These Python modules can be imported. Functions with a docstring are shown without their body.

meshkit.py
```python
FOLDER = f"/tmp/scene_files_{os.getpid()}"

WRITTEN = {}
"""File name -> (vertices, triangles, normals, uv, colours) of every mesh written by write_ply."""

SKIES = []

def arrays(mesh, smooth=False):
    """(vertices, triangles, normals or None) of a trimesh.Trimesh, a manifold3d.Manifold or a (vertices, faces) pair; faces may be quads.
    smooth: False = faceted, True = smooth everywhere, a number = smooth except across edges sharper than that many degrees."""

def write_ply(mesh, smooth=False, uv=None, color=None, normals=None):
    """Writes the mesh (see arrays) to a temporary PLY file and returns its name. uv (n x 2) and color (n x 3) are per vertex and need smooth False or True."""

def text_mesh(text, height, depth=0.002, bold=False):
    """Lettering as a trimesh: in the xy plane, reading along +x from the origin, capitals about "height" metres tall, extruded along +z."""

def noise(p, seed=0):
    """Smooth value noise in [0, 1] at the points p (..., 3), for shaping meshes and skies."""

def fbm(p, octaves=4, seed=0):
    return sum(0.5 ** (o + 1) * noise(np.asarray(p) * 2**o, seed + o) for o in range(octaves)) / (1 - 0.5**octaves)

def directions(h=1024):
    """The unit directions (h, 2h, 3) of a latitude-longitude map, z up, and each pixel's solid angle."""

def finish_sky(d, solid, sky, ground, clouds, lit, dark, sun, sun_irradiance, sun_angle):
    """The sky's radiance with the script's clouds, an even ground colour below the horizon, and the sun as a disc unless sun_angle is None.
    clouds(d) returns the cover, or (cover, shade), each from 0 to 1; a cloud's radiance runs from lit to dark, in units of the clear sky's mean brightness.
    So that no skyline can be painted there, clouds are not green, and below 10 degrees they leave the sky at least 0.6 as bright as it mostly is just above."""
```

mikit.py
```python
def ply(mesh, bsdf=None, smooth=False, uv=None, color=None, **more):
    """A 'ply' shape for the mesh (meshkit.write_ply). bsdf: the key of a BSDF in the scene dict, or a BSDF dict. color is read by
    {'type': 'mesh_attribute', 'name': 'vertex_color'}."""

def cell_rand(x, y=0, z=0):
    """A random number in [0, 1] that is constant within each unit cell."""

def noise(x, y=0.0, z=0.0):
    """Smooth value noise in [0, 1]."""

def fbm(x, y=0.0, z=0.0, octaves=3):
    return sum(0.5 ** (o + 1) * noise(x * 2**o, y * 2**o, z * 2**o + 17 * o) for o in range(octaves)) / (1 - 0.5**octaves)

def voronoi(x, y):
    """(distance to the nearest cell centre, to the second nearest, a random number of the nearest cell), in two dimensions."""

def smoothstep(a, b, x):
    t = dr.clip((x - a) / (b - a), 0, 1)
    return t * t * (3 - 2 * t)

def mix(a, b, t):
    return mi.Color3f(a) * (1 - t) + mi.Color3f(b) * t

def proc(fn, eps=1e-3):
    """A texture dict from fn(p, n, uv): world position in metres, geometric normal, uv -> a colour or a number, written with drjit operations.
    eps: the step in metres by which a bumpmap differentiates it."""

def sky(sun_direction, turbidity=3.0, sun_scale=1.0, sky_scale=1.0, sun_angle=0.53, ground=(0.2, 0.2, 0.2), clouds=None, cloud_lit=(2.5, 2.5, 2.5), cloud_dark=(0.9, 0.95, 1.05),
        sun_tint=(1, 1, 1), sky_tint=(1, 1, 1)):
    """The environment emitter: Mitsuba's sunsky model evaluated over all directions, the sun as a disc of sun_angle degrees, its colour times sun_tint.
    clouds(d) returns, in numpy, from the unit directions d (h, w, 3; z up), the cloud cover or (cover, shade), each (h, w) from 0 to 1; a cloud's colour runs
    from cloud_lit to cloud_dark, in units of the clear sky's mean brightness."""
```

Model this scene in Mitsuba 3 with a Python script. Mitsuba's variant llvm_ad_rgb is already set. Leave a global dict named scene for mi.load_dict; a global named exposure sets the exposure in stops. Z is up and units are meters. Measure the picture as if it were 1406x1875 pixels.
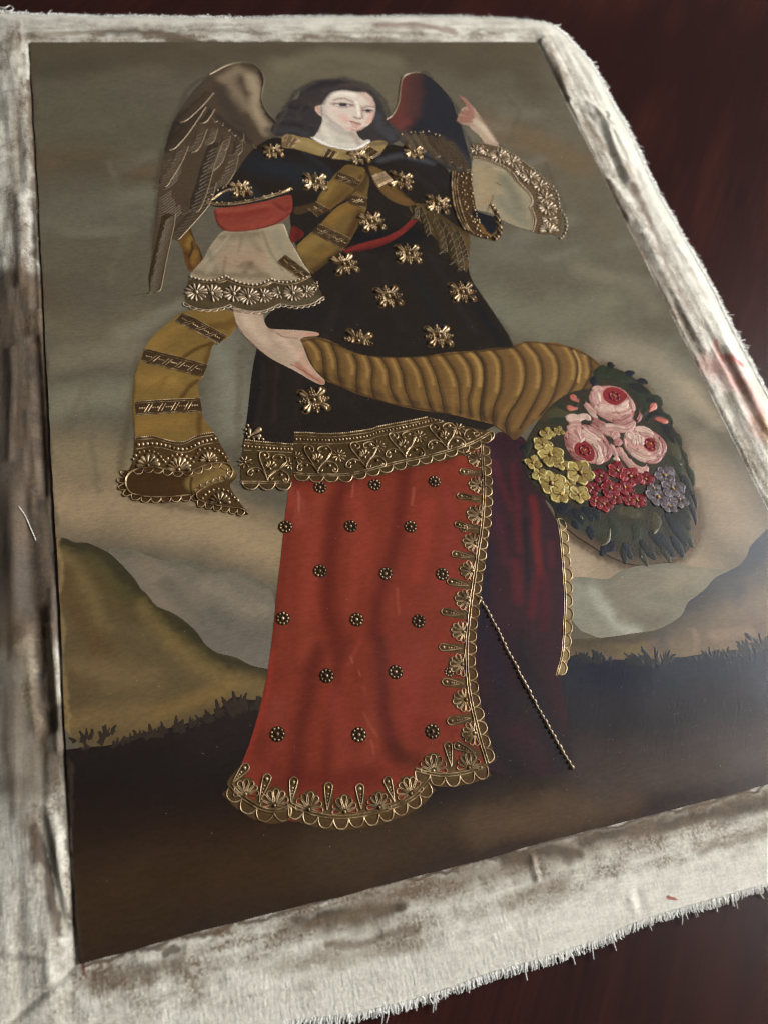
import math, random
import numpy as np, trimesh, drjit as dr, mitsuba as mi
import shapely
from shapely.geometry import Polygon, Point, LineString, box
from shapely.prepared import prep
import mikit, meshkit
from mikit import noise, fbm, smoothstep, proc

# ------------------------------------------------------------------ camera, light, exposure
T = mi.ScalarTransform4f
rnd = random.Random(7)
scene, labels = {}, {}
EYE, FWD, UP = np.array([0.07462, 0.00526, 0.36978]), np.array([0.22642, 0.41509, -0.88115]), [0.13977, 0.88144, 0.45115]
scene['camera'] = {'type': 'thinlens', 'fov': 53.4706, 'fov_axis': 'x', 'near_clip': 0.01, 'far_clip': 50.0,
                   'aperture_radius': 0.0016, 'focus_distance': 0.392,
                   'to_world': T().look_at(origin=EYE.tolist(), target=(EYE + FWD).tolist(), up=UP)}
exposure = 0.0
WINDOW_AT, WINDOW_SIZE, WINDOW_LIGHT, ROOM = (2.20, 0.20, 1.16), (0.66, 0.66), (24.2, 24.2, 24.0), (0.066, 0.064, 0.063)
scene['room_light'] = {'type': 'constant', 'radiance': {'type': 'rgb', 'value': list(ROOM)}}
scene['window'] = {'type': 'rectangle', 'to_world': T().look_at(origin=list(WINDOW_AT), target=[0.25, 0.3, 0.0], up=[0, 0, 1]).scale([WINDOW_SIZE[0], WINDOW_SIZE[1], 1]),
                   'emitter': {'type': 'area', 'radiance': {'type': 'rgb', 'value': list(WINDOW_LIGHT)}}}
labels['window'] = {'label': 'bright window that lights the table from the right', 'kind': 'structure'}

# ------------------------------------------------------------------ paint: strokes evaluated on the surface, in millimetres of the canvas
PW, PH = 400.0, 593.8            # the painted field
GAIN = 1.12


def Q(s):
    return np.array([[float(c) for c in t.split(',')] for t in s.split()])


def lin(r, g, b):
    c = np.array([r, g, b], float) / 255
    return np.where(c < 0.04045, c / 12.92, ((c + 0.055) / 1.055) ** 2.4)


def C(r, g, b):
    c = lin(r, g, b) * GAIN
    return np.clip(c * 0.93 + 0.07 * (c @ [0.3, 0.55, 0.15]), 0.0015, 0.8)


ROWS, STARTS = [], [0]


def S(pts, r, col, a=1.0, soft=0.7, r1=None):
    """One brush stroke: a polyline of radius r (to r1) in mm, colour, opacity, softness of the edge."""
    pts = np.asarray(pts, float).reshape(-1, 2)
    if len(pts) == 1:
        pts = np.vstack([pts, pts + 0.01])
    rr = np.linspace(r, r if r1 is None else r1, len(pts))
    c = C(*col) if not isinstance(col, np.ndarray) else col
    return [[*pts[i], *pts[i + 1], rr[i], rr[i + 1], *c, a, soft, float(i == len(pts) - 2)] for i in range(len(pts) - 1)]


def region(base, strokes=()):
    c = C(*base) if not isinstance(base, np.ndarray) else base
    ROWS.append([0, 0, 1, 0, 1e5, 1e5, *c, 1, 0.01, 1])
    for s in strokes:
        ROWS.extend(s)
    STARTS.append(len(ROWS))
    return len(STARTS) - 2


TABLES = {}


def tables():
    if not TABLES:
        TABLES['d'] = mi.Float(np.array(ROWS, np.float32).ravel())
        TABLES['s'] = mi.UInt32(np.array(STARTS, np.uint32))
        dr.eval(TABLES['d'], TABLES['s'])
    return TABLES['d'], TABLES['s']


def strokes_at(x, y, rid):
    data, starts = tables()
    i0, i1 = dr.gather(mi.UInt32, starts, rid), dr.gather(mi.UInt32, starts, rid + 1)

    def cond(i, q, r, g, b):
        return i < i1

    def body(i, q, r, g, b):
        f = [dr.gather(mi.Float, data, i * 12 + k) for k in range(12)]
        ex, ey = f[2] - f[0], f[3] - f[1]
        t = dr.clip(((x - f[0]) * ex + (y - f[1]) * ey) / dr.maximum(ex * ex + ey * ey, 1e-8), 0, 1)
        dx, dy = x - f[0] - t * ex, y - f[1] - t * ey
        q = dr.minimum(q, dr.sqrt(dx * dx + dy * dy) / (f[4] + (f[5] - f[4]) * t))
        u = dr.clip((1 - q) / f[10], 0, 1)
        last = f[11] > 0.5
        m = dr.select(last, f[9] * u * u * (3 - 2 * u), 0)
        q = dr.select(last, mi.Float(1e6), q)
        return i + 1, q, r + (f[6] - r) * m, g + (f[7] - g) * m, b + (f[8] - b) * m

    _, _, r, g, b = dr.while_loop((i0, mi.Float(1e6), mi.Float(0), mi.Float(0), mi.Float(0)), cond, body)
    return mi.Color3f(r, g, b)


def paint_color(p, n, uv):
    x, y = p.x * 1000, p.y * 1000
    w1, w2 = noise(x * 0.45, y * 0.45, 3.1), noise(x * 0.45, y * 0.45, 9.7)
    w3, w4 = noise(x * 0.07, y * 0.07, 5.3), noise(x * 0.07, y * 0.07, 1.9)
    c = strokes_at(x + ((w1 - 0.5) * 0.6 + (w3 - 0.5) * 1.4) * uv.y, y + ((w2 - 0.5) * 0.6 + (w4 - 0.5) * 1.4) * uv.y, mi.UInt32(uv.x))
    v = 0.74 + 0.52 * (0.36 * fbm(x * 0.05, y * 0.09, 2.0, 3) + 0.32 * noise(x * 0.35, y * 1.3, 4.0) + 0.32 * noise(x * 1.1, y * 1.9, 8.0))
    return c * v


def paint_height(p, n, uv):
    x, y = p.x * 1000, p.y * 1000
    return 0.5 * noise(x * 1.3, y * 2.4, 1.0) + 0.35 * noise(x * 2.4, y * 2.4, 5.0) + 2.0 * noise(x * 0.05, y * 0.05, 7.0) + 0.3 * smoothstep(0.75, 0.95, noise(x * 1.4, y * 1.4, 11.0)) + 0.35 * noise(x * 1.5, y * 1.2, 15.0)


def paint_rough(p, n, uv):
    x, y = p.x * 1000, p.y * 1000
    return 0.27 + 0.12 * fbm(x * 0.03, y * 0.03, 6.0, 3)


def cloth_color(p, n, uv):
    x, y = p.x * 1000, p.y * 1000
    w1, w2 = noise(x * 0.16, y * 0.16, 3.1), noise(x * 0.16, y * 0.16, 9.7)
    w3, w4 = noise(x * 0.7, y * 0.7, 2.1), noise(x * 0.7, y * 0.7, 6.7)
    c = strokes_at(x + (w1 - 0.5) * 4.5 + (w3 - 0.5) * 1.2, y + (w2 - 0.5) * 4.5 + (w4 - 0.5) * 1.2, mi.UInt32(uv.x))
    d = dr.sqrt(dr.square(dr.maximum(dr.maximum(-x, x - PW), 0)) + dr.square(dr.maximum(dr.maximum(-y, y - PH), 0)))
    side = dr.select((x < 0) | (x > PW), mi.Float(1), mi.Float(0))
    sx, sy = dr.select(side > 0.5, x * 0.20, x * 0.035), dr.select(side > 0.5, y * 0.035, y * 0.20)
    streak = fbm(sx, sy, 1.5, 4)
    blot = fbm(x * 0.09, y * 0.09, 4.5, 4)
    near = 1 - smoothstep(6, 46, d)
    dirt = smoothstep(0.40, 0.84, streak * 0.5 + blot * 0.5 + near * 0.12) * (0.15 + 0.75 * near)
    dirt = dirt * (0.45 + 1.1 * noise(x * 1.1, y * 1.1, 8.8))
    c = c * (1 - dr.clip(dirt, 0, 0.92)) + mi.Color3f(0.135, 0.092, 0.056) * dr.clip(dirt, 0, 0.92)
    weave = 0.70 + 0.22 * noise(x * 1.5, y * 1.5, 1.2) + 0.14 * noise(x * 0.35, y * 2.0, 6.1) + 0.14 * noise(x * 2.0, y * 0.35, 7.1)
    return c * weave


def cloth_height(p, n, uv):
    x, y = p.x * 1000, p.y * 1000
    return 0.5 * dr.sin(x * 6.0) * dr.sin(y * 6.0) + 1.3 * noise(x * 0.9, y * 0.9, 2.2) + 0.8 * noise(x * 0.35, y * 1.9, 3.2) + 0.8 * noise(x * 1.9, y * 0.35, 4.2)


def wood_color(p, n, uv):
    x, y = p.x * 1000, p.y * 1000
    u, v = x * 0.80 - y * 0.60, x * 0.60 + y * 0.80
    g = fbm(u * 0.05 + 2.5 * fbm(v * 0.006, u * 0.006, 0.5, 2), v * 0.006, 2.0, 4)
    f = noise(u * 0.9, v * 0.03, 3.0)
    k = (smoothstep(0.2, 0.85, g) * 0.45 + 0.3 * f) * (0.5 + 1.0 * smoothstep(0.3, 0.7, fbm(x * 0.006, y * 0.006, 7.0, 3)))
    return mikit.mix((0.011, 0.0032, 0.0028), (0.036, 0.0085, 0.0056), k)


def wood_height(p, n, uv):
    x, y = p.x * 1000, p.y * 1000
    return noise(x * 0.02, y * 0.02, 1.0) * 3 + 0.5 * fbm(x * 0.25, y * 0.25, 3.0, 3)


def gold_color(p, n, uv):
    x, y = p.x * 1000, p.y * 1000
    k = fbm(x * 0.35, y * 0.35, 5.0, 3)
    w = smoothstep(0.42, 0.75, fbm(x * 0.16, y * 0.16, 9.0, 3))
    c = mikit.mix((0.20, 0.12, 0.052), (0.54, 0.39, 0.225), smoothstep(0.25, 0.75, k))
    return c * (1 - 0.5 * w)


scene['paint_bsdf'] = {'type': 'bumpmap', 'arbitrary': proc(paint_height, 2.5e-4), 'scale': 4.6e-5,
                       'bsdf': {'type': 'principled', 'base_color': proc(paint_color), 'roughness': proc(paint_rough), 'specular': 0.17}}
scene['cloth_bsdf'] = {'type': 'twosided', 'bsdf': {'type': 'bumpmap', 'arbitrary': proc(cloth_height, 2.5e-4), 'scale': 1.5e-4,
                       'bsdf': {'type': 'principled', 'base_color': proc(cloth_color), 'roughness': 0.62, 'specular': 0.25, 'sheen': 0.2}}}
scene['wood_bsdf'] = {'type': 'bumpmap', 'arbitrary': proc(wood_height, 1e-3), 'scale': 4e-5,
                      'bsdf': {'type': 'principled', 'base_color': proc(wood_color), 'roughness': 0.30, 'specular': 0.3}}
scene['gold_bsdf'] = {'type': 'principled', 'base_color': proc(gold_color), 'roughness': 0.36, 'metallic': 0.5, 'specular': 0.45}
scene['barb_bsdf'] = {'type': 'principled', 'base_color': {'type': 'rgb', 'value': [0.105, 0.078, 0.046]}, 'roughness': 0.45, 'metallic': 0.1, 'specular': 0.4}
scene['pale_bsdf'] = {'type': 'principled', 'base_color': {'type': 'rgb', 'value': [0.42, 0.32, 0.215]}, 'roughness': 0.38, 'metallic': 0.25, 'specular': 0.5}
scene['bronze_bsdf'] = {'type': 'principled', 'base_color': {'type': 'rgb', 'value': [0.20, 0.145, 0.085]}, 'roughness': 0.42, 'metallic': 0.3, 'specular': 0.5}
scene['thread_bsdf'] = {'type': 'twosided', 'bsdf': {'type': 'diffuse', 'reflectance': {'type': 'rgb', 'value': [0.70, 0.69, 0.64]}}}

# ------------------------------------------------------------------ mesh helpers (millimetres in, metres out)


def smooth_path(p, step=1.0, closed=False):
    p = np.asarray(p, float)
    if closed:
        p = np.vstack([p[-1:], p, p[:2]])
    else:
        p = np.vstack([2 * p[0] - p[1], p, 2 * p[-1] - p[-2]])
    out = []
    for i in range(1, len(p) - 2):
        a, b, c, d = p[i - 1:i + 3]
        n = max(1, int(np.ceil(np.linalg.norm(c - b) / step)))
        t = np.arange(n)[:, None] / n
        out.append(0.5 * (2 * b + (c - a) * t + (2 * a - 5 * b + 4 * c - d) * t * t + (3 * b - a - 3 * c + d) * t ** 3))
    if not closed:
        out.append(p[-2:-1])
    return np.vstack(out)


def chaikin(p, n=2):
    p = np.asarray(p, float)
    for _ in range(n):
        q = np.roll(p, -1, 0)
        p = np.stack([0.75 * p + 0.25 * q, 0.25 * p + 0.75 * q], 1).reshape(-1, 2)
    return p


def sweep(path, half_w, h, z, sides=6, closed=False):
    """A ridge of half-elliptic section lying on the level z."""
    p = np.asarray(path, float)
    n = len(p)
    if closed:
        t = np.roll(p, -1, 0) - np.roll(p, 1, 0)
    else:
        t = np.gradient(p, axis=0)
    t /= np.linalg.norm(t, axis=1, keepdims=True) + 1e-9
    nr = np.stack([-t[:, 1], t[:, 0]], 1)
    a = np.linspace(-0.12, math.pi + 0.12, sides)
    w = np.broadcast_to(half_w, (n,))[:, None]
    hh = np.broadcast_to(h, (n,))[:, None]
    xy = p[:, None] + nr[:, None] * (w * np.cos(a))[..., None]
    zz = z + hh * np.sin(a)[None]
    v = np.concatenate([xy, zz[..., None]], 2).reshape(-1, 3)
    rows = n if closed else n - 1
    i, j = np.meshgrid(np.arange(rows), np.arange(sides - 1), indexing='ij')
    i2 = (i + 1) % n
    f = np.stack([i * sides + j, i * sides + j + 1, i2 * sides + j + 1, i2 * sides + j], -1).reshape(-1, 4)
    return v, f


def tube(path, r, z, step=0.7, closed=False, h=None):
    p = smooth_path(path, step, closed)
    return sweep(p, r, r * 1.1 if h is None else h, z, 6, closed)


def dab(path, w, h, z, step=1.0, lo=0.12, hi=0.25):
    """An impasto brush stroke: wide in the middle, closing at both ends."""
    p = smooth_path(path, step)
    if len(p) < 7:
        p = smooth_path(path, step / 4)
    s = np.concatenate([[0], np.cumsum(np.linalg.norm(np.diff(p, axis=0), axis=1))])
    s /= s[-1]
    k = np.minimum(1, np.minimum(np.sqrt(s / lo), np.sqrt(np.maximum(0, (1 - s)) / hi))) + 0.02
    return sweep(p, w * k, h * np.sqrt(k), z, 7)


def drop(a, b, w, h, z, tm=0.72):
    """A teardrop from its thin end a to its round end b."""
    a, b = np.asarray(a, float), np.asarray(b, float)
    s = np.concatenate([np.linspace(0, tm, 5), tm + (1 - tm) * np.sin(np.linspace(0, math.pi / 2, 5)[1:])])
    k = np.where(s < tm, 0.12 + 0.88 * (s / tm), np.sqrt(np.maximum(0, 1 - ((s - tm) / (1 - tm)) ** 2))) + 0.01
    return sweep(a + (b - a) * s[:, None], w * k, h * (0.35 + 0.65 * k) * (k > 0.02), z, 7)


def bead(c, r, z, h=0.85, e=1.0, ang=0.0, n=8):
    a, el = np.arange(n) * 2 * math.pi / n, np.array([-0.2, 0.45, 0.95, 1.3])
    x, y = np.cos(el)[:, None] * np.cos(a) * r * e, np.cos(el)[:, None] * np.sin(a) * r
    ca, sa = math.cos(ang), math.sin(ang)
    v = np.stack([c[0] + x * ca - y * sa, c[1] + x * sa + y * ca, np.broadcast_to(z + r * h * np.sin(el)[:, None], x.shape)], -1).reshape(-1, 3)
    v = np.vstack([v, [[c[0], c[1], z + r * h]]])
    q = [[i * n + j, i * n + (j + 1) % n, (i + 1) * n + (j + 1) % n, (i + 1) * n + j] for i in range(3) for j in range(n)]
    q += [[3 * n + j, 3 * n + (j + 1) % n, 4 * n, 4 * n] for j in range(n)]
    return v, np.array(q)


def join(parts):
    vs, fs, at = [], [], 0
    for v, f in parts:
        f = np.asarray(f)
        if f.shape[1] == 4:
            f = np.vstack([f[:, [0, 1, 2]], f[:, [0, 2, 3]]])
        f = f[(f[:, 0] != f[:, 1]) & (f[:, 1] != f[:, 2]) & (f[:, 0] != f[:, 2])]
        vs.append(np.asarray(v))
        fs.append(f + at)
        at += len(v)
    return np.vstack(vs), np.vstack(fs)


COUNT = {}
FINE = {'face': 0.2, 'neck': 0.3, 'raised_hand': 0.3, 'cornucopia': 0.3, 'sky': 3.5, 'distant_mountain': 3.0, 'ochre_hill': 3.0, 'low_hill': 2.5, 'dark_ground': 3.0, 'dark_robe': 2.0, 'left_wing': 1.8, 'right_wing': 1.8}
ROOT = 'canvas_painting'


def numbered(key):
    k = COUNT[key] = COUNT.get(key, 0) + 1
    return key if k == 1 else '%s_%03d' % (key, k - 1)


def put(name, parts, bsdf, parent=ROOT, rid=None, smooth=True):
    """One part (or sub-part) of the painting."""
    v, f = join(parts)
    key = numbered(parent + '__' + name if parent else name)
    uv = None if rid is None else np.tile([[rid + 0.5, FINE.get(name, 1.0)]], (len(v), 1))   # u: the region, v: how loose the brush is
    scene[key] = mikit.ply(trimesh.Trimesh(v * 0.001, f, process=False), bsdf, smooth=smooth, uv=uv)
    return key


_e = np.array(LineString([(0, 0), (PW, 0), (PW, PH), (0, PH), (0, 0)]).segmentize(2.0).coords)[:-1]
_n = np.stack([meshkit.fbm(np.column_stack([_e / 22, np.full(len(_e), k)]), 4, 31) - 0.5 for k in (0.3, 4.3)], 1)
FIELD = Polygon(_e + 2.4 * _n).buffer(0)      # the painted field, its edge drawn by hand
LAYER = 0.055


def flat(poly, z0, z1):
    out = []
    for g in getattr(poly, 'geoms', [poly]):
        if g.geom_type == 'Polygon' and g.area > 0.05:
            m = trimesh.creation.extrude_polygon(g, z1 - z0, engine='earcut')
            out.append((np.array(m.vertices) + [0, 0, z0], np.array(m.faces)))
    return out


def shape_of(pts, n=2):
    p = Polygon(chaikin(pts, n) if n else pts)
    return (p if p.is_valid else p.buffer(0))


def paint(name, pts, layer, base, strokes=(), parent=ROOT, n=2, clip=True, rid=None):
    poly = pts if hasattr(pts, 'geom_type') else shape_of(pts, n)
    if clip:
        poly = poly.intersection(FIELD)
    rid = region(base, strokes) if rid is None else rid
    return put(name, flat(poly, -0.02, layer * LAYER), 'paint_bsdf', parent, rid, smooth=False)


def gold(name, parts, parent=ROOT, bsdf='gold_bsdf'):
    return put(name, parts, bsdf, parent)


def along(path, n=None, spacing=None):
    p = smooth_path(path, 0.3)
    s = np.concatenate([[0], np.cumsum(np.linalg.norm(np.diff(p, axis=0), axis=1))])
    n = n or max(2, int(round(s[-1] / spacing)) + 1)
    u = np.linspace(0, s[-1], n)
    q = np.stack([np.interp(u, s, p[:, 0]), np.interp(u, s, p[:, 1])], 1)
    t = np.gradient(q, axis=0)
    return q, t / (np.linalg.norm(t, axis=1, keepdims=True) + 1e-9)


def bead_row(path, r, z, spacing=None, n=None):
    q, t = along(path, n, spacing)
    return [bead(c + np.array([rnd.uniform(-.06, .06), rnd.uniform(-.06, .06)]), r * rnd.uniform(0.88, 1.1), z) for c in q]


def rope(path, r, z, spacing=None):
    """A twisted cord: slanted grains one after the other."""
    q, t = along(path, None, spacing or r * 1.9)
    return [bead(c, r * 0.55, z, 1.2, 1.9, math.atan2(d[1], d[0]) + 0.95, 6) for c, d in zip(q, t)] + [tube(path, r * 0.5, z, 1.0)]


def scallops(path, n, bulge, side, r, z, every=None):
    """A row of little arches hanging on a path; side +1 left of it, -1 right. Returns one mesh per arch."""
    q, t = along(path, n + 1)
    out = []
    for a, b in zip(q[:-1], q[1:]):
        d = b - a
        nr = np.array([-d[1], d[0]]) / (np.linalg.norm(d) + 1e-9) * side
        bl = bulge * rnd.uniform(0.9, 1.1)
        pts = [a, a + 0.06 * d + nr * bl * 0.45, a + 0.25 * d + nr * bl * 0.9, a + 0.5 * d + nr * bl, a + 0.75 * d + nr * bl * 0.9, a + 0.94 * d + nr * bl * 0.45, b]
        out.append([tube(pts, r, z, 0.5)])
    return out


# ------------------------------------------------------------------ table
tm = trimesh.creation.box((3.2, 3.2, 0.04))
tm.apply_translation((0.3, 0.4, -0.0236))
scene['table'] = mikit.ply(tm, 'wood_bsdf')
labels['table'] = {'label': 'dark red polished wooden table under the canvas', 'category': 'table'}

# ------------------------------------------------------------------ the canvas margin
OUT = np.vstack([Q('-27.85,635.17 -19.64,632.64 -4.59,630.21 10.63,629.09 29.94,628.69 57.48,628.40 81.55,628.04 106.06,627.68 135.24,627.37 165.19,627.76 195.96,628.87 227.35,629.29 259.50,629.72 292.43,630.16 321.51,631.30 350.79,630.93 380.44,629.79 399.84,626.95 419.18,623.31 428.19,616.47 433.19,604.32 438.29,587.09 442.92,565.12 443.73,545.85 442.99,525.72 443.74,496.12 443.95,466.40 440.40,417.69 441.59,392.11 442.33,368.56 443.93,331.00 444.06,313.03 442.68,279.67 442.96,253.78 443.20,228.05 442.79,176.55 442.38,111.34 442.00,23.65 441.36,-43.01'),
                 Q('378.18,-43.62 333.62,-42.86 305.15,-42.04 282.46,-42.16 257.84,-41.66 234.63,-42.23 218.22,-44.45 203.37,-44.96 190.64,-45.49 177.44,-45.00 162.61,-44.89 149.23,-45.87 137.51,-46.18 127.69,-46.31 116.32,-45.64 105.52,-45.26 91.64,-42.94 79.63,-41.25 54.67,-40.19 29.45,-39.80 -6.68,-38.80 -41.34,-37.42 -39.07,-6.45 -36.96,31.75 -34.54,86.01 -32.56,163.03 -30.70,256.64 -28.99,372.74 -28.45,493.09')])
outer = chaikin(OUT, 1)
op = Polygon(outer)
ring = LineString(np.vstack([outer, outer[:1]]))
DARK, BROWN, GREY = (50, 39, 30), (84, 68, 54), (110, 98, 84)
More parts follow.
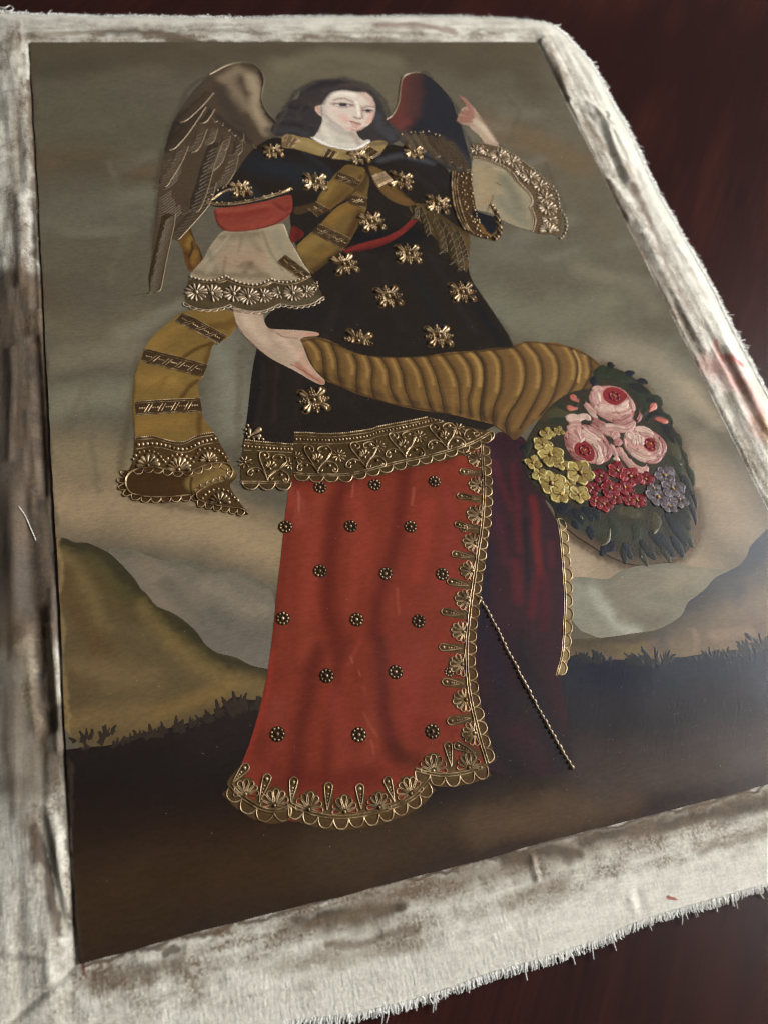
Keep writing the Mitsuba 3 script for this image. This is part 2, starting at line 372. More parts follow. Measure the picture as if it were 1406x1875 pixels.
stain = [
    S(Q('-16.35,354.41 -14.64,290.54 -14.37,237.22 -14.63,189.26 -12.67,153.80'), 30, (66, 53, 42), .93, .5),
    S(Q('-22.29,139.03 -18.32,107.00 -15.59,82.02'), 22, (84, 70, 54), .8, .6),
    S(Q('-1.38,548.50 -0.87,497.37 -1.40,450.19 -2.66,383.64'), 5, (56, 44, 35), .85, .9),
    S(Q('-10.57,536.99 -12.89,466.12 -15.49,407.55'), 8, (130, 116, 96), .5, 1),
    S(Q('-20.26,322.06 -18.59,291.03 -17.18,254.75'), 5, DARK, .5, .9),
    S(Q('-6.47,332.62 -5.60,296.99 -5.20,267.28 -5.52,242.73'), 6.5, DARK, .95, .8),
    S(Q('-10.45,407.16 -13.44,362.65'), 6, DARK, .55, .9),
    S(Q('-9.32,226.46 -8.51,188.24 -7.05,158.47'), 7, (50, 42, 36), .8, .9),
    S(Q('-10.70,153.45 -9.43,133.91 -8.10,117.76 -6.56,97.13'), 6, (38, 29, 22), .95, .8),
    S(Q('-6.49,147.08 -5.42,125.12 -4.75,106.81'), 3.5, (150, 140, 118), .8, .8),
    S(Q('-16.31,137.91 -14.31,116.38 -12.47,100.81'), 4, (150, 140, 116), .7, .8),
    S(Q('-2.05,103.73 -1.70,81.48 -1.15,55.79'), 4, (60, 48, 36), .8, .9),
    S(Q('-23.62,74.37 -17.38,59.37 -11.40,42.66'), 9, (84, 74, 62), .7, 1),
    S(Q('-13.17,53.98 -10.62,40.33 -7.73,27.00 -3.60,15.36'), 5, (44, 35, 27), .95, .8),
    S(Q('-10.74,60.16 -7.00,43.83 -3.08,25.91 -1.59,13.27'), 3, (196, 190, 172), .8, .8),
    S(Q('7.19,-8.53 19.77,-8.91 39.13,-8.91'), 7, (100, 88, 72), .7, 1),
    S(Q('33.17,-3.49 39.65,-4.25'), 1.8, (70, 60, 50), .8, .8),
    S(Q('87.01,-6.12 100.90,-7.72 115.04,-9.14 133.03,-11.00'), 5, (50, 42, 34), .95, .8),
    S(Q('82.25,-6.66 109.79,-11.09 124.07,-12.34'), 8, (96, 84, 68), .6, 1),
    S(Q('98.88,-17.90 108.18,-18.68 122.57,-18.78 136.95,-20.09'), 3.2, (92, 74, 56), .75, .9),
    S(Q('79.88,-20.42 111.85,-23.70 135.64,-25.28'), 6, (120, 106, 84), .5, 1),
    S(Q('110.86,-6.01 150.72,-5.87 190.12,-5.80 231.49,-6.17 275.71,-5.20 323.60,-5.94'), 10, (108, 92, 70), .7, 1),
    S(Q('185.79,-2.50 198.83,-4.05 207.07,-4.02 218.45,-9.43'), 4.5, (66, 52, 38), .9, .8),
    S(Q('220.98,-4.06 249.27,-4.80 278.45,-5.80 299.77,-5.92 322.88,-7.35'), 4.5, (52, 42, 32), .9, .8),
    S(Q('298.89,-7.77 314.77,-7.14 327.13,-7.75'), 7, (64, 54, 42), .8, .9),
    S(Q('180.43,-19.47 196.59,-18.74 210.14,-18.69'), 5, (110, 92, 70), .6, 1),
    S(Q('278.32,-19.36 296.22,-19.71 314.52,-20.06'), 4, (110, 92, 70), .6, 1),
    S(Q('254.84,-35.48 256.64,-36.59'), 1.2, (140, 60, 52), .9, .6),
    S(Q('47.94,604.22 71.63,606.31 95.44,604.42 114.98,597.79'), 7, (70, 62, 54), .85, .9),
    S(Q('2.06,600.17 24.78,602.82 47.94,604.22'), 5, (130, 116, 98), .7, .9),
    S(Q('98.78,597.76 122.75,594.46 147.44,593.80 185.51,593.80'), 4, (56, 50, 44), .85, .8),
    S(Q('107.98,607.84 145.17,607.36 169.97,603.35'), 4, (110, 100, 88), .6, 1),
    S(Q('265.80,616.64 298.60,616.92 316.90,614.12 329.31,606.86'), 6, (126, 100, 86), .75, .9),
    S(Q('204.07,600.70 256.67,596.60 320.52,592.36 358.75,591.62'), 4, (84, 74, 62), .7, .9),
    S(Q('343.84,606.93 354.49,609.94 365.91,607.03'), 3, (110, 100, 88), .6, .9),
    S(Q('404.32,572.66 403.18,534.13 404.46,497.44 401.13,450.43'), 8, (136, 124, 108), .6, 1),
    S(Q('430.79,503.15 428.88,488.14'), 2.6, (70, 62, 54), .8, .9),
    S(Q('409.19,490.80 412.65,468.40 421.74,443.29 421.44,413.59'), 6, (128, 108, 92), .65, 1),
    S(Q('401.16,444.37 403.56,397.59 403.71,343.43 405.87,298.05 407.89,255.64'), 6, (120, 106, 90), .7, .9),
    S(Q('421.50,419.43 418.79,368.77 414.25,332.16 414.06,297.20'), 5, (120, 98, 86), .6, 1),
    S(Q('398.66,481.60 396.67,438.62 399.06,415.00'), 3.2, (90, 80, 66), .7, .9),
    S(Q('0.58,-0.73 55.66,-0.75 114.42,-0.77 178.29,-0.80 247.97,-0.82 326.14,-0.98'), 1.7, (60, 42, 36), .85, .9),
    S(Q('0.29,591.26 -0.22,465.46 -0.65,370.14 -1.44,235.32 -0.59,157.31 -0.32,90.91 0.05,0.96'), 1.6, (52, 38, 30), .8, .9),
    S(Q('-0.01,-0.19 1.83,-4.33'), 2.2, (96, 52, 40), .9, .8),
    S(Q('422.37,268.68 421.09,262.33 421.62,256.30'), 3, (172, 84, 78), .8, .9),
    S(Q('423.22,256.11 428.20,254.15 433.33,248.98'), 4.6, (166, 64, 58), .85, .9),
    S(Q('410.26,251.75 419.34,248.85 421.58,236.07'), 17, (196, 140, 132), .75, 1),
    S(Q('429.76,229.76 426.73,213.69 421.88,197.52'), 13, (190, 134, 122), .7, 1),
    S(Q('425.05,205.44 422.86,185.08'), 7, (180, 140, 96), .6, 1),
    S(Q('411.75,228.56 409.75,199.20 407.85,163.51'), 5, (130, 116, 98), .6, 1),
]
CLOTH = region(np.array([0.61, 0.58, 0.495]), stain)
TABLE_Z = -3.6
creases = [  # polyline, height, width
    (Q('-0.01,-0.19 -11.21,-6.28 -23.44,-12.56 -37.17,-21.32'), -1.6, 1.5), (Q('1.33,-2.27 -9.30,-9.21 -23.52,-15.83'), 0.9, 3.0),
    (Q('-0.58,0.73 -14.83,6.13 -28.99,10.92 -37.03,14.22'), 1.3, 1.8), (Q('-0.58,0.73 -14.87,4.97 -29.02,9.37'), -.7, 1.6),
    (Q('5.34,-20.89 22.93,-20.99 37.85,-20.32 53.11,-19.82'), -1.2, 2.0), (Q('4.43,-19.18 21.00,-19.18 38.06,-18.44'), 0.9, 2.5),
    (Q('22.54,-1.52 23.54,-4.74 32.71,-7.95 41.52,-7.10 43.04,-3.45'), 0.8, 1.4),
    (Q('196.48,-2.10 196.91,-5.72 196.52,-12.57'), 1.2, 1.4), (Q('198.00,-2.45 199.08,-7.38 198.52,-13.04'), -.8, 1.6), (Q('196.91,-13.81 214.83,-13.30'), 1.0, 1.6),
    (Q('236.76,-32.18 237.21,-37.93'), 1.2, 2.0), (Q('240.93,-30.87 241.44,-37.80'), -1.0, 2.0), (Q('282.23,-4.11 288.29,-4.17'), 1, 1.6),
    (Q('401.01,592.32 415.68,598.26 437.26,587.10'), 1.4, 3.0), (Q('403.22,520.59 420.04,513.45 425.80,490.20 421.99,467.99 419.28,425.45'), 1.7, 2.6), (Q('405.63,513.85 416.32,497.04 417.31,468.20 412.47,419.98'), -1.5, 3.0),
    (Q('408.04,561.91 398.66,481.60 398.96,432.54 403.59,386.40'), 1.4, 2.6), (Q('398.89,444.49 399.17,397.89 401.57,348.84'), -1.5, 2.6), (Q('405.72,426.25 410.11,369.45 410.00,317.34 411.88,264.31'), 1.6, 3.2),
    (Q('387.07,334.64 391.95,275.83 396.33,230.53 398.66,176.59'), 1.6, 2.0), (Q('420.08,282.13 421.63,240.51 421.12,197.63'), -1.2, 3.0), (Q('427.94,262.46 427.19,217.91 424.68,180.78'), 1.5, 3.0),
    (Q('-0.74,450.15 -0.93,406.43 -1.26,361.49 -1.28,311.99 -0.74,266.68 -1.31,218.67'), 1.6, 1.7), (Q('-2.88,445.26 -3.15,397.32 -3.68,344.73'), -2.6, 2.8), (Q('-6.27,320.49 -5.25,281.90 -4.44,242.57 -3.71,219.04'), -2.6, 3.0),
    (Q('-10.99,435.87 -10.57,402.52 -12.83,362.59'), 2.2, 3.0), (Q('-19.26,314.06 -18.59,291.03 -20.30,262.19 -21.25,241.60'), 2.0, 2.4), (Q('-16.32,146.11 -14.62,121.63 -12.55,98.35'), 1.6, 3.0),
    (Q('-2.33,163.39 -3.04,135.42 -2.88,106.43 -2.85,86.55'), 2.0, 2.2), (Q('-10.21,153.36 -8.28,125.67 -6.56,97.13'), -3.0, 3.4), (Q('-9.78,62.21 -5.14,36.94 -2.22,17.47'), 1.8, 2.5), (Q('-11.26,58.02 -6.89,26.80 -3.68,13.77'), -2.0, 2.4),
    (Q('2.14,602.74 55.73,604.25 115.61,603.15 186.93,602.03 267.42,603.71 361.64,601.11'), 1.4, 2.2), (Q('0.00,581.86 0.79,560.40 1.97,530.91'), 1.6, 2.4),
    (Q('98.88,-17.90 120.28,-18.24'), -.8, 1.6), (Q('91.59,-6.78 110.39,-8.26 129.51,-10.17'), -1.0, 2.4), (Q('92.42,-2.32 126.18,-3.29 167.10,-2.86'), 0.7, 1.8),
]


def margin_height(xy):
    x, y = xy[:, 0], xy[:, 1]
    dx, dy = np.maximum(np.maximum(-x, x - PW), 0), np.maximum(np.maximum(-y, y - PH), 0)
    d = np.hypot(dx, dy)
    wx = np.clip(dx / (d + 1e-6), 0, 1)
    P3 = lambda sx, sy, k: np.stack([x * sx, y * sy, np.full_like(x, k)], 1)
    fold_v = meshkit.fbm(P3(1 / 11, 1 / 95, 0.3), 3, 3) - 0.5
    fold_h = meshkit.fbm(P3(1 / 95, 1 / 13, 0.7), 3, 5) - 0.5
    side = np.where(x > PW / 2, 6.0, 6.5)
    h = wx * fold_v * side + (1 - wx) * fold_h * 3.4
    h = h + 1.6 * (meshkit.fbm(P3(1 / 40, 1 / 40, 2.2), 2, 8) - 0.5) + 0.5 * (meshkit.fbm(P3(1 / 5, 1 / 5, 4.2), 2, 9) - 0.5)
    pts = shapely.points(x, y)
    for path, ht, w in creases:
        dd = shapely.distance(LineString(smooth_path(path, 3)), pts)
        t = np.exp(-(dd / w) ** 2)
        h = h + 0.75 * ht * t
    e = shapely.distance(ring, pts)
    k = np.clip(e / 14, 0, 1)
    k = k * k * (3 - 2 * k)
    edge = TABLE_Z + 1.1 + 1.6 * meshkit.fbm(P3(1 / 26, 1 / 26, 6.2), 2, 12)
    kin = np.clip(d / 5, 0, 1)
    h = (h * kin * kin * (3 - 2 * kin) - 0.2 + 0.4 * kin) - 1.1 * np.exp(-((d - 1.0) / 1.1) ** 2)
    h = h * k + edge * (1 - k)
    return np.maximum(h, TABLE_Z + 0.25)


CELL = 1.1
gx, gy = np.arange(outer[:, 0].min() - 2, outer[:, 0].max() + 2, CELL), np.arange(outer[:, 1].min() - 2, outer[:, 1].max() + 2, CELL)
# keep what the photograph shows and a hand's breadth beyond it
X, Y = np.meshgrid(gx, gy, indexing='ij')
inside = shapely.contains_xy(op, X.ravel(), Y.ravel()).reshape(X.shape) & ~((X > 2.5) & (X < PW - 2.5) & (Y > 2.5) & (Y < PH - 2.5))
idx = np.full(X.shape, -1)
quad = inside[:-1, :-1] | inside[1:, :-1] | inside[1:, 1:] | inside[:-1, 1:]
deep = (X > 1.5) & (X < PW - 1.5) & (Y > 1.5) & (Y < PH - 1.5)
quad &= ~(deep[:-1, :-1] & deep[1:, :-1] & deep[1:, 1:] & deep[:-1, 1:])
used = np.zeros(X.shape, bool)
for a, b in ((0, 0), (1, 0), (1, 1), (0, 1)):
    used[a:a + quad.shape[0], b:b + quad.shape[1]] |= quad
idx[used] = np.arange(used.sum())
xy = np.stack([X[used], Y[used]], 1)
out_of = ~shapely.contains_xy(op, xy[:, 0], xy[:, 1])
near = shapely.line_interpolate_point(ring, shapely.line_locate_point(ring, shapely.points(xy[out_of])))
xy[out_of] = shapely.get_coordinates(near)
z = margin_height(xy)
inner = (xy[:, 0] > 0.3) & (xy[:, 0] < PW - 0.3) & (xy[:, 1] > 0.3) & (xy[:, 1] < PH - 0.3)
z[inner] = -0.6
qi, qj = np.nonzero(quad)
f = np.stack([idx[qi, qj], idx[qi + 1, qj], idx[qi + 1, qj + 1], idx[qi, qj + 1]], 1)
put('cloth_margin', [(np.column_stack([xy, z]), f)], 'cloth_bsdf', ROOT, CLOTH)
labels[ROOT + '__cloth_margin'] = {'label': 'creased unprimed cloth margin stained with brown paint'}

# frayed threads all round the edge
fr = []
L = ring.length
_s = np.arange(0, L, 1.0)
_h = margin_height(shapely.get_coordinates(shapely.line_interpolate_point(ring, _s)))
s = 0.0
while s < L:
    s += rnd.uniform(0.25, 0.6)
    a, b = ring.interpolate(s), ring.interpolate((s + 0.5) % L)
    t = np.array([b.x - a.x, b.y - a.y]) / 0.5
    nr = np.array([-t[1], t[0]])          # the outline runs clockwise: left of it is outside
    if op.contains(Point(a.x + nr[0], a.y + nr[1])):
        nr = -nr
    clump = meshkit.noise(np.array([[a.x / 6, a.y / 6, 0.5]]))[0]
    ln = rnd.uniform(1.0, 2.4) + 2.6 * max(0, clump - 0.45) + (rnd.uniform(1.5, 4) if rnd.random() < .03 else 0)
    lean = rnd.gauss(0.1, 0.35)
    p0 = np.array([a.x, a.y]) - nr * 1.4
    p2 = np.array([a.x, a.y]) + nr * ln + t * ln * lean
    p1 = (p0 + p2) / 2 + t * rnd.gauss(0, 0.45)
    z0 = np.interp(s, _s, _h) + rnd.uniform(-.25, .15)
    q = smooth_path(np.array([p0, p1, p2]), 0.9)
    zz = np.linspace(z0, max(TABLE_Z + .4, z0 - rnd.uniform(-.3, 1.0)), len(q))
    w = np.linspace(0.36, 0.2, len(q)) * rnd.uniform(0.7, 1.3)
    v, ff = sweep(q, w, w * 1.4, 0, 5)
    v[:, 2] += np.repeat(zz, 5)
    fr.append((v, ff))
put('frayed_threads', fr, 'thread_bsdf')
labels[ROOT + '__frayed_threads'] = {'kind': 'stuff', 'label': 'short frayed threads along the cut edge of the cloth'}
labels[ROOT] = {'label': 'unstretched oil painting on canvas of a winged angel with raised gold ornament', 'category': 'painting'}
v, ff = sweep(smooth_path(Q('-16.63,211.37 -14.15,206.54 -12.24,200.58 -10.83,196.00 -9.43,191.45'), 1.0), 0.2, 0.3, 0, 6)
zt = margin_height(v[:, :2])
v[:, 2] += zt + 0.5
put('loose_thread', [(v, ff)], 'thread_bsdf', None)
labels['loose_thread'] = {'label': 'short white thread lying on the stained left margin of the canvas', 'category': 'thread'}
v, ff = sweep(smooth_path(Q('-21.46,636.62 -16.59,635.36 -12.75,638.12 -10.56,634.13 -13.64,631.40 -17.39,632.68 -18.93,629.99'), 0.8), 0.3, 0.4, TABLE_Z + 3.0, 6)
put('loose_thread', [(v, ff)], 'thread_bsdf', None)
labels['loose_thread_001'] = {'label': 'curled white thread at the top left corner of the canvas', 'category': 'thread'}

# ------------------------------------------------------------------ painted grounds
SKY = paint('sky', FIELD, 0.5, (84, 77, 63), [
    S(Q('1.57,584.97 133.31,581.21 385.66,583.59'), 46, (72, 62, 47), .8, 1),
    S(Q('9.13,496.98 41.47,506.90 75.72,483.20'), 52, (82, 76, 60), .7, 1),
    S(Q('8.05,560.30 30.41,566.13 52.51,559.70'), 20, (66, 60, 46), .6, 1),
    S(Q('48.32,553.64 67.43,556.40 86.92,559.23'), 16, (88, 79, 62), .7, 1),
    S(Q('10.03,519.25 24.83,530.32 39.71,535.82'), 14, (84, 78, 62), .7, 1),
    S(Q('4.47,465.21 32.00,469.03 72.63,451.06'), 26, (84, 70, 50), .8, 1),
    S(Q('5.84,415.37 35.56,418.06 66.27,420.83'), 30, (92, 88, 72), .8, 1),
    S(Q('53.07,426.71 71.14,435.63'), 12, (98, 92, 76), .7, 1),
    S(Q('14.98,402.86 41.18,403.20 54.22,399.81'), 7, (104, 97, 80), .7, 1),
    S(Q('7.67,382.75 23.48,381.39 57.77,364.79'), 24, (86, 78, 60), .7, 1),
    S(Q('0.25,352.77 9.01,343.43'), 20, (82, 68, 50), .6, 1),
    S(Q('5.26,327.28 35.15,319.92 54.65,330.27'), 22, (98, 88, 68), .7, 1),
    S(Q('4.24,303.52 28.01,304.64 46.36,306.49'), 16, (112, 102, 82), .7, 1),
    S(Q('41.25,319.24 53.91,321.98 77.68,336.42'), 10, (118, 110, 92), .6, 1),
    S(Q('5.76,273.10 25.99,274.16 43.76,275.63'), 22, (114, 108, 88), .8, 1),
    S(Q('1.56,241.71 20.84,238.93 39.56,225.87'), 26, (124, 108, 80), .85, 1),
    S(Q('2.92,211.51 32.19,203.68 80.61,186.21 106.68,169.06'), 30, (140, 118, 88), .95, 1),
    S(Q('96.98,308.91 98.91,276.36 97.73,246.04'), 18, (116, 112, 94), .8, 1),
    S(Q('155.74,539.32 179.35,557.96 256.53,556.91 263.18,511.56'), 30, (92, 84, 64), .8, 1),
    S(Q('180.47,564.45 217.05,577.41 268.61,570.25'), 16, (100, 92, 72), .6, 1),
    S(Q('329.05,555.92 366.79,555.40 379.19,534.63'), 34, (70, 62, 47), .8, 1),
    S(Q('327.98,490.60 357.82,470.81 385.35,445.20'), 30, (92, 76, 54), .85, 1),
    S(Q('352.75,429.37 374.85,416.52 382.15,377.04'), 20, (84, 76, 60), .7, 1),
    S(Q('278.55,354.44 311.39,356.60 351.66,353.13'), 26, (86, 82, 66), .8, 1),
    S(Q('274.88,316.29 308.07,298.91 359.50,307.65'), 30, (98, 94, 76), .9, 1),
    S(Q('317.96,376.69 356.40,389.84'), 12, (96, 92, 76), .6, 1),
    S(Q('348.05,343.25 383.13,324.93 387.54,304.79'), 14, (106, 98, 80), .6, 1),
    S(Q('345.59,271.96 372.77,259.81 381.08,232.48'), 28, (122, 112, 92), .85, 1),
    S(Q('384.71,240.68 388.82,222.94 394.65,209.55'), 12, (138, 124, 102), .7, 1),
    S(Q('368.56,213.08 381.81,198.99'), 12, (112, 102, 84), .6, 1),
    S(Q('367.97,177.21 375.57,160.78 372.73,139.04'), 34, (132, 114, 92), .9, 1),
    S(Q('270.63,131.65 296.18,110.76 340.23,116.40'), 26, (134, 116, 92), .9, 1),
    S(Q('269.34,141.96 269.49,128.53'), 18, (150, 130, 106), .8, 1),
    S(Q('1.38,578.74 -0.22,465.46 -1.57,370.23 -2.40,252.68 -1.32,199.44'), 3.0, (74, 62, 46), .6, 1),
    *[S(np.array([[rnd.uniform(0, 400), rnd.uniform(250, 590)]]) + np.array([[0, 0], [rnd.uniform(10, 40), rnd.uniform(-6, 10)]]), rnd.uniform(7, 20), ((98, 96, 84), (70, 64, 53), (88, 82, 68), (106, 102, 88))[k % 4], .32, 1) for k in range(44)],
    S(Q('163.36,499.68 172.36,517.35 185.23,532.42 202.35,546.00 224.35,549.50 240.16,542.72 249.00,524.56 249.02,502.70'), 3.4, (50, 46, 44), .75, 1),
    S(Q('130.72,561.81 103.98,537.35 87.82,493.87 75.64,445.66 67.36,396.40 64.59,350.81'), 3.4, (62, 54, 44), .6, 1),
    S(Q('270.44,550.06 292.31,556.42 304.17,516.70 304.20,467.16'), 3.0, (48, 46, 44), .6, 1),
    S(Q('49.05,302.18 42.51,260.89 35.39,226.49 38.16,209.29 65.29,200.11 95.57,190.37'), 4.0, (78, 66, 46), .55, 1),
    S(Q('108.59,299.31 100.60,253.11 95.63,210.62 121.67,204.96'), 3.5, (84, 74, 56), .5, 1),
    S(Q('333.46,260.95 356.46,239.90 363.50,201.55 357.95,163.48 347.35,136.01 333.18,124.42 314.88,122.77 292.84,127.87 275.29,144.39 269.19,155.76'), 6.5, (84, 66, 48), .9, 1),
    S(Q('269.19,155.76 285.09,134.24 308.14,123.24 331.52,124.70'), 4.5, (66, 52, 38), .9, 1),
    S(Q('265.50,343.35 273.51,311.79 280.03,283.94'), 3.0, (64, 62, 52), .6, 1),
    S(Q('358.66,446.61 355.99,400.86 348.70,374.28'), 3.0, (70, 62, 48), .5, 1),
    S(Q('10.32,250.90 21.13,289.89 22.06,215.08'), 3.0, (92, 84, 64), .4, 1),
    S(Q('45.51,463.06 51.10,402.44 37.89,357.77'), 5.0, (94, 88, 70), .4, 1),
    S(Q('343.66,542.10 356.51,508.72 335.59,471.79'), 4.0, (80, 70, 54), .5, 1),
    S(Q('375.45,306.02 372.25,278.04 388.13,267.05'), 5.0, (90, 86, 70), .5, 1)])
paint('distant_mountain', Q('22.97,180.94 28.64,180.87 37.91,177.89 45.11,172.84 52.46,169.41 56.35,169.62 62.09,168.87 66.59,165.69 71.00,161.88 75.84,161.38 80.68,160.77 85.36,158.87 89.81,155.37 96.10,151.02 104.15,145.28 97.73,95.55 76.25,101.67 34.36,137.06'), 1.5, (104, 94, 80), [
    S(Q('28.57,180.00 43.23,173.16 52.44,169.20 62.01,168.22 70.98,161.67 80.63,160.45 89.77,155.16 102.29,146.15'), 4.5, (88, 84, 70), .8, .9),
    S(Q('42.83,168.88 53.98,147.81 62.31,138.03'), 14, (118, 104, 86), .7, 1),
    S(Q('69.94,153.44 81.80,140.74 96.36,133.93'), 9, (122, 110, 92), .7, 1),
    S(Q('51.14,156.73 62.55,140.05 75.70,131.48'), 8, (86, 80, 70), .6, 1),
    S(Q('72.11,140.39 84.74,127.78 95.99,119.58'), 12, (88, 82, 72), .6, 1),
    S(Q('61.35,130.06 74.09,119.67 94.41,109.86'), 14, (96, 88, 80), .6, 1)])
paint('distant_mountain', Q('262.41,124.25 269.59,123.00 275.64,121.20 280.83,119.63 284.63,119.44 289.33,121.49 293.81,122.92 302.07,123.82 310.00,123.72 315.81,123.22 323.42,122.12 329.76,120.35 336.83,117.87 343.21,116.09 350.44,113.86 359.41,110.85 342.87,72.41 249.44,88.15'), 1.5, (108, 102, 86), [
    S(Q('262.83,122.77 275.41,120.58 284.46,119.00 293.53,122.20 306.01,123.72 320.44,122.23 334.14,118.72 352.15,113.08'), 4, (94, 90, 74), .7, .9),
    S(Q('273.09,114.42 274.26,104.97 279.83,94.89 287.54,88.09'), 10, (142, 140, 124), .85, .9),
    S(Q('262.64,114.41 260.28,100.26 264.45,91.48'), 14, (120, 117, 102), .8, 1),
    S(Q('282.72,99.80 290.55,100.21 302.10,90.81 295.32,88.44'), 8, (100, 90, 74), .7, 1),
    S(Q('290.27,94.79 299.59,89.46 308.22,91.51'), 8, (92, 84, 70), .6, 1), S(Q('307.16,102.78 317.08,102.88 327.89,104.75'), 7, (96, 90, 74), .6, 1), S(Q('270.24,119.59 277.11,117.45 282.75,114.58'), 6, (98, 95, 80), .6, 1), S(Q('254.38,94.23 266.19,91.16 276.66,89.22'), 5, (122, 116, 100), .6, 1),
    S(Q('283.19,110.77 297.28,112.03 312.38,115.10'), 12, (104, 94, 78), .7, 1),
    S(Q('319.37,108.15 331.07,111.85 342.17,113.82'), 12, (120, 108, 86), .7, 1)])
paint('ochre_hill', Q('-8.02,193.97 -0.24,191.92 4.81,190.54 7.48,188.12 10.21,186.90 13.94,186.61 17.57,184.58 25.61,178.31 29.01,173.40 32.38,168.52 37.31,160.21 37.96,156.93 41.36,153.19 44.45,146.41 48.83,143.56 52.34,141.38 55.74,138.20 59.87,133.37 63.07,128.74 65.20,123.33 66.78,121.04 70.05,117.46 73.57,115.80 79.76,113.14 83.07,110.05 86.44,107.44 93.55,104.61 98.84,102.12 92.27,58.05 -12.01,80.08'), 2.2, (86, 71, 46), [
    S(Q('0.19,191.30 10.18,186.35 17.46,182.95 25.45,176.17 32.12,165.35 39.43,152.49 48.52,140.54 57.01,132.89 64.05,121.56 73.17,112.93 86.00,104.60 94.85,100.94'), 9.5, (52, 46, 31), .97, .8),
    S(Q('16.07,175.60 23.53,162.62 33.76,151.42 42.04,140.70 50.31,131.11 58.38,120.65 68.26,110.94'), 8, (70, 62, 34), .85, .9),
    S(Q('9.53,174.57 16.18,162.85 22.72,151.34 34.88,143.02'), 9, (74, 62, 36), .7, 1),
    S(Q('1.59,181.28 9.29,170.36 14.76,154.82 18.31,140.02'), 8, (104, 86, 50), .7, 1),
    S(Q('2.75,167.29 9.82,147.58 19.13,126.14'), 10, (82, 62, 36), .7, 1),
    S(Q('38.87,146.39 43.47,136.39 48.20,128.51'), 7, (102, 84, 48), .7, 1),
    S(Q('50.00,128.17 59.73,116.47 72.14,105.35 88.48,96.40'), 9, (106, 86, 50), .8, 1),
    S(Q('4.94,123.11 20.13,115.45 37.26,109.29'), 12, (104, 84, 54), .7, 1),
    S(Q('1.33,120.04 11.19,111.59 7.32,104.10'), 7, (84, 64, 42), .6, 1),
    S(Q('3.48,95.89 18.63,94.60 35.90,94.72'), 10, (108, 86, 52), .8, 1),
    S(Q('1.07,190.06 -0.15,153.42 -0.23,105.60 -0.25,87.88'), 2.4, (128, 104, 66), .7, 1),
    S(Q('41.23,95.48 57.28,95.97 74.06,99.24'), 8, (110, 86, 46), .8, 1)])
paint('low_hill', Q('246.11,91.56 254.66,89.96 266.06,88.36 275.95,87.40 287.21,87.26 299.15,86.12 308.86,88.48 317.96,91.38 321.76,95.50 325.15,98.63 332.29,101.12 339.93,104.53 343.06,106.87 347.24,109.24 356.52,111.34 362.44,112.79 366.11,113.85 372.19,117.61 375.97,122.02 378.86,124.59 384.00,127.33 389.20,130.10 394.81,133.37 429.29,136.34 471.68,91.50 435.89,34.92 239.55,73.03'), 2.2, (92, 74, 58), [
    S(Q('250.73,89.22 265.65,87.30 286.60,85.77 298.38,84.30 308.74,85.97 319.10,89.52'), 5, (66, 58, 42), .9, .9),
    S(Q('320.62,92.93 331.10,98.50 344.12,104.76 360.90,109.61 373.69,116.35 381.37,123.15 392.83,129.51 405.40,133.76'), 12, (52, 54, 58), .97, .8),
    S(Q('303.19,79.83 317.60,86.15 335.08,94.04 352.33,100.43 367.44,101.64 381.34,104.10'), 12, (70, 66, 60), .85, 1),
    S(Q('381.42,121.11 400.35,124.12 417.59,115.05'), 22, (48, 52, 58), .9, 1),
    S(Q('313.17,76.19 333.10,83.30 350.21,87.57 371.68,89.35 392.31,88.54'), 14, (98, 84, 68), .85, 1),
    S(Q('355.65,90.34 362.42,85.35 369.17,80.39'), 8, (96, 80, 68), .6, 1), S(Q('331.67,78.11 343.44,77.74 354.11,74.85'), 6, (128, 106, 86), .5, 1), S(Q('320.17,87.50 327.18,89.89 330.08,87.52'), 5, (84, 74, 62), .6, 1), S(Q('355.08,101.87 359.50,98.21 353.57,94.49'), 7, (58, 58, 60), .6, 1),
    S(Q('321.54,81.80 320.18,76.66 316.17,72.08'), 3, (128, 106, 88), .5, 1),
    S(Q('307.63,74.58 322.43,70.90 342.07,70.76'), 8, (104, 88, 68), .7, 1),
    S(Q('273.13,80.22 280.06,78.91 288.04,80.03'), 6, (92, 80, 46), .8, 1),
    S(Q('251.12,85.24 261.38,83.31 271.40,80.55'), 6, (78, 66, 48), .8, 1)])
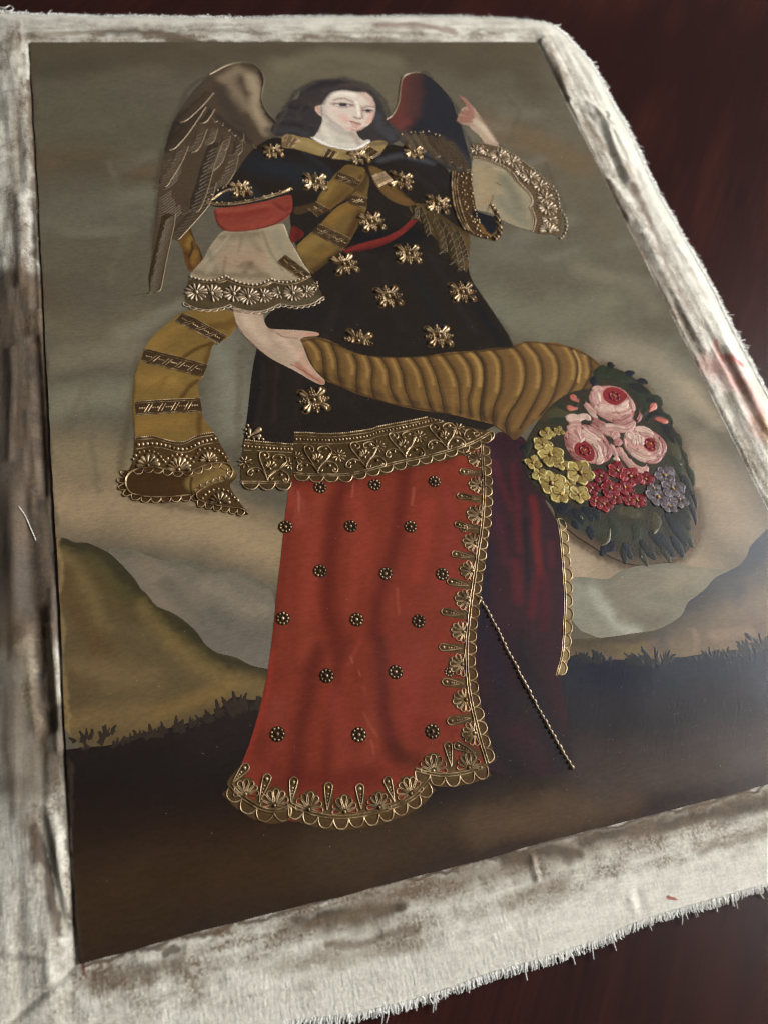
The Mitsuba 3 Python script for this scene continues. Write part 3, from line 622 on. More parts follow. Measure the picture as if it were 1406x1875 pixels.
paint('dark_ground', np.vstack([Q('-14.26,88.44 -0.39,85.14 4.56,84.98 11.17,84.21 18.64,83.10 24.67,84.48 29.91,85.87 36.81,85.97 42.86,85.63 49.04,86.17 54.37,86.44 60.71,87.44 65.25,87.90 71.20,91.80 75.33,95.20 82.97,90.85 93.16,90.72'), Q('123.92,81.11 174.30,82.10 231.93,76.59 247.35,82.34 253.41,81.54 258.01,79.20 262.12,77.99 266.03,76.22 271.29,75.55 276.33,74.25 281.04,74.38 285.99,70.51 293.00,69.33 299.60,69.28 303.14,70.87 308.29,69.54 316.85,69.31 321.61,69.11 326.69,69.56 331.87,68.05 337.91,68.33 344.11,66.80 350.08,66.74 361.75,68.70 381.73,68.81 460.28,73.48 448.37,-21.40 397.05,-13.22 10.62,-18.86 -17.16,-2.54')]), 2.8, (40, 31, 28), [
    S(Q('0.88,69.10 63.19,55.73 137.36,44.76 190.30,38.62'), 46, (29, 23, 21), .9, 1),
    S(Q('2.15,50.58 56.16,38.58 88.02,26.92'), 26, (36, 24, 19), .8, 1),
    S(Q('5.01,24.03 49.47,22.29 95.83,16.11 129.95,12.91'), 32, (52, 37, 22), .95, 1),
    S(Q('6.12,7.41 29.92,7.83'), 22, (50, 36, 22), .7, 1),
    S(Q('105.21,13.98 145.61,14.02 183.16,15.19 221.05,11.79'), 22, (58, 44, 31), .95, 1),
    S(Q('176.72,11.80 209.74,11.79 252.32,10.01'), 16, (76, 58, 42), .85, 1),
    S(Q('248.27,70.53 290.58,65.25 358.02,61.39'), 34, (29, 32, 42), .95, 1),
    S(Q('215.29,62.87 251.86,47.21 279.43,38.84 344.14,34.24'), 22, (33, 30, 33), .9, 1),
    S(Q('238.75,28.40 284.41,21.45 337.56,21.36'), 20, (54, 43, 39), .9, 1),
    S(Q('239.68,15.29 284.03,13.56 332.45,11.37'), 12, (62, 50, 43), .8, 1),
    S(Q('350.95,47.57 382.03,44.52'), 20, (36, 38, 50), .8, 1),
    S(Q('126.96,0.06 178.42,-0.36 233.53,-0.81 326.26,-0.74'), 5, (50, 38, 32), .7, 1),
    S(Q('0.00,78.73 -0.09,33.65 -0.05,2.95'), 2.0, (56, 44, 34), .7, .9)])
# tufts of painted leaves on the crest of the ground
LEAFR = region((48, 39, 32))
LEAFB = region((38, 37, 38))
def tuft(view, rid, *blades):
    put('grass_tuft', [dab(Q_(b), w, 0.05, 2.8 * LAYER - 0.01) for b, w in blades], 'paint_bsdf', ROOT, rid)


def tuft(rid, root, spread, n, hmin, hmax, lean=0.0):
    """A clump of thin brush-drawn blades rising from the crest of the ground (root = its middle, mm)."""
    root = np.asarray(root, float).reshape(2)
    parts = []
    for k in range(n):
        u = rnd.uniform(-1, 1)
        p0 = root + [u * spread * .6, rnd.uniform(-2.5, -.5)]
        h = rnd.uniform(hmin, hmax) * .5 * (1 - .45 * abs(u))
        a = math.radians(90 - 48 * u + lean + rnd.uniform(-14, 14))
        tip = p0 + np.array([math.cos(a), math.sin(a)]) * h
        mid = (p0 + tip) / 2 + np.array([rnd.uniform(-.8, .8), h * .06])
        q = smooth_path(np.array([p0, mid, tip]), 1.0)
        w = np.linspace(1.25, 0.4, len(q)) * rnd.uniform(.75, 1.3) * (0.6 + h * .055)
        parts.append(sweep(q, w, 0.05, 2.8 * LAYER - .01, 5))
    put('grass_tuft', parts, 'paint_bsdf', ROOT, rid)


for c in Q('10.42,85.67 16.58,89.67 6.45,89.11'):
    tuft(LEAFR, c, 7, 7, 7, 14, 10)
for t, n, sp, h0, h1, ln in (('37.53,84.49', 10, 9, 7, 13, 8), ('47.13,84.76', 12, 9, 8, 17, -8), ('53.45,86.18', 9, 9, 6, 13, -10), ('61.53,86.81', 8, 9, 6, 10, 0), ('68.76,87.19', 11, 9, 9, 19, 0), ('75.44,89.55', 12, 9, 10, 20, 0), ('81.67,88.30', 11, 8, 8, 18, -6), ('88.21,88.87', 8, 8, 6, 12, 0), ('22.93,83.96', 7, 8, 4, 8, 0), ('29.89,85.61', 7, 8, 4, 9, 0)):
    tuft(LEAFR, Q(t), sp, n, h0, h1, ln)
for t, n, sp, h0, h1, ln in (('257.80,78.64', 11, 9, 8, 16, 6), ('263.52,76.87', 10, 8, 6, 14, 10), ('252.90,80.18', 7, 7, 6, 11, 0), ('281.51,73.26', 8, 7, 8, 16, 24), ('286.38,71.46', 11, 9, 12, 24, 10), ('292.27,69.82', 12, 9, 12, 25, -8), ('297.62,70.18', 9, 7, 10, 21, 0), ('325.08,68.19', 8, 9, 6, 12, 12), ('335.17,66.71', 9, 8, 6, 13, 10), ('340.79,66.09', 9, 8, 8, 15, 10), ('348.67,65.94', 10, 9, 9, 19, 24), ('357.25,67.01', 10, 9, 8, 17, 14), ('315.60,68.67', 6, 8, 4, 7, 0), ('346.44,66.67', 9, 9, 10, 20, 10), ('357.39,67.71', 9, 9, 8, 17, 0)):
    tuft(LEAFB, Q(t), sp, n, h0, h1, ln)
put('grass_tuft', [dab(Q('352.58,70.77 351.35,73.36 349.95,75.62'), 1.3, .05, 2.8 * LAYER - .01)], 'paint_bsdf', ROOT, LEAFB)

# ------------------------------------------------------------------ wings
FEATH = [region(c) for c in ((72, 59, 45), (62, 50, 38), (80, 66, 50), (54, 44, 34))]
FEATHG = [region(c) for c in ((56, 43, 26), (50, 39, 23), (64, 50, 30))]
WL = paint('left_wing', Q('123.29,554.77 128.97,559.00 132.81,562.08 142.22,567.46 149.39,568.77 156.87,565.92 161.84,558.29 162.73,547.39 159.72,536.73 157.42,524.95 158.75,511.99 164.37,499.75 162.41,478.16 150.75,472.64 143.06,470.61 136.99,462.62 130.39,455.96 127.63,442.37 117.22,435.14 105.24,425.98 102.91,419.63 99.39,415.58 100.01,416.53 93.13,409.23 88.89,402.56 85.45,393.88 82.18,390.74 79.45,392.31 76.89,386.45 72.95,371.57 68.15,352.15 66.18,348.58 63.27,349.49 62.16,357.14 62.85,363.43 65.66,384.04 68.22,400.69 71.35,417.82 75.19,439.13 77.97,454.25 82.23,473.51 90.30,501.81 99.02,518.89 110.42,539.12'), 3.2, (68, 55, 42), [
    S(Q('132.97,550.59 144.61,559.88 153.35,554.31 153.68,539.52'), 9, (122, 106, 83), .8, 1),
    S(Q('153.60,550.24 154.38,532.89 150.47,518.66 153.14,503.29 156.98,490.66'), 8.5, (144, 126, 100), .85, 1),
    S(Q('137.53,546.50 140.19,529.30 145.41,518.81'), 10, (118, 101, 80), .75, 1),
    S(Q('130.32,537.38 130.71,521.80 134.87,503.93 141.29,491.28'), 9, (58, 49, 42), .85, 1),
    S(Q('161.62,556.92 161.82,546.05 158.70,534.11 156.87,523.66 158.55,510.72 163.43,499.15'), 2.4, (46, 41, 36), .9, .9),
    S(Q('90.57,500.57 98.07,517.66 110.26,537.82 121.09,550.79'), 7, (64, 54, 44), .8, 1),
    S(Q('84.13,476.92 90.05,495.73 101.54,512.54 112.52,522.30'), 8, (42, 36, 31), .9, 1),
    S(Q('122.40,509.36 131.82,494.12 141.46,481.50'), 5, (46, 40, 35), .8, 1),
    S(Q('157.38,493.13 160.74,483.11 152.14,476.19'), 6, (68, 58, 48), .8, 1)])
labels[WL] = {'label': 'pale shouldered brown wing with raised gold feather shafts'}


def feather(axis, w, side, rid, parent, zl=3.3, barbs=0, shaft=0.32, shaft_bsdf='bronze_bsdf', hook=True):
    axis = np.asarray(axis, float)
    z = zl * LAYER
    nrm = np.array([axis[0] - axis[-1]])[0]
    nrm = np.array([-nrm[1], nrm[0]]) / (np.linalg.norm(nrm) + 1e-9) * side
    mid = axis + nrm * w * 0.55
    key = put('feather', [dab(mid, w * 0.62, 0.32, z - 0.03, 1.4, .05, .18)], 'paint_bsdf', parent, rid)
    lines = [tube(axis, shaft, z + 0.24, 0.8)]
    if barbs:
        q, t = along(axis, barbs)
        for c, d in zip(q[1:-1], t[1:-1]):
            o = nrm * 0.8 + d * 0.75
            l = w * rnd.uniform(0.95, 1.2)
            lines.append(tube([c, c + o * l * 0.5 + d * 0.3, c + o * l + d * l * 0.25], 0.14, z + 0.30, 1.5, h=0.2))
    if lines[1:]:
        gold('barbs', lines[1:], key if key.count('__') < 2 else parent, 'barb_bsdf')
    gold('shaft', lines[:1], parent, shaft_bsdf)
    return key


# primaries of the left wing, from the lowest
feather(Q('83.28,414.16 81.42,403.81 77.72,389.74 72.95,371.57 68.15,352.15 66.21,348.89 64.46,348.44'), 7.5, 1, FEATHG[0], WL, 3.30, 44, .34)
feather(Q('113.34,440.96 108.27,425.78 102.38,415.37 84.89,393.24 82.70,391.03 81.74,391.11'), 7, 1, FEATH[1], WL, 3.36, 16, .32)
feather(Q('99.08,477.41 92.56,461.43 84.84,447.12 80.63,439.60 78.70,439.17'), 6.5, 1, FEATH[0], WL, 3.42, 14)
feather(Q('122.53,479.93 113.87,456.85 107.25,435.75 101.55,420.80 98.64,415.63 96.59,414.17'), 7.5, 1, FEATH[3], WL, 3.5, 18)
feather(Q('132.08,467.58 127.36,451.51 121.08,440.50 116.45,435.18'), 7.5, 1, FEATH[0], WL, 3.45, 10, .2)
feather(Q('125.41,477.40 121.08,463.43 115.13,454.48 111.57,451.25'), 6, 1, FEATH[2], WL, 3.6, 10, .2)
feather(Q('113.98,494.81 108.03,479.38 104.09,473.05 100.28,470.89'), 6, 1, FEATH[0], WL, 3.65, 8)
feather(Q('121.25,494.52 117.24,482.56 113.59,479.13 110.73,478.66'), 5, 1, FEATH[2], WL, 3.7, 6, .22)
feather(Q('129.16,486.88 126.04,476.18 123.16,472.74 121.64,473.41'), 5, 1, FEATH[0], WL, 3.7, 6, .22)
feather(Q('136.58,481.72 135.17,472.17 132.08,467.58 129.59,467.11'), 5, 1, FEATH[1], WL, 3.7, 6, .22)
feather(Q('116.15,518.39 108.74,504.84 98.74,488.15 90.35,476.63 85.77,473.92'), 6.5, 1, FEATH[3], WL, 3.75, 0, .42)
feather(Q('123.51,533.61 115.81,522.21 106.11,509.90 100.15,503.91 96.34,502.20'), 5.5, 1, FEATH[1], WL, 3.8, 0, .36)
feather(Q('121.99,515.68 118.14,508.25 114.58,502.78 111.49,500.79 108.70,501.14'), 3.5, 1, FEATH[3], WL, 3.85, 0, .42)
for q in (Q('88.48,452.53 81.58,445.08 77.22,443.12'), Q('91.41,458.05 83.92,452.79 78.38,450.85'), Q('90.11,467.32 84.35,464.15 79.79,463.24'), Q('82.79,435.07 77.02,430.00 73.84,428.05'), Q('84.22,427.36 77.62,421.36 72.53,418.52'), Q('87.35,421.76 79.90,414.82 71.54,412.26')):
    gold('barb', [tube(q + [0, o], 0.14, 3.2 * LAYER, 1.2, h=.22) for o in (0, -2.2, -4.4, -6.6)], WL, 'barb_bsdf')
gold('raised_outline', [tube(Q('123.29,554.77 128.02,558.34 132.81,562.08 137.55,565.17 142.22,567.46 149.39,568.77'), 0.55, 3.2 * LAYER), tube(Q('149.39,568.77 156.87,565.92 161.84,558.29 162.55,547.39 159.72,536.73 157.25,524.95 158.75,511.99 164.37,499.75'), 0.45, 3.2 * LAYER)], WL, 'bronze_bsdf')
gold('raised_scallop', [tube(q, 0.3, 3.9 * LAYER) for q in (Q('119.53,506.33 120.19,501.96 122.39,503.12'), Q('122.96,501.24 124.99,498.07 126.22,501.12'), Q('125.64,496.82 128.30,492.41 130.19,494.18'), Q('129.84,491.74 131.59,486.78 133.39,487.93'), Q('133.36,484.89 135.68,481.15 137.75,484.09 138.63,488.93'), Q('138.28,487.73 138.07,478.03 139.20,477.38'), Q('143.35,477.79 144.02,474.15 145.64,474.08'))], WL, 'bronze_bsdf')

WR = paint('right_wing', Q('246.33,500.22 251.92,504.62 257.77,513.72 263.33,527.09 267.62,540.80 271.73,549.86 278.02,554.03 283.05,554.95 286.82,554.61 293.04,548.80 299.26,535.96 303.69,520.57 303.52,502.91 302.98,484.40 301.45,467.69 300.58,455.11 297.58,441.65 288.94,441.52 282.36,443.72 276.60,448.92 267.37,458.02 260.11,464.59 252.41,474.97 249.65,480.14 250.31,490.35 247.96,495.61'), 3.2, (36, 35, 39), [
    S(Q('273.93,549.12 269.54,535.20 265.04,518.89 258.58,505.72 252.44,495.44'), 16, (88, 46, 40), .95, .9),
    S(Q('280.94,550.42 277.99,535.02 268.37,508.06'), 12, (66, 42, 39), .85, 1),
    S(Q('254.79,490.18 257.84,495.25 262.10,497.71'), 6, (92, 50, 46), .7, 1),
    S(Q('255.87,479.88 268.24,471.74 279.25,458.67 289.04,448.26'), 11, (68, 60, 52), .9, 1),
    S(Q('283.99,476.13 290.28,465.67 295.81,452.85'), 9, (60, 55, 52), .7, 1)])
labels[WR] = {'label': 'dark wing with a red inner edge'}
gold('raised_outline', [tube(Q('246.25,500.62 251.40,504.37 256.99,512.41 261.88,523.04 265.80,535.28 268.58,543.58 272.31,550.27 279.01,554.15 286.90,554.90'), 0.5, 3.2 * LAYER), tube(Q('286.82,554.61 293.11,549.09 299.34,536.24 303.77,520.84 303.52,502.91'), 0.25, 3.2 * LAYER)], WR, 'bronze_bsdf')
for ax, w in ((Q('258.01,484.90 260.27,475.88 260.74,467.05 257.62,465.33'), 3.6), (Q('265.20,484.61 267.10,474.32 268.41,465.44 266.31,464.29'), 4.2), (Q('271.68,485.00 273.61,471.49 277.79,459.99 274.46,457.67'), 5), (Q('277.52,482.83 281.38,469.88 285.05,453.41 282.03,452.33'), 5.5), (Q('285.37,481.21 288.47,465.75 290.83,448.16 287.47,445.88'), 6), (Q('291.27,475.82 294.31,460.43 296.40,445.40 293.91,443.08'), 6)):
    feather(ax, w, 1, FEATH[rnd.randrange(3)], WR, 3.4, 0, .2)
gold('bead_string', [bead(c, 0.9, 3.3 * LAYER) for c in Q('254.13,483.78 261.41,485.79 264.55,485.67 268.55,485.25 270.94,485.67 275.67,486.26 279.79,482.73 282.70,481.58')], WR)

WD = paint('lower_feathers', Q('240.39,410.39 247.52,411.62 255.40,412.23 263.10,399.17 269.39,390.84 274.58,384.88 278.38,380.15 274.72,368.42 266.05,344.82 264.09,348.11 262.29,353.50 259.14,360.11 255.97,366.76 253.84,371.23 252.55,378.91 250.10,382.37 247.13,390.29 245.22,395.98 242.74,399.51'), 5.6, (74, 58, 33), [S(Q('254.81,409.98 264.96,393.41 277.01,381.36'), 5, (52, 40, 26), .7, 1), S(Q('252.04,383.31 258.37,363.36 265.42,346.95'), 5, (58, 46, 28), .7, 1)])
for ax, w in ((Q('247.23,410.49 247.20,403.69 244.95,398.23 241.92,399.57'), 4), (Q('250.02,408.02 251.04,395.55 250.10,382.37 250.44,390.04'), 4), (Q('256.41,403.04 259.24,384.95 257.60,366.62 255.44,367.88'), 5), (Q('261.36,395.92 264.11,377.99 262.35,356.66 260.48,358.93'), 5), (Q('266.57,389.94 267.89,373.32 265.08,350.11 263.05,350.29'), 5), (Q('270.92,384.05 271.65,368.68 270.13,358.09 268.13,359.33')  , 5)):
    feather(ax, w, 1, FEATHG[rnd.randrange(3)], WD, 5.7, 8, .26)

# ------------------------------------------------------------------ robe, sleeves, skin
ROBE = paint('dark_robe', Q('161.14,486.34 145.99,476.71 135.64,463.81 127.49,449.02 115.46,436.49 105.59,427.28 107.12,417.01 137.01,419.03 162.03,428.85 156.62,404.39 155.89,379.64 163.95,336.62 143.91,331.88 128.58,325.96 122.72,310.24 117.68,297.02 112.56,280.61 104.58,246.59 97.88,226.06 127.38,219.99 206.46,227.31 244.97,218.11 277.83,254.02 279.99,286.16 276.33,302.31 271.33,323.67 265.80,345.75 277.96,382.43 275.30,395.74 276.42,417.21 282.13,443.73 270.58,457.01 253.10,470.69 239.51,474.83 216.43,454.08 194.47,463.67 173.41,477.76'), 4.0, (34, 28, 24), [
    S(Q('143.06,457.93 161.04,451.49 189.57,438.96'), 20, (33, 35, 39), .9, 1),
    S(Q('112.71,426.81 132.40,437.03 138.12,426.19'), 8, (35, 38, 43), .8, 1),
    S(Q('249.98,458.05 264.95,451.53 272.79,434.07'), 12, (34, 31, 32), .8, 1),
    S(Q('231.44,457.84 250.82,461.47 269.67,453.58'), 5, (70, 72, 76), .5, 1),
    S(Q('187.72,391.96 207.84,380.33 239.21,382.89'), 16, (20, 20, 23), .8, 1),
    S(Q('185.03,343.77 180.98,308.15'), 10, (32, 28, 27), .7, 1),
    S(Q('230.60,348.97 234.46,320.41 238.14,293.08'), 8, (28, 28, 31), .6, 1),
    S(Q('152.90,324.31 171.62,313.53'), 8, (29, 27, 31), .6, 1),
    S(Q('261.59,336.49 267.13,303.30 272.76,284.77'), 6, (24, 24, 27), .7, 1),
    S(Q('129.10,288.71 124.21,265.34 120.47,246.67'), 2.6, (44, 34, 32), .6, 1),
    S(Q('116.94,290.15 112.05,266.89 106.78,244.80'), 5, (24, 22, 24), .7, 1),
    S(Q('138.08,244.29 171.22,247.53 202.81,239.42'), 12, (32, 26, 22), .8, 1),
    S(Q('176.12,335.42 163.97,310.00 157.34,293.69'), 5, (40, 33, 30), .6, 1), S(Q('210.80,360.40 207.92,332.29 208.66,305.14'), 4, (38, 33, 31), .5, 1), S(Q('245.53,362.27 251.54,327.98 257.26,295.37'), 4, (38, 34, 32), .55, 1), S(Q('142.52,295.40 139.16,271.34 132.76,241.24'), 4, (38, 30, 27), .6, 1), S(Q('119.81,287.78 115.18,262.62 109.24,240.76'), 3, (40, 32, 28), .55, 1), S(Q('156.66,273.18 165.61,252.17 170.40,243.76'), 4, (36, 29, 25), .6, 1), S(Q('253.90,440.77 263.19,429.06 266.58,396.38'), 5, (40, 36, 36), .5, 1), S(Q('179.36,467.24 191.72,449.81 201.64,422.07'), 5, (40, 41, 45), .5, 1)])
paint('red_belt', Q('156.77,399.78 162.49,393.79 164.50,389.95 161.00,385.66 152.11,380.95'), 4.5, (92, 30, 24), [S(Q('157.94,398.77 160.98,392.99 158.35,385.87'), 4, (60, 24, 22), .6, 1)])
paint('red_belt', Q('187.18,373.53 196.24,377.33 207.98,380.05 218.51,382.93 229.86,388.62 237.15,394.75 244.08,401.98 250.63,407.40 247.20,399.81 240.96,392.54 231.77,384.69 221.60,378.03 210.66,373.39 197.60,370.85 186.44,369.99'), 4.5, (84, 27, 24), [
    S(Q('189.68,372.42 203.06,376.77 218.08,381.10 231.04,387.58 244.31,400.02'), 3.5, (106, 36, 30), .8, 1), S(Q('187.78,369.87 209.09,372.61 224.60,378.71'), 2.6, (52, 22, 20), .7, 1)])

paint('red_sleeve_band', Q('108.40,417.38 118.38,417.41 133.13,419.60 147.11,422.04 161.89,427.78 161.90,421.80 160.10,411.61 156.61,406.77 153.41,403.40 146.53,399.62 139.96,397.28 131.48,395.40 124.31,394.98 118.27,395.03 113.40,396.10 110.77,398.81 109.25,402.42 108.18,409.55'), 5.2, (118, 50, 37), [
    S(Q('111.36,410.74 125.47,409.73 142.47,412.85'), 4, (108, 38, 30), .8, 1), S(Q('111.93,414.98 127.22,414.63 148.59,418.26'), 3, (132, 62, 46), .6, 1),
    S(Q('115.83,399.12 130.06,399.45 147.23,403.85'), 4, (126, 54, 39), .7, 1), S(Q('149.63,418.19 154.89,411.98 158.52,414.65'), 3, (96, 34, 28), .8, 1), S(Q('108.92,415.19 109.43,403.81 115.35,395.67 129.38,395.00 145.39,399.00 158.80,410.25'), 1.2, (70, 32, 24), .6, 1)])
SL = paint('white_sleeve', Q('111.57,397.35 119.23,394.67 129.43,395.28 139.91,397.01 151.50,401.39 152.97,394.88 153.05,386.43 155.15,377.94 156.97,370.93 159.28,361.25 162.42,353.62 157.23,350.13 152.05,349.30 144.36,350.94 136.54,351.68 128.99,347.59 122.17,347.60 115.07,352.14 107.88,356.05 101.84,354.03 96.17,354.57 89.82,357.09 85.39,359.81 90.98,366.70 96.63,373.44 99.38,379.88 104.30,387.59'), 4.9, (140, 123, 98), [
    S(Q('103.53,374.17 111.40,381.57 121.61,383.45'), 10, (130, 114, 92), .8, 1), S(Q('111.87,370.78 121.21,367.30 131.82,371.73'), 14, (142, 116, 92), .9, 1),
    S(Q('110.73,391.19 118.83,391.93 133.02,392.20'), 6, (104, 94, 72), .7, 1), S(Q('145.36,392.64 147.09,378.61 150.77,364.69'), 8, (126, 118, 94), .8, 1),
    S(Q('118.88,364.86 123.16,367.13 129.75,358.60'), 5, (96, 82, 62), .6, 1), S(Q('90.43,362.19 106.24,358.14 133.23,355.65'), 5, (98, 84, 62), .7, 1),
    S(Q('96.14,369.52 105.19,379.39 114.87,392.24'), 1.4, (152, 142, 118), .5, 1), S(Q('151.38,400.69 153.56,386.39 156.97,370.93 161.05,354.41'), 0.9, (176, 164, 132), .9, .8),
    S(Q('100.35,379.80 103.11,363.64'), 4, (108, 100, 80), .6, 1), S(Q('117.66,383.77 120.82,378.07'), 5, (150, 124, 98), .6, 1), S(Q('138.63,376.57 140.84,365.57'), 6, (138, 128, 102), .6, 1), S(Q('125.11,366.96 120.05,359.48'), 3, (88, 74, 56), .5, 1), S(Q('104.15,371.46 97.06,361.59'), 3, (146, 136, 112), .5, 1), S(Q('137.26,393.27 138.63,376.57 143.90,359.96'), 2, (96, 84, 64), .5, 1), S(Q('110.30,373.59 106.24,358.14'), 2, (98, 86, 66), .45, 1), S(Q('122.61,390.25 118.86,378.24'), 2, (100, 90, 70), .45, 1), S(Q('128.38,388.40 132.67,377.08'), 4, (112, 100, 78), .6, 1)])
SLE = paint('sleeve_lace', Q('85.35,357.80 91.76,355.85 96.27,354.53 101.67,354.92 107.69,357.08 112.87,352.97 117.90,350.23 125.09,348.19 130.09,349.53 136.03,352.16 139.75,349.52 143.77,348.68 150.14,349.18 155.26,350.35 161.32,352.56 163.59,345.89 166.18,335.61 162.40,332.39 158.52,330.28 154.16,329.21 149.98,329.01 144.61,329.74 138.83,331.92 135.07,329.83 128.69,328.04 123.89,327.49 118.65,328.20 113.60,330.12 108.75,333.40 106.04,332.98 101.96,332.18 93.43,332.20 85.88,334.44 80.55,338.87 83.03,349.12'), 5.4, (64, 52, 34), [S(Q('82.23,342.17 97.01,334.60 123.24,331.92 157.95,334.63'), 6, (78, 64, 42), .7, 1), S(Q('136.56,330.56 150.33,330.93 161.37,334.29'), 4, (84, 74, 56), .6, 1)], n=1)
z = 5.4 * LAYER
gold('bead_string', bead_row(Q('86.82,359.01 91.84,356.47 96.32,354.98 101.71,355.19 107.78,357.70'), .92, z, n=10) + bead_row(Q('109.33,356.65 112.94,353.41 117.98,350.77 125.18,348.82 130.16,349.97 136.09,352.52'), .92, z, n=12) + bead_row(Q('137.69,351.27 139.86,350.15 143.83,349.04 150.20,349.54 154.60,350.60 158.40,352.09'), .92, z, n=9), SLE, 'pale_bsdf')
gold('edging_cord', [tube(p, .32, z) for p in (Q('85.56,356.70 91.60,354.52 96.12,353.38 101.50,353.59 107.45,355.29'), Q('100.67,352.41 104.74,352.74 108.26,353.85'), Q('108.32,354.30 112.61,351.10 117.67,348.63 124.85,346.68 129.79,347.65 135.74,350.36'), Q('125.44,346.09 131.06,346.99 136.33,349.75'), Q('136.33,349.75 143.52,347.25 149.82,347.38 155.01,349.00 161.67,352.53'))], SLE)


LR_KEY = [None]


def bead_flower(c, r, n, a0=0, a1=360, zz=None, parent=SLE, squash=1.0, name='bead_flower'):
    zz = z if zz is None else zz
    c = np.asarray(c, float).reshape(2)
    parts = [bead(c, r * 0.2, zz, 1.0)]
    for k in range(n):
        a = math.radians(a0 + (a1 - a0) * (k + 0.5) / n + rnd.uniform(-3, 3))
        d = np.array([math.cos(a), math.sin(a)])
        parts.append(drop(c + d * r * 0.30, c + d * r * rnd.uniform(.96, 1.05), r * min(0.13, 1.55 / n), r * 0.15, zz, .7))
        parts.append(bead(c + d * r * .93, r * min(.125, 1.5 / n), zz, 1.15, n=7))
    return gold(name, parts, parent, 'pale_bsdf' if parent == SLE or (zz != z and parent == LR_KEY[0]) else 'gold_bsdf')


for c, r, n, a0, a1 in ((Q('88.59,346.10'), 6.8, 13, 0, 360), (Q('97.75,344.32'), 6.6, 9, -100, 120), (Q('111.07,342.66'), 6.4, 9, 30, 300), (Q('119.82,339.49'), 6.8, 15, 0, 360), (Q('128.80,339.31'), 5.6, 9, -130, 110), (Q('138.97,340.82'), 4.8, 7, 80, 290), (Q('147.58,339.52'), 6.4, 15, 0, 360), (Q('156.16,340.04'), 5.0, 9, -140, 120), (Q('164.04,343.83'), 4.0, 5, 60, 260)):
    bead_flower(c, r, n, a0, a1)
for p, n in ((Q('80.20,338.73 85.85,334.18 93.36,331.69 101.98,332.35 107.91,334.53'), 7), (Q('108.20,333.28 113.52,329.60 121.17,327.25 128.66,327.86 138.00,331.83'), 7), (Q('138.25,331.71 144.55,329.39 149.93,328.75 158.48,330.10 166.04,334.91'), 8)):
    for m in scallops(p, n, 2.0, -1, .32, z):
        gold('scallop', m, SLE, 'pale_bsdf')
    gold('edging_cord', [tube(p, .3, z)], SLE, 'pale_bsdf')

SKIN_ARM = paint('forearm_and_hand', Q('108.72,331.25 108.74,321.41 109.72,315.24 111.79,310.21 114.76,305.11 116.98,301.30 123.11,292.96 127.94,288.31 131.21,285.60 139.37,278.85 145.66,272.35 151.32,267.66 153.89,267.67 154.72,270.32 152.38,276.92 149.50,283.66 147.22,291.03 146.51,295.67 145.79,300.36 145.86,303.66 150.25,304.50 157.08,304.00 158.27,306.28 154.12,308.08 144.92,310.17 134.65,311.83 129.04,312.84 127.20,314.38 125.89,319.23 127.17,327.25 108.96,331.86'), 5.0, (158, 134, 112), [
    S(Q('111.47,327.26 112.49,314.94 117.52,304.80 125.22,294.46 133.24,286.52'), 3.6, (150, 128, 106), .8, 1),
    S(Q('114.84,324.44 118.61,311.86 124.70,302.79'), 5.5, (172, 150, 124), .9, 1),
    S(Q('126.48,325.69 127.39,319.42 129.12,312.52'), 3, (126, 98, 80), .8, 1),
    S(Q('109.02,329.98 126.48,325.69'), 2.2, (112, 88, 68), .7, 1),
    S(Q('132.71,305.48 138.94,297.60 141.42,290.22'), 5, (176, 148, 124), .9, 1),
    S(Q('131.83,311.61 140.81,308.20 156.79,305.82'), 2.0, (168, 130, 110), .9, 1),
    S(Q('140.39,284.50 146.29,275.70 152.57,269.21'), 3.2, (150, 98, 76), .9, 1),
    S(Q('131.53,309.83 134.77,306.45 143.94,304.22'), .8, (120, 76, 58), .7, .9),
    S(Q('136.71,284.94 143.24,279.53 150.14,271.22'), .8, (112, 66, 50), .7, .9),
    S(Q('143.60,297.07 144.50,286.34 148.34,276.60'), 1.6, (180, 128, 106), .7, 1),
    S(Q('108.57,320.21 112.54,308.93 119.92,296.25 131.12,285.03 145.56,271.79'), .9, (98, 64, 48), .7, 1),
    S(Q('149.58,306.57 153.87,306.77 157.65,305.28'), 1.2, (170, 106, 84), .8, 1)])
SKIN_HAND = paint('raised_hand', Q('311.13,526.87 312.49,525.39 314.01,523.91 315.91,519.76 317.88,515.84 319.67,511.41 320.69,507.01 321.71,502.64 322.72,498.30 324.73,489.67 326.52,478.00 327.54,466.54 316.51,469.92 315.57,474.30 314.86,479.53 312.35,483.82 309.83,488.12 309.17,492.37 305.80,492.50 301.47,495.84 301.46,498.50 304.01,502.15 304.61,504.28 307.93,507.95 308.69,510.64 311.15,512.53 313.49,512.68 313.67,515.96 312.39,520.96'), 4.6, (146, 120, 102), [
    S(Q('311.64,523.74 314.50,514.84 316.88,507.13'), 3.2, (134, 94, 78), .7, 1), S(Q('302.81,497.92 312.57,497.58'), 3.0, (134, 84, 70), .7, 1),
    S(Q('306.42,505.30 315.94,503.91'), 3.0, (130, 86, 72), .7, 1), S(Q('316.79,496.36 321.21,485.57 324.08,474.97'), 6, (170, 152, 128), .95, 1),
    S(Q('310.88,489.14 314.59,483.73 318.10,475.23'), 3, (150, 134, 112), .8, 1), S(Q('321.08,500.50 323.98,489.70 326.44,472.79'), 1.6, (108, 84, 66), .7, 1),
    S(Q('303.65,500.88 310.48,500.86 316.68,501.19'), .6, (96, 50, 42), .7, .9), S(Q('307.93,507.95 313.14,507.47 317.20,508.21'), .6, (96, 50, 42), .7, .9), S(Q('301.99,496.35 307.39,495.41 313.02,496.49'), .6, (100, 54, 44), .7, .9)])

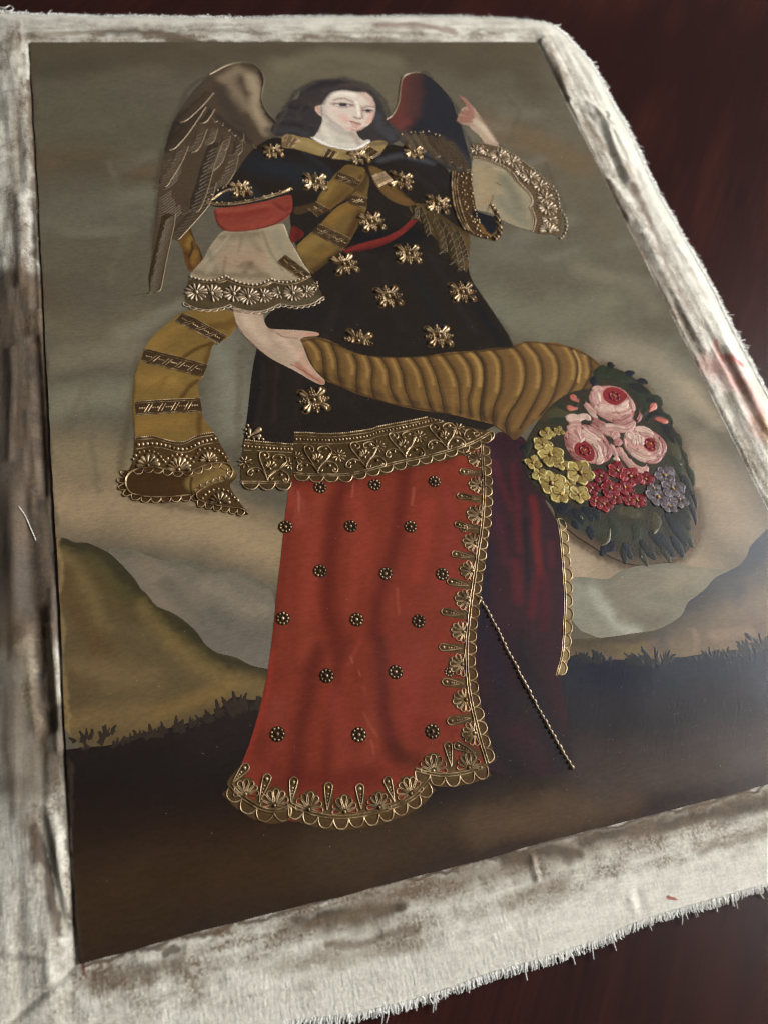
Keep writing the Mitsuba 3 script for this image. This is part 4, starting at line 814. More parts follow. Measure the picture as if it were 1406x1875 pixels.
FING = region((132, 92, 77))
for q, w in ((Q('317.71,506.02 316.25,514.24 314.08,521.46 311.34,525.97'), 2.0), (Q('318.16,504.92 313.90,507.44 310.35,509.72'), 1.9), (Q('317.91,502.77 312.85,503.80 307.16,506.57'), 1.9), (Q('317.13,500.10 311.05,500.20 303.05,500.90'), 2.0), (Q('314.47,496.23 308.33,496.02 301.88,497.31'), 1.9)):
    put('finger', [dab(q, w, .16, 4.6 * LAYER, .8, .3, .2)], 'paint_bsdf', SKIN_HAND, FING)
HAIR = paint('dark_hair', Q('187.13,534.20 190.03,538.49 193.20,541.18 199.33,545.31 205.16,547.51 213.07,549.03 219.61,548.92 229.06,546.76 234.02,544.18 238.63,539.95 242.12,535.75 244.49,531.59 246.68,526.64 247.75,521.75 248.26,514.49 247.68,507.35 246.38,499.52 249.95,496.27 252.07,491.53 252.73,485.32 252.01,479.24 247.52,474.88 241.71,472.88 228.10,473.49 203.91,472.37 185.17,481.33 173.72,485.53 165.64,485.56 159.83,486.84 158.06,491.36 159.42,496.54 164.14,499.38 165.46,502.36 165.00,506.94 167.37,510.70 173.40,512.82 173.86,516.69 175.39,521.33 180.70,524.81 185.16,526.27'), 5.3, (50, 45, 44), [
    S(Q('195.73,537.56 207.69,543.84 220.87,544.42'), 5, (38, 34, 35), .7, 1), S(Q('220.19,541.14 231.29,541.74 238.63,535.00'), 3.5, (70, 56, 50), .7, 1),
    S(Q('188.08,524.93 197.24,523.10 204.83,529.29'), 4, (54, 46, 44), .7, 1), S(Q('169.53,508.32 179.51,506.46 186.62,500.09'), 4, (50, 46, 48), .7, 1), S(Q('162.69,491.93 175.04,492.94 184.10,486.59'), 4, (56, 54, 56), .7, 1),
    S(Q('176.27,517.39 183.99,514.05 191.85,516.94'), 3, (36, 33, 34), .7, 1), S(Q('166.97,499.27 177.88,497.36 187.54,493.97'), 3, (36, 33, 34), .7, 1), S(Q('241.19,507.56 239.76,491.99 245.78,481.02'), 6, (58, 58, 62), .7, 1), S(Q('192.15,518.50 194.99,516.85 198.74,519.89'), 3, (74, 58, 44), .6, 1), S(Q('205.78,534.10 217.69,539.55 228.22,537.69'), 2, (62, 52, 48), .6, 1), S(Q('185.31,515.57 180.06,509.52 182.04,503.31'), 2, (60, 52, 48), .6, 1), S(Q('168.76,503.76 175.14,505.07 180.74,501.82'), 1.6, (62, 56, 54), .6, 1), S(Q('184.47,494.09 190.16,496.91 193.70,493.74'), 2, (58, 52, 50), .6, 1), S(Q('246.17,491.75 248.99,485.48 245.06,478.01'), 2.4, (58, 58, 64), .6, 1), S(Q('208.78,527.59 214.04,532.30 223.01,533.72'), 1.6, (84, 70, 60), .6, 1), S(Q('159.95,487.58 163.69,497.88 173.40,512.82 174.88,521.34 187.65,534.19 205.16,547.51 219.61,548.92 234.02,544.18 244.49,531.59 247.68,507.35 252.53,482.27'), 2.4, (66, 60, 52), .6, 1)])
NECK = paint('neck', Q('198.72,509.36 198.21,500.79 195.50,495.79 191.77,488.37 188.55,483.51 185.25,484.06 187.52,481.08 190.76,477.23 194.23,474.62 198.43,472.79 203.75,470.91 208.00,469.32 212.42,468.46 215.92,468.70 221.03,470.93 225.21,474.05 229.12,476.37 228.64,478.90 226.99,479.39 224.30,477.83 222.44,480.00 221.05,482.99 220.68,488.06 220.03,493.18 210.50,503.80'), 5.6, (176, 166, 148), [
    S(Q('197.22,495.73 198.69,485.59 200.79,478.85'), 5, (188, 180, 162), .8, 1), S(Q('203.15,496.36 208.53,488.54 215.51,485.74'), 4.4, (154, 142, 130), .75, 1),
    S(Q('217.42,486.50 219.24,481.39 219.54,474.72'), 3.6, (150, 128, 114), .8, 1), S(Q('197.38,479.00 205.64,474.51 215.74,473.23'), 4, (190, 182, 166), .8, 1),
    S(Q('188.81,481.85 198.54,473.36 208.07,469.64 216.04,469.27 225.30,474.46 228.85,477.22'), 1.6, (214, 210, 202), .95, .9), S(Q('197.39,502.53 195.50,495.79 192.50,489.18'), 1.6, (120, 104, 90), .7, 1)], n=1)
FACE = paint('face', Q('194.94,515.55 197.40,517.66 200.70,518.00 202.64,521.91 205.57,526.25 208.43,530.20 211.68,532.99 215.60,534.52 219.33,535.07 222.94,534.99 226.39,534.10 231.52,532.54 235.24,532.81 238.16,532.20 240.29,529.43 241.65,525.96 242.21,521.73 242.21,517.70 241.32,513.29 239.60,507.62 237.72,503.31 235.65,499.47 232.41,495.71 228.80,492.84 225.22,490.00 222.61,488.83 219.49,487.94 216.66,488.39 212.83,489.64 209.31,492.31 206.44,495.39 203.65,498.89 201.44,502.39 199.42,505.46 198.05,505.94 196.15,508.15 195.07,511.64'), 5.90, (190, 174, 156), [
    S(Q('211.29,531.02 219.84,531.72 226.67,529.76'), 6, (206, 194, 178), .9, 1),
    S(Q('207.01,527.55 202.92,518.82 200.46,509.31'), 4, (170, 160, 148), .85, 1),
    S(Q('234.12,530.48 238.78,524.06 240.60,515.97'), 4.5, (178, 146, 130), .9, 1),
    S(Q('200.71,507.57 204.81,498.85 211.45,491.38'), 3.2, (152, 140, 130), .9, 1),
    S(Q('206.40,512.59 211.73,509.82 217.07,507.04'), 5.5, (196, 172, 158), .8, 1),
    S(Q('214.00,503.68 216.21,500.16'), 6, (194, 142, 128), .7, 1),
    S(Q('214.03,492.55 219.39,490.23 224.33,491.31'), 3.4, (194, 154, 140), .85, 1),
    S(Q('231.71,497.89 235.24,502.96 238.20,508.10'), 4, (188, 136, 122), .8, 1),
    S(Q('218.14,489.85 222.65,489.00 228.22,492.87'), 2, (150, 108, 96), .7, 1),
    S(Q('227.76,520.78 227.35,511.95 226.91,505.85'), 2.2, (216, 204, 190), .9, 1),
    S(Q('230.99,516.25 229.75,509.25 228.83,503.17'), 1.7, (152, 118, 104), .85, 1),
    S(Q('222.37,504.09 224.89,502.01 228.27,502.50'), 1.4, (138, 98, 86), .9, 1),
    S(Q('223.28,503.36 224.39,502.46'), .75, (86, 54, 48), .9, .9), S(Q('226.01,502.23 227.22,502.36'), .7, (92, 60, 52), .9, .9),
    S(Q('211.30,523.71 216.12,525.36 220.82,524.88 225.11,521.03'), 1.7, (124, 94, 82), .75, 1),
    S(Q('208.97,519.53 213.34,517.64 219.08,516.60 225.21,517.30'), 3.2, (158, 122, 112), .85, 1),
    S(Q('212.12,517.50 216.78,517.01 221.56,517.05'), 1.9, (194, 182, 174), .85, .9),
    S(Q('209.85,519.15 213.21,519.94 216.84,520.19 220.52,519.20 224.57,517.14'), 1.05, (72, 52, 48), .9, .9),
    S(Q('215.52,518.11 218.44,517.85'), 2.3, (46, 34, 36), 1, .55), S(Q('216.31,518.79'), .5, (190, 180, 176), .9, .8),
    S(Q('211.87,516.28 215.09,514.60 219.97,515.16 223.90,516.81'), .8, (122, 90, 82), .85, 1),
    S(Q('231.34,513.77 235.14,515.95 240.36,514.91'), 1.5, (118, 86, 74), .85, 1),
    S(Q('231.03,510.96 234.70,511.29 238.16,510.56'), 2.4, (152, 116, 106), .85, 1),
    S(Q('231.80,510.41 237.44,510.06'), 1.3, (186, 172, 164), .8, .9),
    S(Q('231.06,511.13 234.92,512.25 238.16,511.09'), 1.0, (66, 48, 46), 1, .8),
    S(Q('234.05,510.51 235.25,510.48'), 2.0, (46, 34, 36), 1, .6), S(Q('231.76,508.83 234.62,508.21 237.54,509.17'), .7, (124, 92, 84), .85, 1),
    S(Q('218.34,499.05 220.53,498.29 222.62,497.01 225.99,496.20'), .95, (98, 50, 46), 1, .8), S(Q('219.50,499.53 221.85,498.93 224.78,497.45'), 1.0, (172, 104, 96), .9, .9),
    S(Q('219.69,495.75 222.11,494.63 224.85,495.04'), 1.6, (184, 116, 106), .95, .9), S(Q('219.22,493.55 222.51,492.40'), 1.0, (146, 98, 88), .8, 1),
    S(Q('217.46,498.83 218.05,497.69'), 1.2, (206, 182, 170), .8, 1),
    S(Q('195.15,515.11 197.56,515.47 196.98,509.42'), 2.2, (178, 122, 100), .95, 1), S(Q('200.12,517.15 198.68,506.77'), 1.2, (92, 70, 60), .8, 1),
    S(Q('201.92,519.72 205.95,526.69 212.99,533.50 219.35,535.16 226.35,533.92 232.16,532.70 238.20,532.38'), 2.6, (92, 78, 70), .75, 1),
    S(Q('238.20,532.38 241.61,525.79 242.25,516.81 239.78,507.61 235.65,499.47'), 1.8, (98, 76, 70), .75, 1)], n=1)
labels[FACE] = {'label': 'pale rosy face looking to one side'}
COLL = paint('ochre_collar', Q('166.08,487.33 173.85,486.77 177.86,483.96 183.36,483.07 188.45,479.97 193.34,475.89 198.47,473.03 203.70,470.67 207.95,469.08 212.33,468.05 217.06,468.65 220.94,470.52 225.12,473.64 228.66,476.39 231.84,477.50 236.12,478.16 240.02,477.15 241.58,474.98 238.47,470.54 234.24,464.96 229.27,461.11 224.06,458.53 215.36,458.16 208.11,458.93 201.37,459.28 196.09,461.15 189.71,463.07 184.54,465.34 180.47,467.55 175.37,470.21 170.75,472.44 166.96,473.02 163.25,474.00'), 5.5, (128, 106, 64), [
    S(Q('177.12,479.88 184.20,475.48 191.12,470.28'), 5, (142, 120, 74), .8, 1), S(Q('229.93,474.25 234.58,474.04 239.43,474.66'), 4, (92, 76, 54), .9, 1), S(Q('205.73,463.90 213.65,463.51'), 4, (112, 90, 52), .7, 1), S(Q('170.27,472.87 180.54,467.94 189.75,463.23 201.40,459.43'), 1.2, (74, 58, 34), .7, 1)], n=1)

# ------------------------------------------------------------------ sash
SASHC = (94, 72, 36)
paint('sash', Q('161.51,414.99 166.38,415.14 171.56,416.90 177.79,418.41 174.43,413.63 170.98,410.05 166.45,407.99 160.18,407.49'), 4.8, (60, 44, 26))
SA = paint('sash', Q('206.27,454.61 212.40,452.21 219.27,449.77 217.55,443.67 215.34,438.69 212.65,434.79 209.99,430.93 206.06,426.18 201.47,421.53 196.52,418.43 191.63,415.35 184.82,409.55 181.33,413.15 177.75,418.22 179.72,422.95 182.65,427.17 189.41,436.18 192.34,440.03 196.21,444.88 201.57,449.70'), 5.0, (98, 74, 36), [
    S(Q('192.96,435.97 188.05,429.30 183.20,422.72'), 5, (118, 92, 44), .85, 1), S(Q('201.70,429.44 194.41,421.99 187.25,414.68'), 5, (80, 58, 28), .8, 1), S(Q('202.81,448.60 210.06,448.20'), 6, (84, 64, 34), .7, 1), S(Q('214.56,441.79 207.20,428.10 196.62,418.91'), 2, (46, 34, 22), .7, 1)], n=1)
SB = paint('sash', Q('218.59,446.70 219.79,440.47 218.43,433.44 215.58,426.58 213.69,419.75 210.97,409.17 207.95,403.60 204.36,398.60 199.87,390.92 194.68,382.97 190.81,377.77 187.18,373.53 179.71,366.99 172.54,361.42 167.11,357.52 161.67,353.25 158.78,366.15 155.59,377.97 162.17,384.65 168.69,390.55 176.17,397.40 182.41,404.48 189.46,411.63 194.42,415.16 198.33,416.84 201.16,420.08 204.22,424.32 210.49,429.90 215.34,438.69'), 4.9, SASHC, [
    S(Q('160.54,375.76 166.99,381.54 172.70,386.55 179.75,384.16'), 9, (118, 92, 44), .9, 1), S(Q('183.04,400.65 190.77,407.70 198.03,412.00'), 8, (116, 84, 36), .9, 1), S(Q('205.41,406.66 200.58,397.46 194.09,386.71'), 5, (66, 44, 24), .9, 1),
    S(Q('183.94,371.10 174.20,363.03 164.99,356.85'), 5, (58, 42, 24), .9, 1), S(Q('211.49,427.83 216.57,437.60 218.64,443.61'), 5, (60, 44, 26), .85, 1), S(Q('167.63,370.70 172.93,370.25 178.28,373.38'), 5, (112, 82, 32), .7, 1)], n=1)
SC = paint('sash', Q('221.31,452.26 225.62,451.51 228.79,449.04 231.77,445.77 234.55,441.68 236.29,436.44 238.02,431.24 239.74,426.07 242.18,420.88 245.33,415.68 247.63,413.04 251.03,411.82 246.88,410.12 240.24,410.08 234.93,412.41 230.05,416.50 227.30,420.35 225.21,423.97 223.46,429.09 222.20,433.21 221.47,441.40'), 5.0, (84, 62, 32), [
    S(Q('224.69,447.40 228.40,444.09'), 5, (96, 74, 38), .8, 1), S(Q('230.26,426.66 234.42,419.39 240.72,414.99'), 4, (98, 66, 36), .8, 1), S(Q('237.05,430.28 241.93,419.90 247.50,412.55'), 2.4, (50, 36, 24), .8, 1)], n=1)
TAIL = paint('sash_tail', Q('78.69,332.27 91.94,332.25 108.22,330.30 109.35,323.68 108.88,316.77 105.65,312.10 102.06,308.30 96.67,305.92 92.62,304.19 90.50,297.02 87.79,289.79 84.81,281.72 80.76,278.06 80.73,272.26 81.03,266.83 80.99,260.32 80.84,254.48 82.51,249.62 85.02,245.59 86.59,241.03 87.54,236.14 89.40,230.48 90.60,224.20 81.93,223.27 67.34,223.78 54.99,226.68 40.84,228.22 42.33,237.24 43.35,247.06 43.40,256.09 43.82,265.23 44.71,275.66 46.44,285.01 49.45,295.62 53.16,304.91 56.04,309.89 59.10,314.41 63.26,318.73 67.61,322.56'), 5.0, (110, 84, 38), [
    S(Q('57.25,307.21 66.97,316.37 78.64,322.95'), 8, (122, 94, 42), .9, 1), S(Q('50.25,283.33 58.91,284.67 68.10,281.10'), 9, (128, 98, 44), .9, 1), S(Q('48.44,253.12 57.63,253.01 68.75,252.64'), 8, (122, 92, 40), .9, 1),
    S(Q('75.74,297.49 84.27,302.84 92.62,305.74'), 2.4, (70, 48, 22), .85, 1), S(Q('70.69,269.95 76.23,276.45 81.42,279.45'), 2.4, (74, 50, 22), .85, 1), S(Q('79.49,255.83 78.19,249.06 78.10,244.49'), 3, (76, 52, 24), .8, 1),
    S(Q('94.29,318.62 102.34,317.75 107.96,321.14'), 6, (88, 62, 26), .85, 1), S(Q('84.23,286.48 89.36,295.89 92.46,304.47'), 3.4, (80, 56, 24), .8, 1), S(Q('46.63,284.98 44.00,265.20 43.35,247.06'), 1.6, (84, 64, 28), .7, 1), S(Q('60.08,277.28 63.63,284.09'), 3, (110, 80, 30), .6, 1),
    S(Q('42.32,235.05 64.24,228.59 89.87,227.08'), 10, (84, 62, 30), .9, .8)], n=1)
labels[TAIL] = {'label': 'hanging yellow sash end with bands and a raised gold cuff'}
TW = paint('twisted_cord', Q('90.35,406.63 91.33,402.37 91.82,398.18 92.48,393.32 93.04,387.82 94.49,383.65 95.44,379.54 95.75,376.17 96.07,372.83 94.51,369.99 92.56,367.87 90.31,365.13 88.15,363.05 86.34,363.86 85.42,366.22 84.98,368.54 84.55,373.17 84.52,377.14 84.19,381.82 83.99,385.19 82.88,388.31 82.18,390.74'), 3.1, (88, 60, 26), [
    S(Q('90.05,391.46 87.82,384.87'), 4, (118, 88, 36), .9, 1), S(Q('91.44,378.54 88.99,370.15'), 4.2, (112, 80, 34), .9, 1), S(Q('85.78,379.69 86.77,371.66 87.11,366.39'), 2.4, (74, 46, 24), .8, 1), S(Q('90.70,388.69 89.91,382.01 87.23,375.58'), 1.4, (44, 28, 18), .8, 1), S(Q('90.68,405.20 91.50,395.45 94.72,381.61 95.59,372.87'), 1.6, (48, 32, 20), .8, 1)], n=1)

BANDR = region((58, 42, 24))


def band(quad, parent, zl=5.1, groups=4, rid=None, per=3, x_pattern=False, name='gold_band'):
    """A raised braid across the sash: quad = two long sides, a0-a1 and b0-b1."""
    a0, a1, b1, b0 = np.asarray(quad, float)
    zz = (zl + .6) * LAYER
    parts = []
    key = put(name, flat(Polygon([a0, a1, b1, b0]), -0.02, zz), 'paint_bsdf', parent, BANDR if rid is None else rid, smooth=False)
    wd = np.linalg.norm(b0 - a0)
    for s0, s1 in ((a0, a1), (b0, b1)):
        mid = (s0 + s1) / 2 + (s0 - s1)[::-1] * [1, -1] * 0.01
        parts += rope([s0, mid, s1], .42, zz, .95)
        parts += [tube([s0 + (b0 - a0) * .12 * (1 if s0 is a0 else -1), s1 + (b1 - a1) * .12 * (1 if s0 is a0 else -1)], .22, zz, 2)]
    c0, c1 = (a0 + b0) / 2, (a1 + b1) / 2
    u = (c1 - c0) / np.linalg.norm(c1 - c0)
    r = min(0.62, wd * 0.13)
    for g in range(groups):
        c = c0 + (c1 - c0) * (g + .5) / groups
        for k in range(per):
            parts.append(bead(c + u * (k - (per - 1) / 2) * r * 2.1, r * rnd.uniform(.85, 1.1), zz))
        if g < groups - 1 and wd > 4:
            m = c0 + (c1 - c0) * (g + 1) / groups
            w_ = (b0 - a0) / wd
            for o in (-.12, .12):
                parts.append(tube([m - w_ * wd * .28 + u * (1.6 + o * 8), m + w_ * wd * .28 - u * (1.6 - o * 8)], .2, zz, 1.5))
    sub = gold('gold_braid' if parent == ROOT else 'gold_braid', parts, parent)
    return sub


band(Q('78.54,330.95 102.31,310.11 96.30,304.67 73.34,324.84'), TAIL)
band(Q('53.94,306.08 88.16,290.37 84.43,281.77 50.81,296.94'), TAIL, groups=5)
band(Q('45.11,269.49 81.07,267.18 81.24,257.70 45.22,260.19'), TAIL, groups=5)
band(Q('198.82,446.97 213.09,436.79 208.37,429.53 194.72,440.40'), SA, groups=3)
band(Q('203.40,423.87 213.80,420.24 210.51,409.69 198.37,416.35'), SB, groups=2, per=2)
band(Q('175.53,397.64 193.82,382.85 187.48,373.33 169.03,390.52'), SB)
band(Q('177.50,418.72 185.57,409.79 175.61,404.50 170.82,412.15'), SA, groups=2, per=2)
SILV = region((128, 104, 78))
band(Q('221.88,441.58 232.44,445.42 236.15,436.45 224.05,430.06'), SC, groups=2, per=3, rid=SILV)
band(Q('148.25,372.35 161.50,354.10 155.01,349.02 141.81,366.56'), SL, groups=3)
band(Q('189.75,463.23 195.33,472.12 202.84,466.47 198.17,460.24'), COLL, groups=2, zl=5.5)
band(Q('163.31,474.40 169.43,487.20 177.55,480.68 170.89,473.24'), COLL, groups=2, zl=5.5, rid=region((96, 74, 50)))
band(Q('220.59,468.89 226.18,473.17 233.76,464.16 225.86,458.84'), COLL, groups=2, zl=5.5)

# ------------------------------------------------------------------ skirts
UNDER = paint('maroon_underskirt', Q('231.25,206.76 247.55,220.85 257.89,220.20 266.24,213.20 265.84,196.09 263.11,172.64 266.11,161.51 265.47,152.89 262.34,136.40 256.54,114.55 248.65,94.18 238.07,73.09 234.05,48.08 229.85,28.20 203.90,28.06 179.77,40.84 191.90,92.96'), 3.6, (46, 27, 31), [
    S(Q('242.74,210.77 235.73,182.26 229.12,155.40'), 7.00, (50, 30, 38), 0.80, 1),
    S(Q('241.21,200.34 241.82,183.56 241.81,171.37'), 4.80, (76, 28, 32), 0.48, 1), S(Q('251.79,196.67 248.55,180.47 243.90,163.07 238.84,144.50'), 3.90, (76, 24, 30), 0.56, 1),
    S(Q('256.16,174.18 254.30,161.40 251.01,150.16 248.85,140.92 245.84,129.23'), 4.20, (104, 26, 22), 0.60, 1), S(Q('234.78,137.64 231.83,127.06 228.96,116.73'), 5.40, (84, 22, 27), 0.56, 1),
    S(Q('244.96,129.38 239.46,118.45 233.84,106.99'), 4.80, (80, 22, 27), 0.56, 1), S(Q('233.13,164.79 231.19,149.59 229.56,138.53'), 4.50, (66, 26, 36), 0.56, 1), S(Q('248.16,127.90 247.23,119.80 238.37,99.18'), 4.80, (66, 22, 28), 0.64, 1),
    S(Q('248.41,162.34 243.25,143.76 237.44,126.08'), 2.60, (32, 22, 28), 0.80, 1), S(Q('257.83,145.16 254.37,132.43'), 3.75, (80, 26, 34), 0.48, 1),
    S(Q('207.10,114.02 206.03,90.27 206.14,61.94'), 12.00, (36, 28, 34), 0.95, 1), S(Q('222.11,93.13 222.26,61.47 225.11,31.28'), 12.00, (34, 27, 31), 0.95, 1), S(Q('189.71,65.24 193.28,48.41 202.80,33.40'), 14.00, (34, 27, 29), 0.95, 1),
    S(Q('222.54,149.76 213.58,125.32 203.68,102.53'), 5.00, (34, 27, 36), 0.90, 1), S(Q('207.79,67.14 222.94,50.35 229.67,27.71'), 10.00, (36, 29, 31), 0.90, 1)], n=1)
SPOTS = Q('137.77,199.73 168.31,196.83 202.60,193.76 115.06,179.01 149.59,173.74 181.90,168.17 128.30,150.86 162.12,143.46 192.05,137.97 104.97,128.69 141.60,121.41 172.95,114.78 120.91,95.84 154.93,91.19 92.85,73.01 130.47,65.02 165.70,59.37 211.13,162.41 181.73,86.01 226.01,209.76')
SKIRT = paint('red_skirt', Q('127.06,216.46 122.85,206.52 119.32,196.72 115.60,183.86 110.65,165.21 104.86,144.49 100.36,127.49 95.77,111.23 91.07,97.02 85.09,82.32 77.03,66.20 70.44,58.52 67.14,52.49 68.69,46.24 77.91,39.54 98.76,31.91 117.91,27.21 138.19,26.05 152.25,29.73 157.75,35.43 156.42,40.71 162.59,38.39 175.50,35.64 186.93,36.77 189.83,40.78 188.67,52.01 189.38,68.04 190.95,84.51 194.86,101.20 202.98,120.94 210.32,135.45 222.40,163.31 231.72,190.09 237.99,213.34 222.00,209.96 208.12,208.25 174.68,205.13 143.10,204.87'), 5.0, (108, 41, 25), [
    S(Q('123.44,206.43 109.85,162.18 99.36,124.77 88.50,90.83 74.07,63.12'), 6.00, (88, 32, 20), 0.60, 1), S(Q('137.02,197.42 127.90,165.52 119.42,135.87 112.84,107.98'), 7.00, (124, 52, 32), 0.50, 1), S(Q('159.50,193.97 150.93,161.69 138.93,126.36'), 6.00, (122, 50, 32), 0.50, 1), S(Q('151.69,106.35 142.80,80.05 133.40,50.61'), 6.00, (120, 50, 33), 0.50, 1), S(Q('170.32,99.95 161.43,76.35 154.92,61.58'), 6.00, (116, 46, 32), 0.50, 1), S(Q('129.94,110.44 120.81,79.07 112.37,50.08'), 4.80, (76, 27, 18), 0.50, 1), S(Q('85.31,70.75 87.86,55.29 91.12,44.92'), 8.40, (82, 30, 20), 0.50, 1),
    S(Q('119.75,199.62 124.01,191.11 124.42,180.76'), 8.00, (126, 54, 38), 0.70, 1), S(Q('125.39,198.76 123.89,187.25'), 1.20, (164, 96, 76), 0.30, 1), S(Q('120.99,196.80 114.48,182.36 109.42,165.78 102.89,143.13'), 4.00, (134, 44, 26), 0.45, 1),
    S(Q('151.58,200.09 143.31,182.88 138.07,168.44 132.63,149.73 128.48,131.63 129.38,114.49'), 8.16, (74, 24, 18), 0.66, 1), S(Q('125.93,170.44 123.46,151.31 118.17,128.92'), 9.00, (122, 46, 31), 0.70, 1),
    S(Q('187.62,202.89 180.10,182.32 172.93,162.70 162.75,144.53 154.64,129.27 148.48,112.05'), 7.56, (74, 25, 20), 0.66, 1), S(Q('155.17,188.86 157.03,170.39 149.52,146.81'), 9.00, (122, 46, 30), 0.80, 1),
    S(Q('189.76,191.57 185.96,181.40'), 1.40, (150, 84, 62), 0.30, 1), S(Q('157.39,199.21 154.57,191.61'), 1.40, (156, 80, 62), 0.30, 1), S(Q('195.40,179.92 187.83,160.24 177.76,139.51'), 8.00, (124, 44, 30), 0.80, 1),
    S(Q('207.74,188.82 206.84,167.51 199.71,150.64 188.75,127.93'), 5.00, (114, 41, 30), 0.80, 1), S(Q('166.07,134.33 163.88,120.62'), 1.50, (148, 74, 58), 0.25, 1),
    S(Q('119.02,109.76 113.43,96.37 109.34,85.16 104.11,72.62 99.97,60.33 96.27,50.16'), 7.56, (74, 27, 21), 0.66, 1), S(Q('150.90,108.01 147.24,87.73 144.63,72.16 144.89,60.41 146.01,52.55'), 7.20, (68, 26, 25), 0.66, 1),
    S(Q('134.75,111.03 129.07,103.66 126.34,110.49'), 5.40, (80, 29, 22), 0.60, 1), S(Q('140.78,109.91 132.19,98.90'), 2.00, (136, 58, 42), 0.25, 1), S(Q('134.03,102.71 134.38,99.51'), 1.00, (160, 96, 74), 0.30, 1), S(Q('136.49,94.96 137.04,92.80'), 0.90, (160, 90, 68), 0.30, 1),
    S(Q('134.97,74.11 136.60,67.91 139.16,61.60'), 1.40, (146, 80, 60), 0.25, 1), S(Q('135.89,60.36 135.61,54.73'), 1.20, (146, 80, 60), 0.25, 1), S(Q('137.93,87.52 137.41,80.56'), 2.20, (134, 62, 46), 0.25, 1),
    S(Q('121.57,86.71 122.50,71.75 120.80,54.09'), 9.00, (118, 45, 31), 0.70, 1), S(Q('159.09,97.94 161.67,82.86 155.86,67.92'), 9.00, (114, 41, 30), 0.80, 1), S(Q('159.29,65.25 169.60,65.14 174.97,58.13'), 6.00, (106, 35, 24), 0.80, 1),
    S(Q('144.55,54.75 149.38,49.96 154.86,47.87'), 7.20, (70, 30, 19), 0.66, 1), S(Q('97.17,111.80 92.35,94.46 84.98,78.43 76.14,63.49'), 3.00, (124, 40, 27), 0.80, 1), S(Q('96.11,87.79 92.98,80.64'), 7.00, (116, 48, 35), 0.70, 1),
    S(Q('85.32,57.01 88.42,64.59 96.68,74.14'), 6.00, (112, 41, 30), 0.60, 1), S(Q('99.28,51.32 117.14,45.70 132.65,46.04'), 9.00, (82, 27, 20), 0.60, 1), S(Q('124.28,205.57 152.13,202.71 176.85,204.49 215.35,207.25'), 5.40, (78, 27, 18), 0.60, 1)], n=1)
labels[SKIRT] = {'label': 'plain red skirt scattered with small beaded rosettes'}

# ------------------------------------------------------------------ cornucopia
ridges = [Q(t) for t in ('152.56,301.83 156.64,292.97 155.52,281.31 154.27,271.07', '163.48,298.18 164.90,286.07 163.22,274.57 163.74,266.46', '175.10,288.44 176.15,278.83 173.28,268.71 171.82,259.76', '184.27,285.57 184.93,275.42 181.68,265.36 181.16,254.60', '191.82,284.09 194.19,273.12 192.38,260.57 194.37,249.50', '201.34,282.37 202.53,270.93 201.29,257.14 202.93,245.00', '210.58,281.28 213.73,271.94 213.68,260.19 213.27,251.02 213.67,241.34', '221.02,280.66 222.85,268.45 222.41,255.61 220.94,239.25', '230.88,281.32 234.59,270.61 234.98,257.52 230.15,236.89', '242.69,281.17 246.32,270.40 243.79,256.41 237.81,245.55 236.22,233.83',
    '251.99,280.95 255.17,270.54 251.38,255.46 244.71,238.93 244.04,229.97', '252.04,280.86 255.04,274.92 254.28,265.55 251.05,255.89 246.40,245.86 242.59,235.21 241.46,228.79', '264.61,280.61 267.31,272.67 265.22,262.66 260.31,250.13 254.42,241.81 250.43,234.16 248.51,226.37', '279.16,281.77 282.17,271.71 280.67,260.77 275.69,249.71 267.84,240.06 261.08,233.48 255.89,225.37 255.09,218.25', '289.31,283.89 293.43,272.00 292.14,260.95 287.65,249.75 280.59,239.92 270.99,229.20 263.80,221.37', '301.11,282.14 305.23,271.42 303.47,260.37 298.42,249.95 290.11,237.92 279.54,228.79', '316.79,277.87 318.06,267.47 315.37,258.12 309.77,248.53 301.25,240.30 292.37,234.59', '327.34,269.24 325.20,257.73 319.07,248.93 311.34,241.32')]
hs = []
for q in ridges:
    s_ = smooth_path(q, 6)
    hs.append(S(s_ + [-4.2, 0], 3.4, (116, 86, 40), .5, 1))
for q in ridges:
    s_ = smooth_path(q, 6)
    hs.append(S(s_[:max(2, len(s_) // 2 + 1)] + [-3.0, -0.5], 1.9, (146, 112, 58), .55, 1))
    hs.append(S(s_ + [1.1, 0], 2.0, (54, 40, 24), .55, 1))
    hs.append(S(s_, .9, (36, 26, 17), .7, 1))
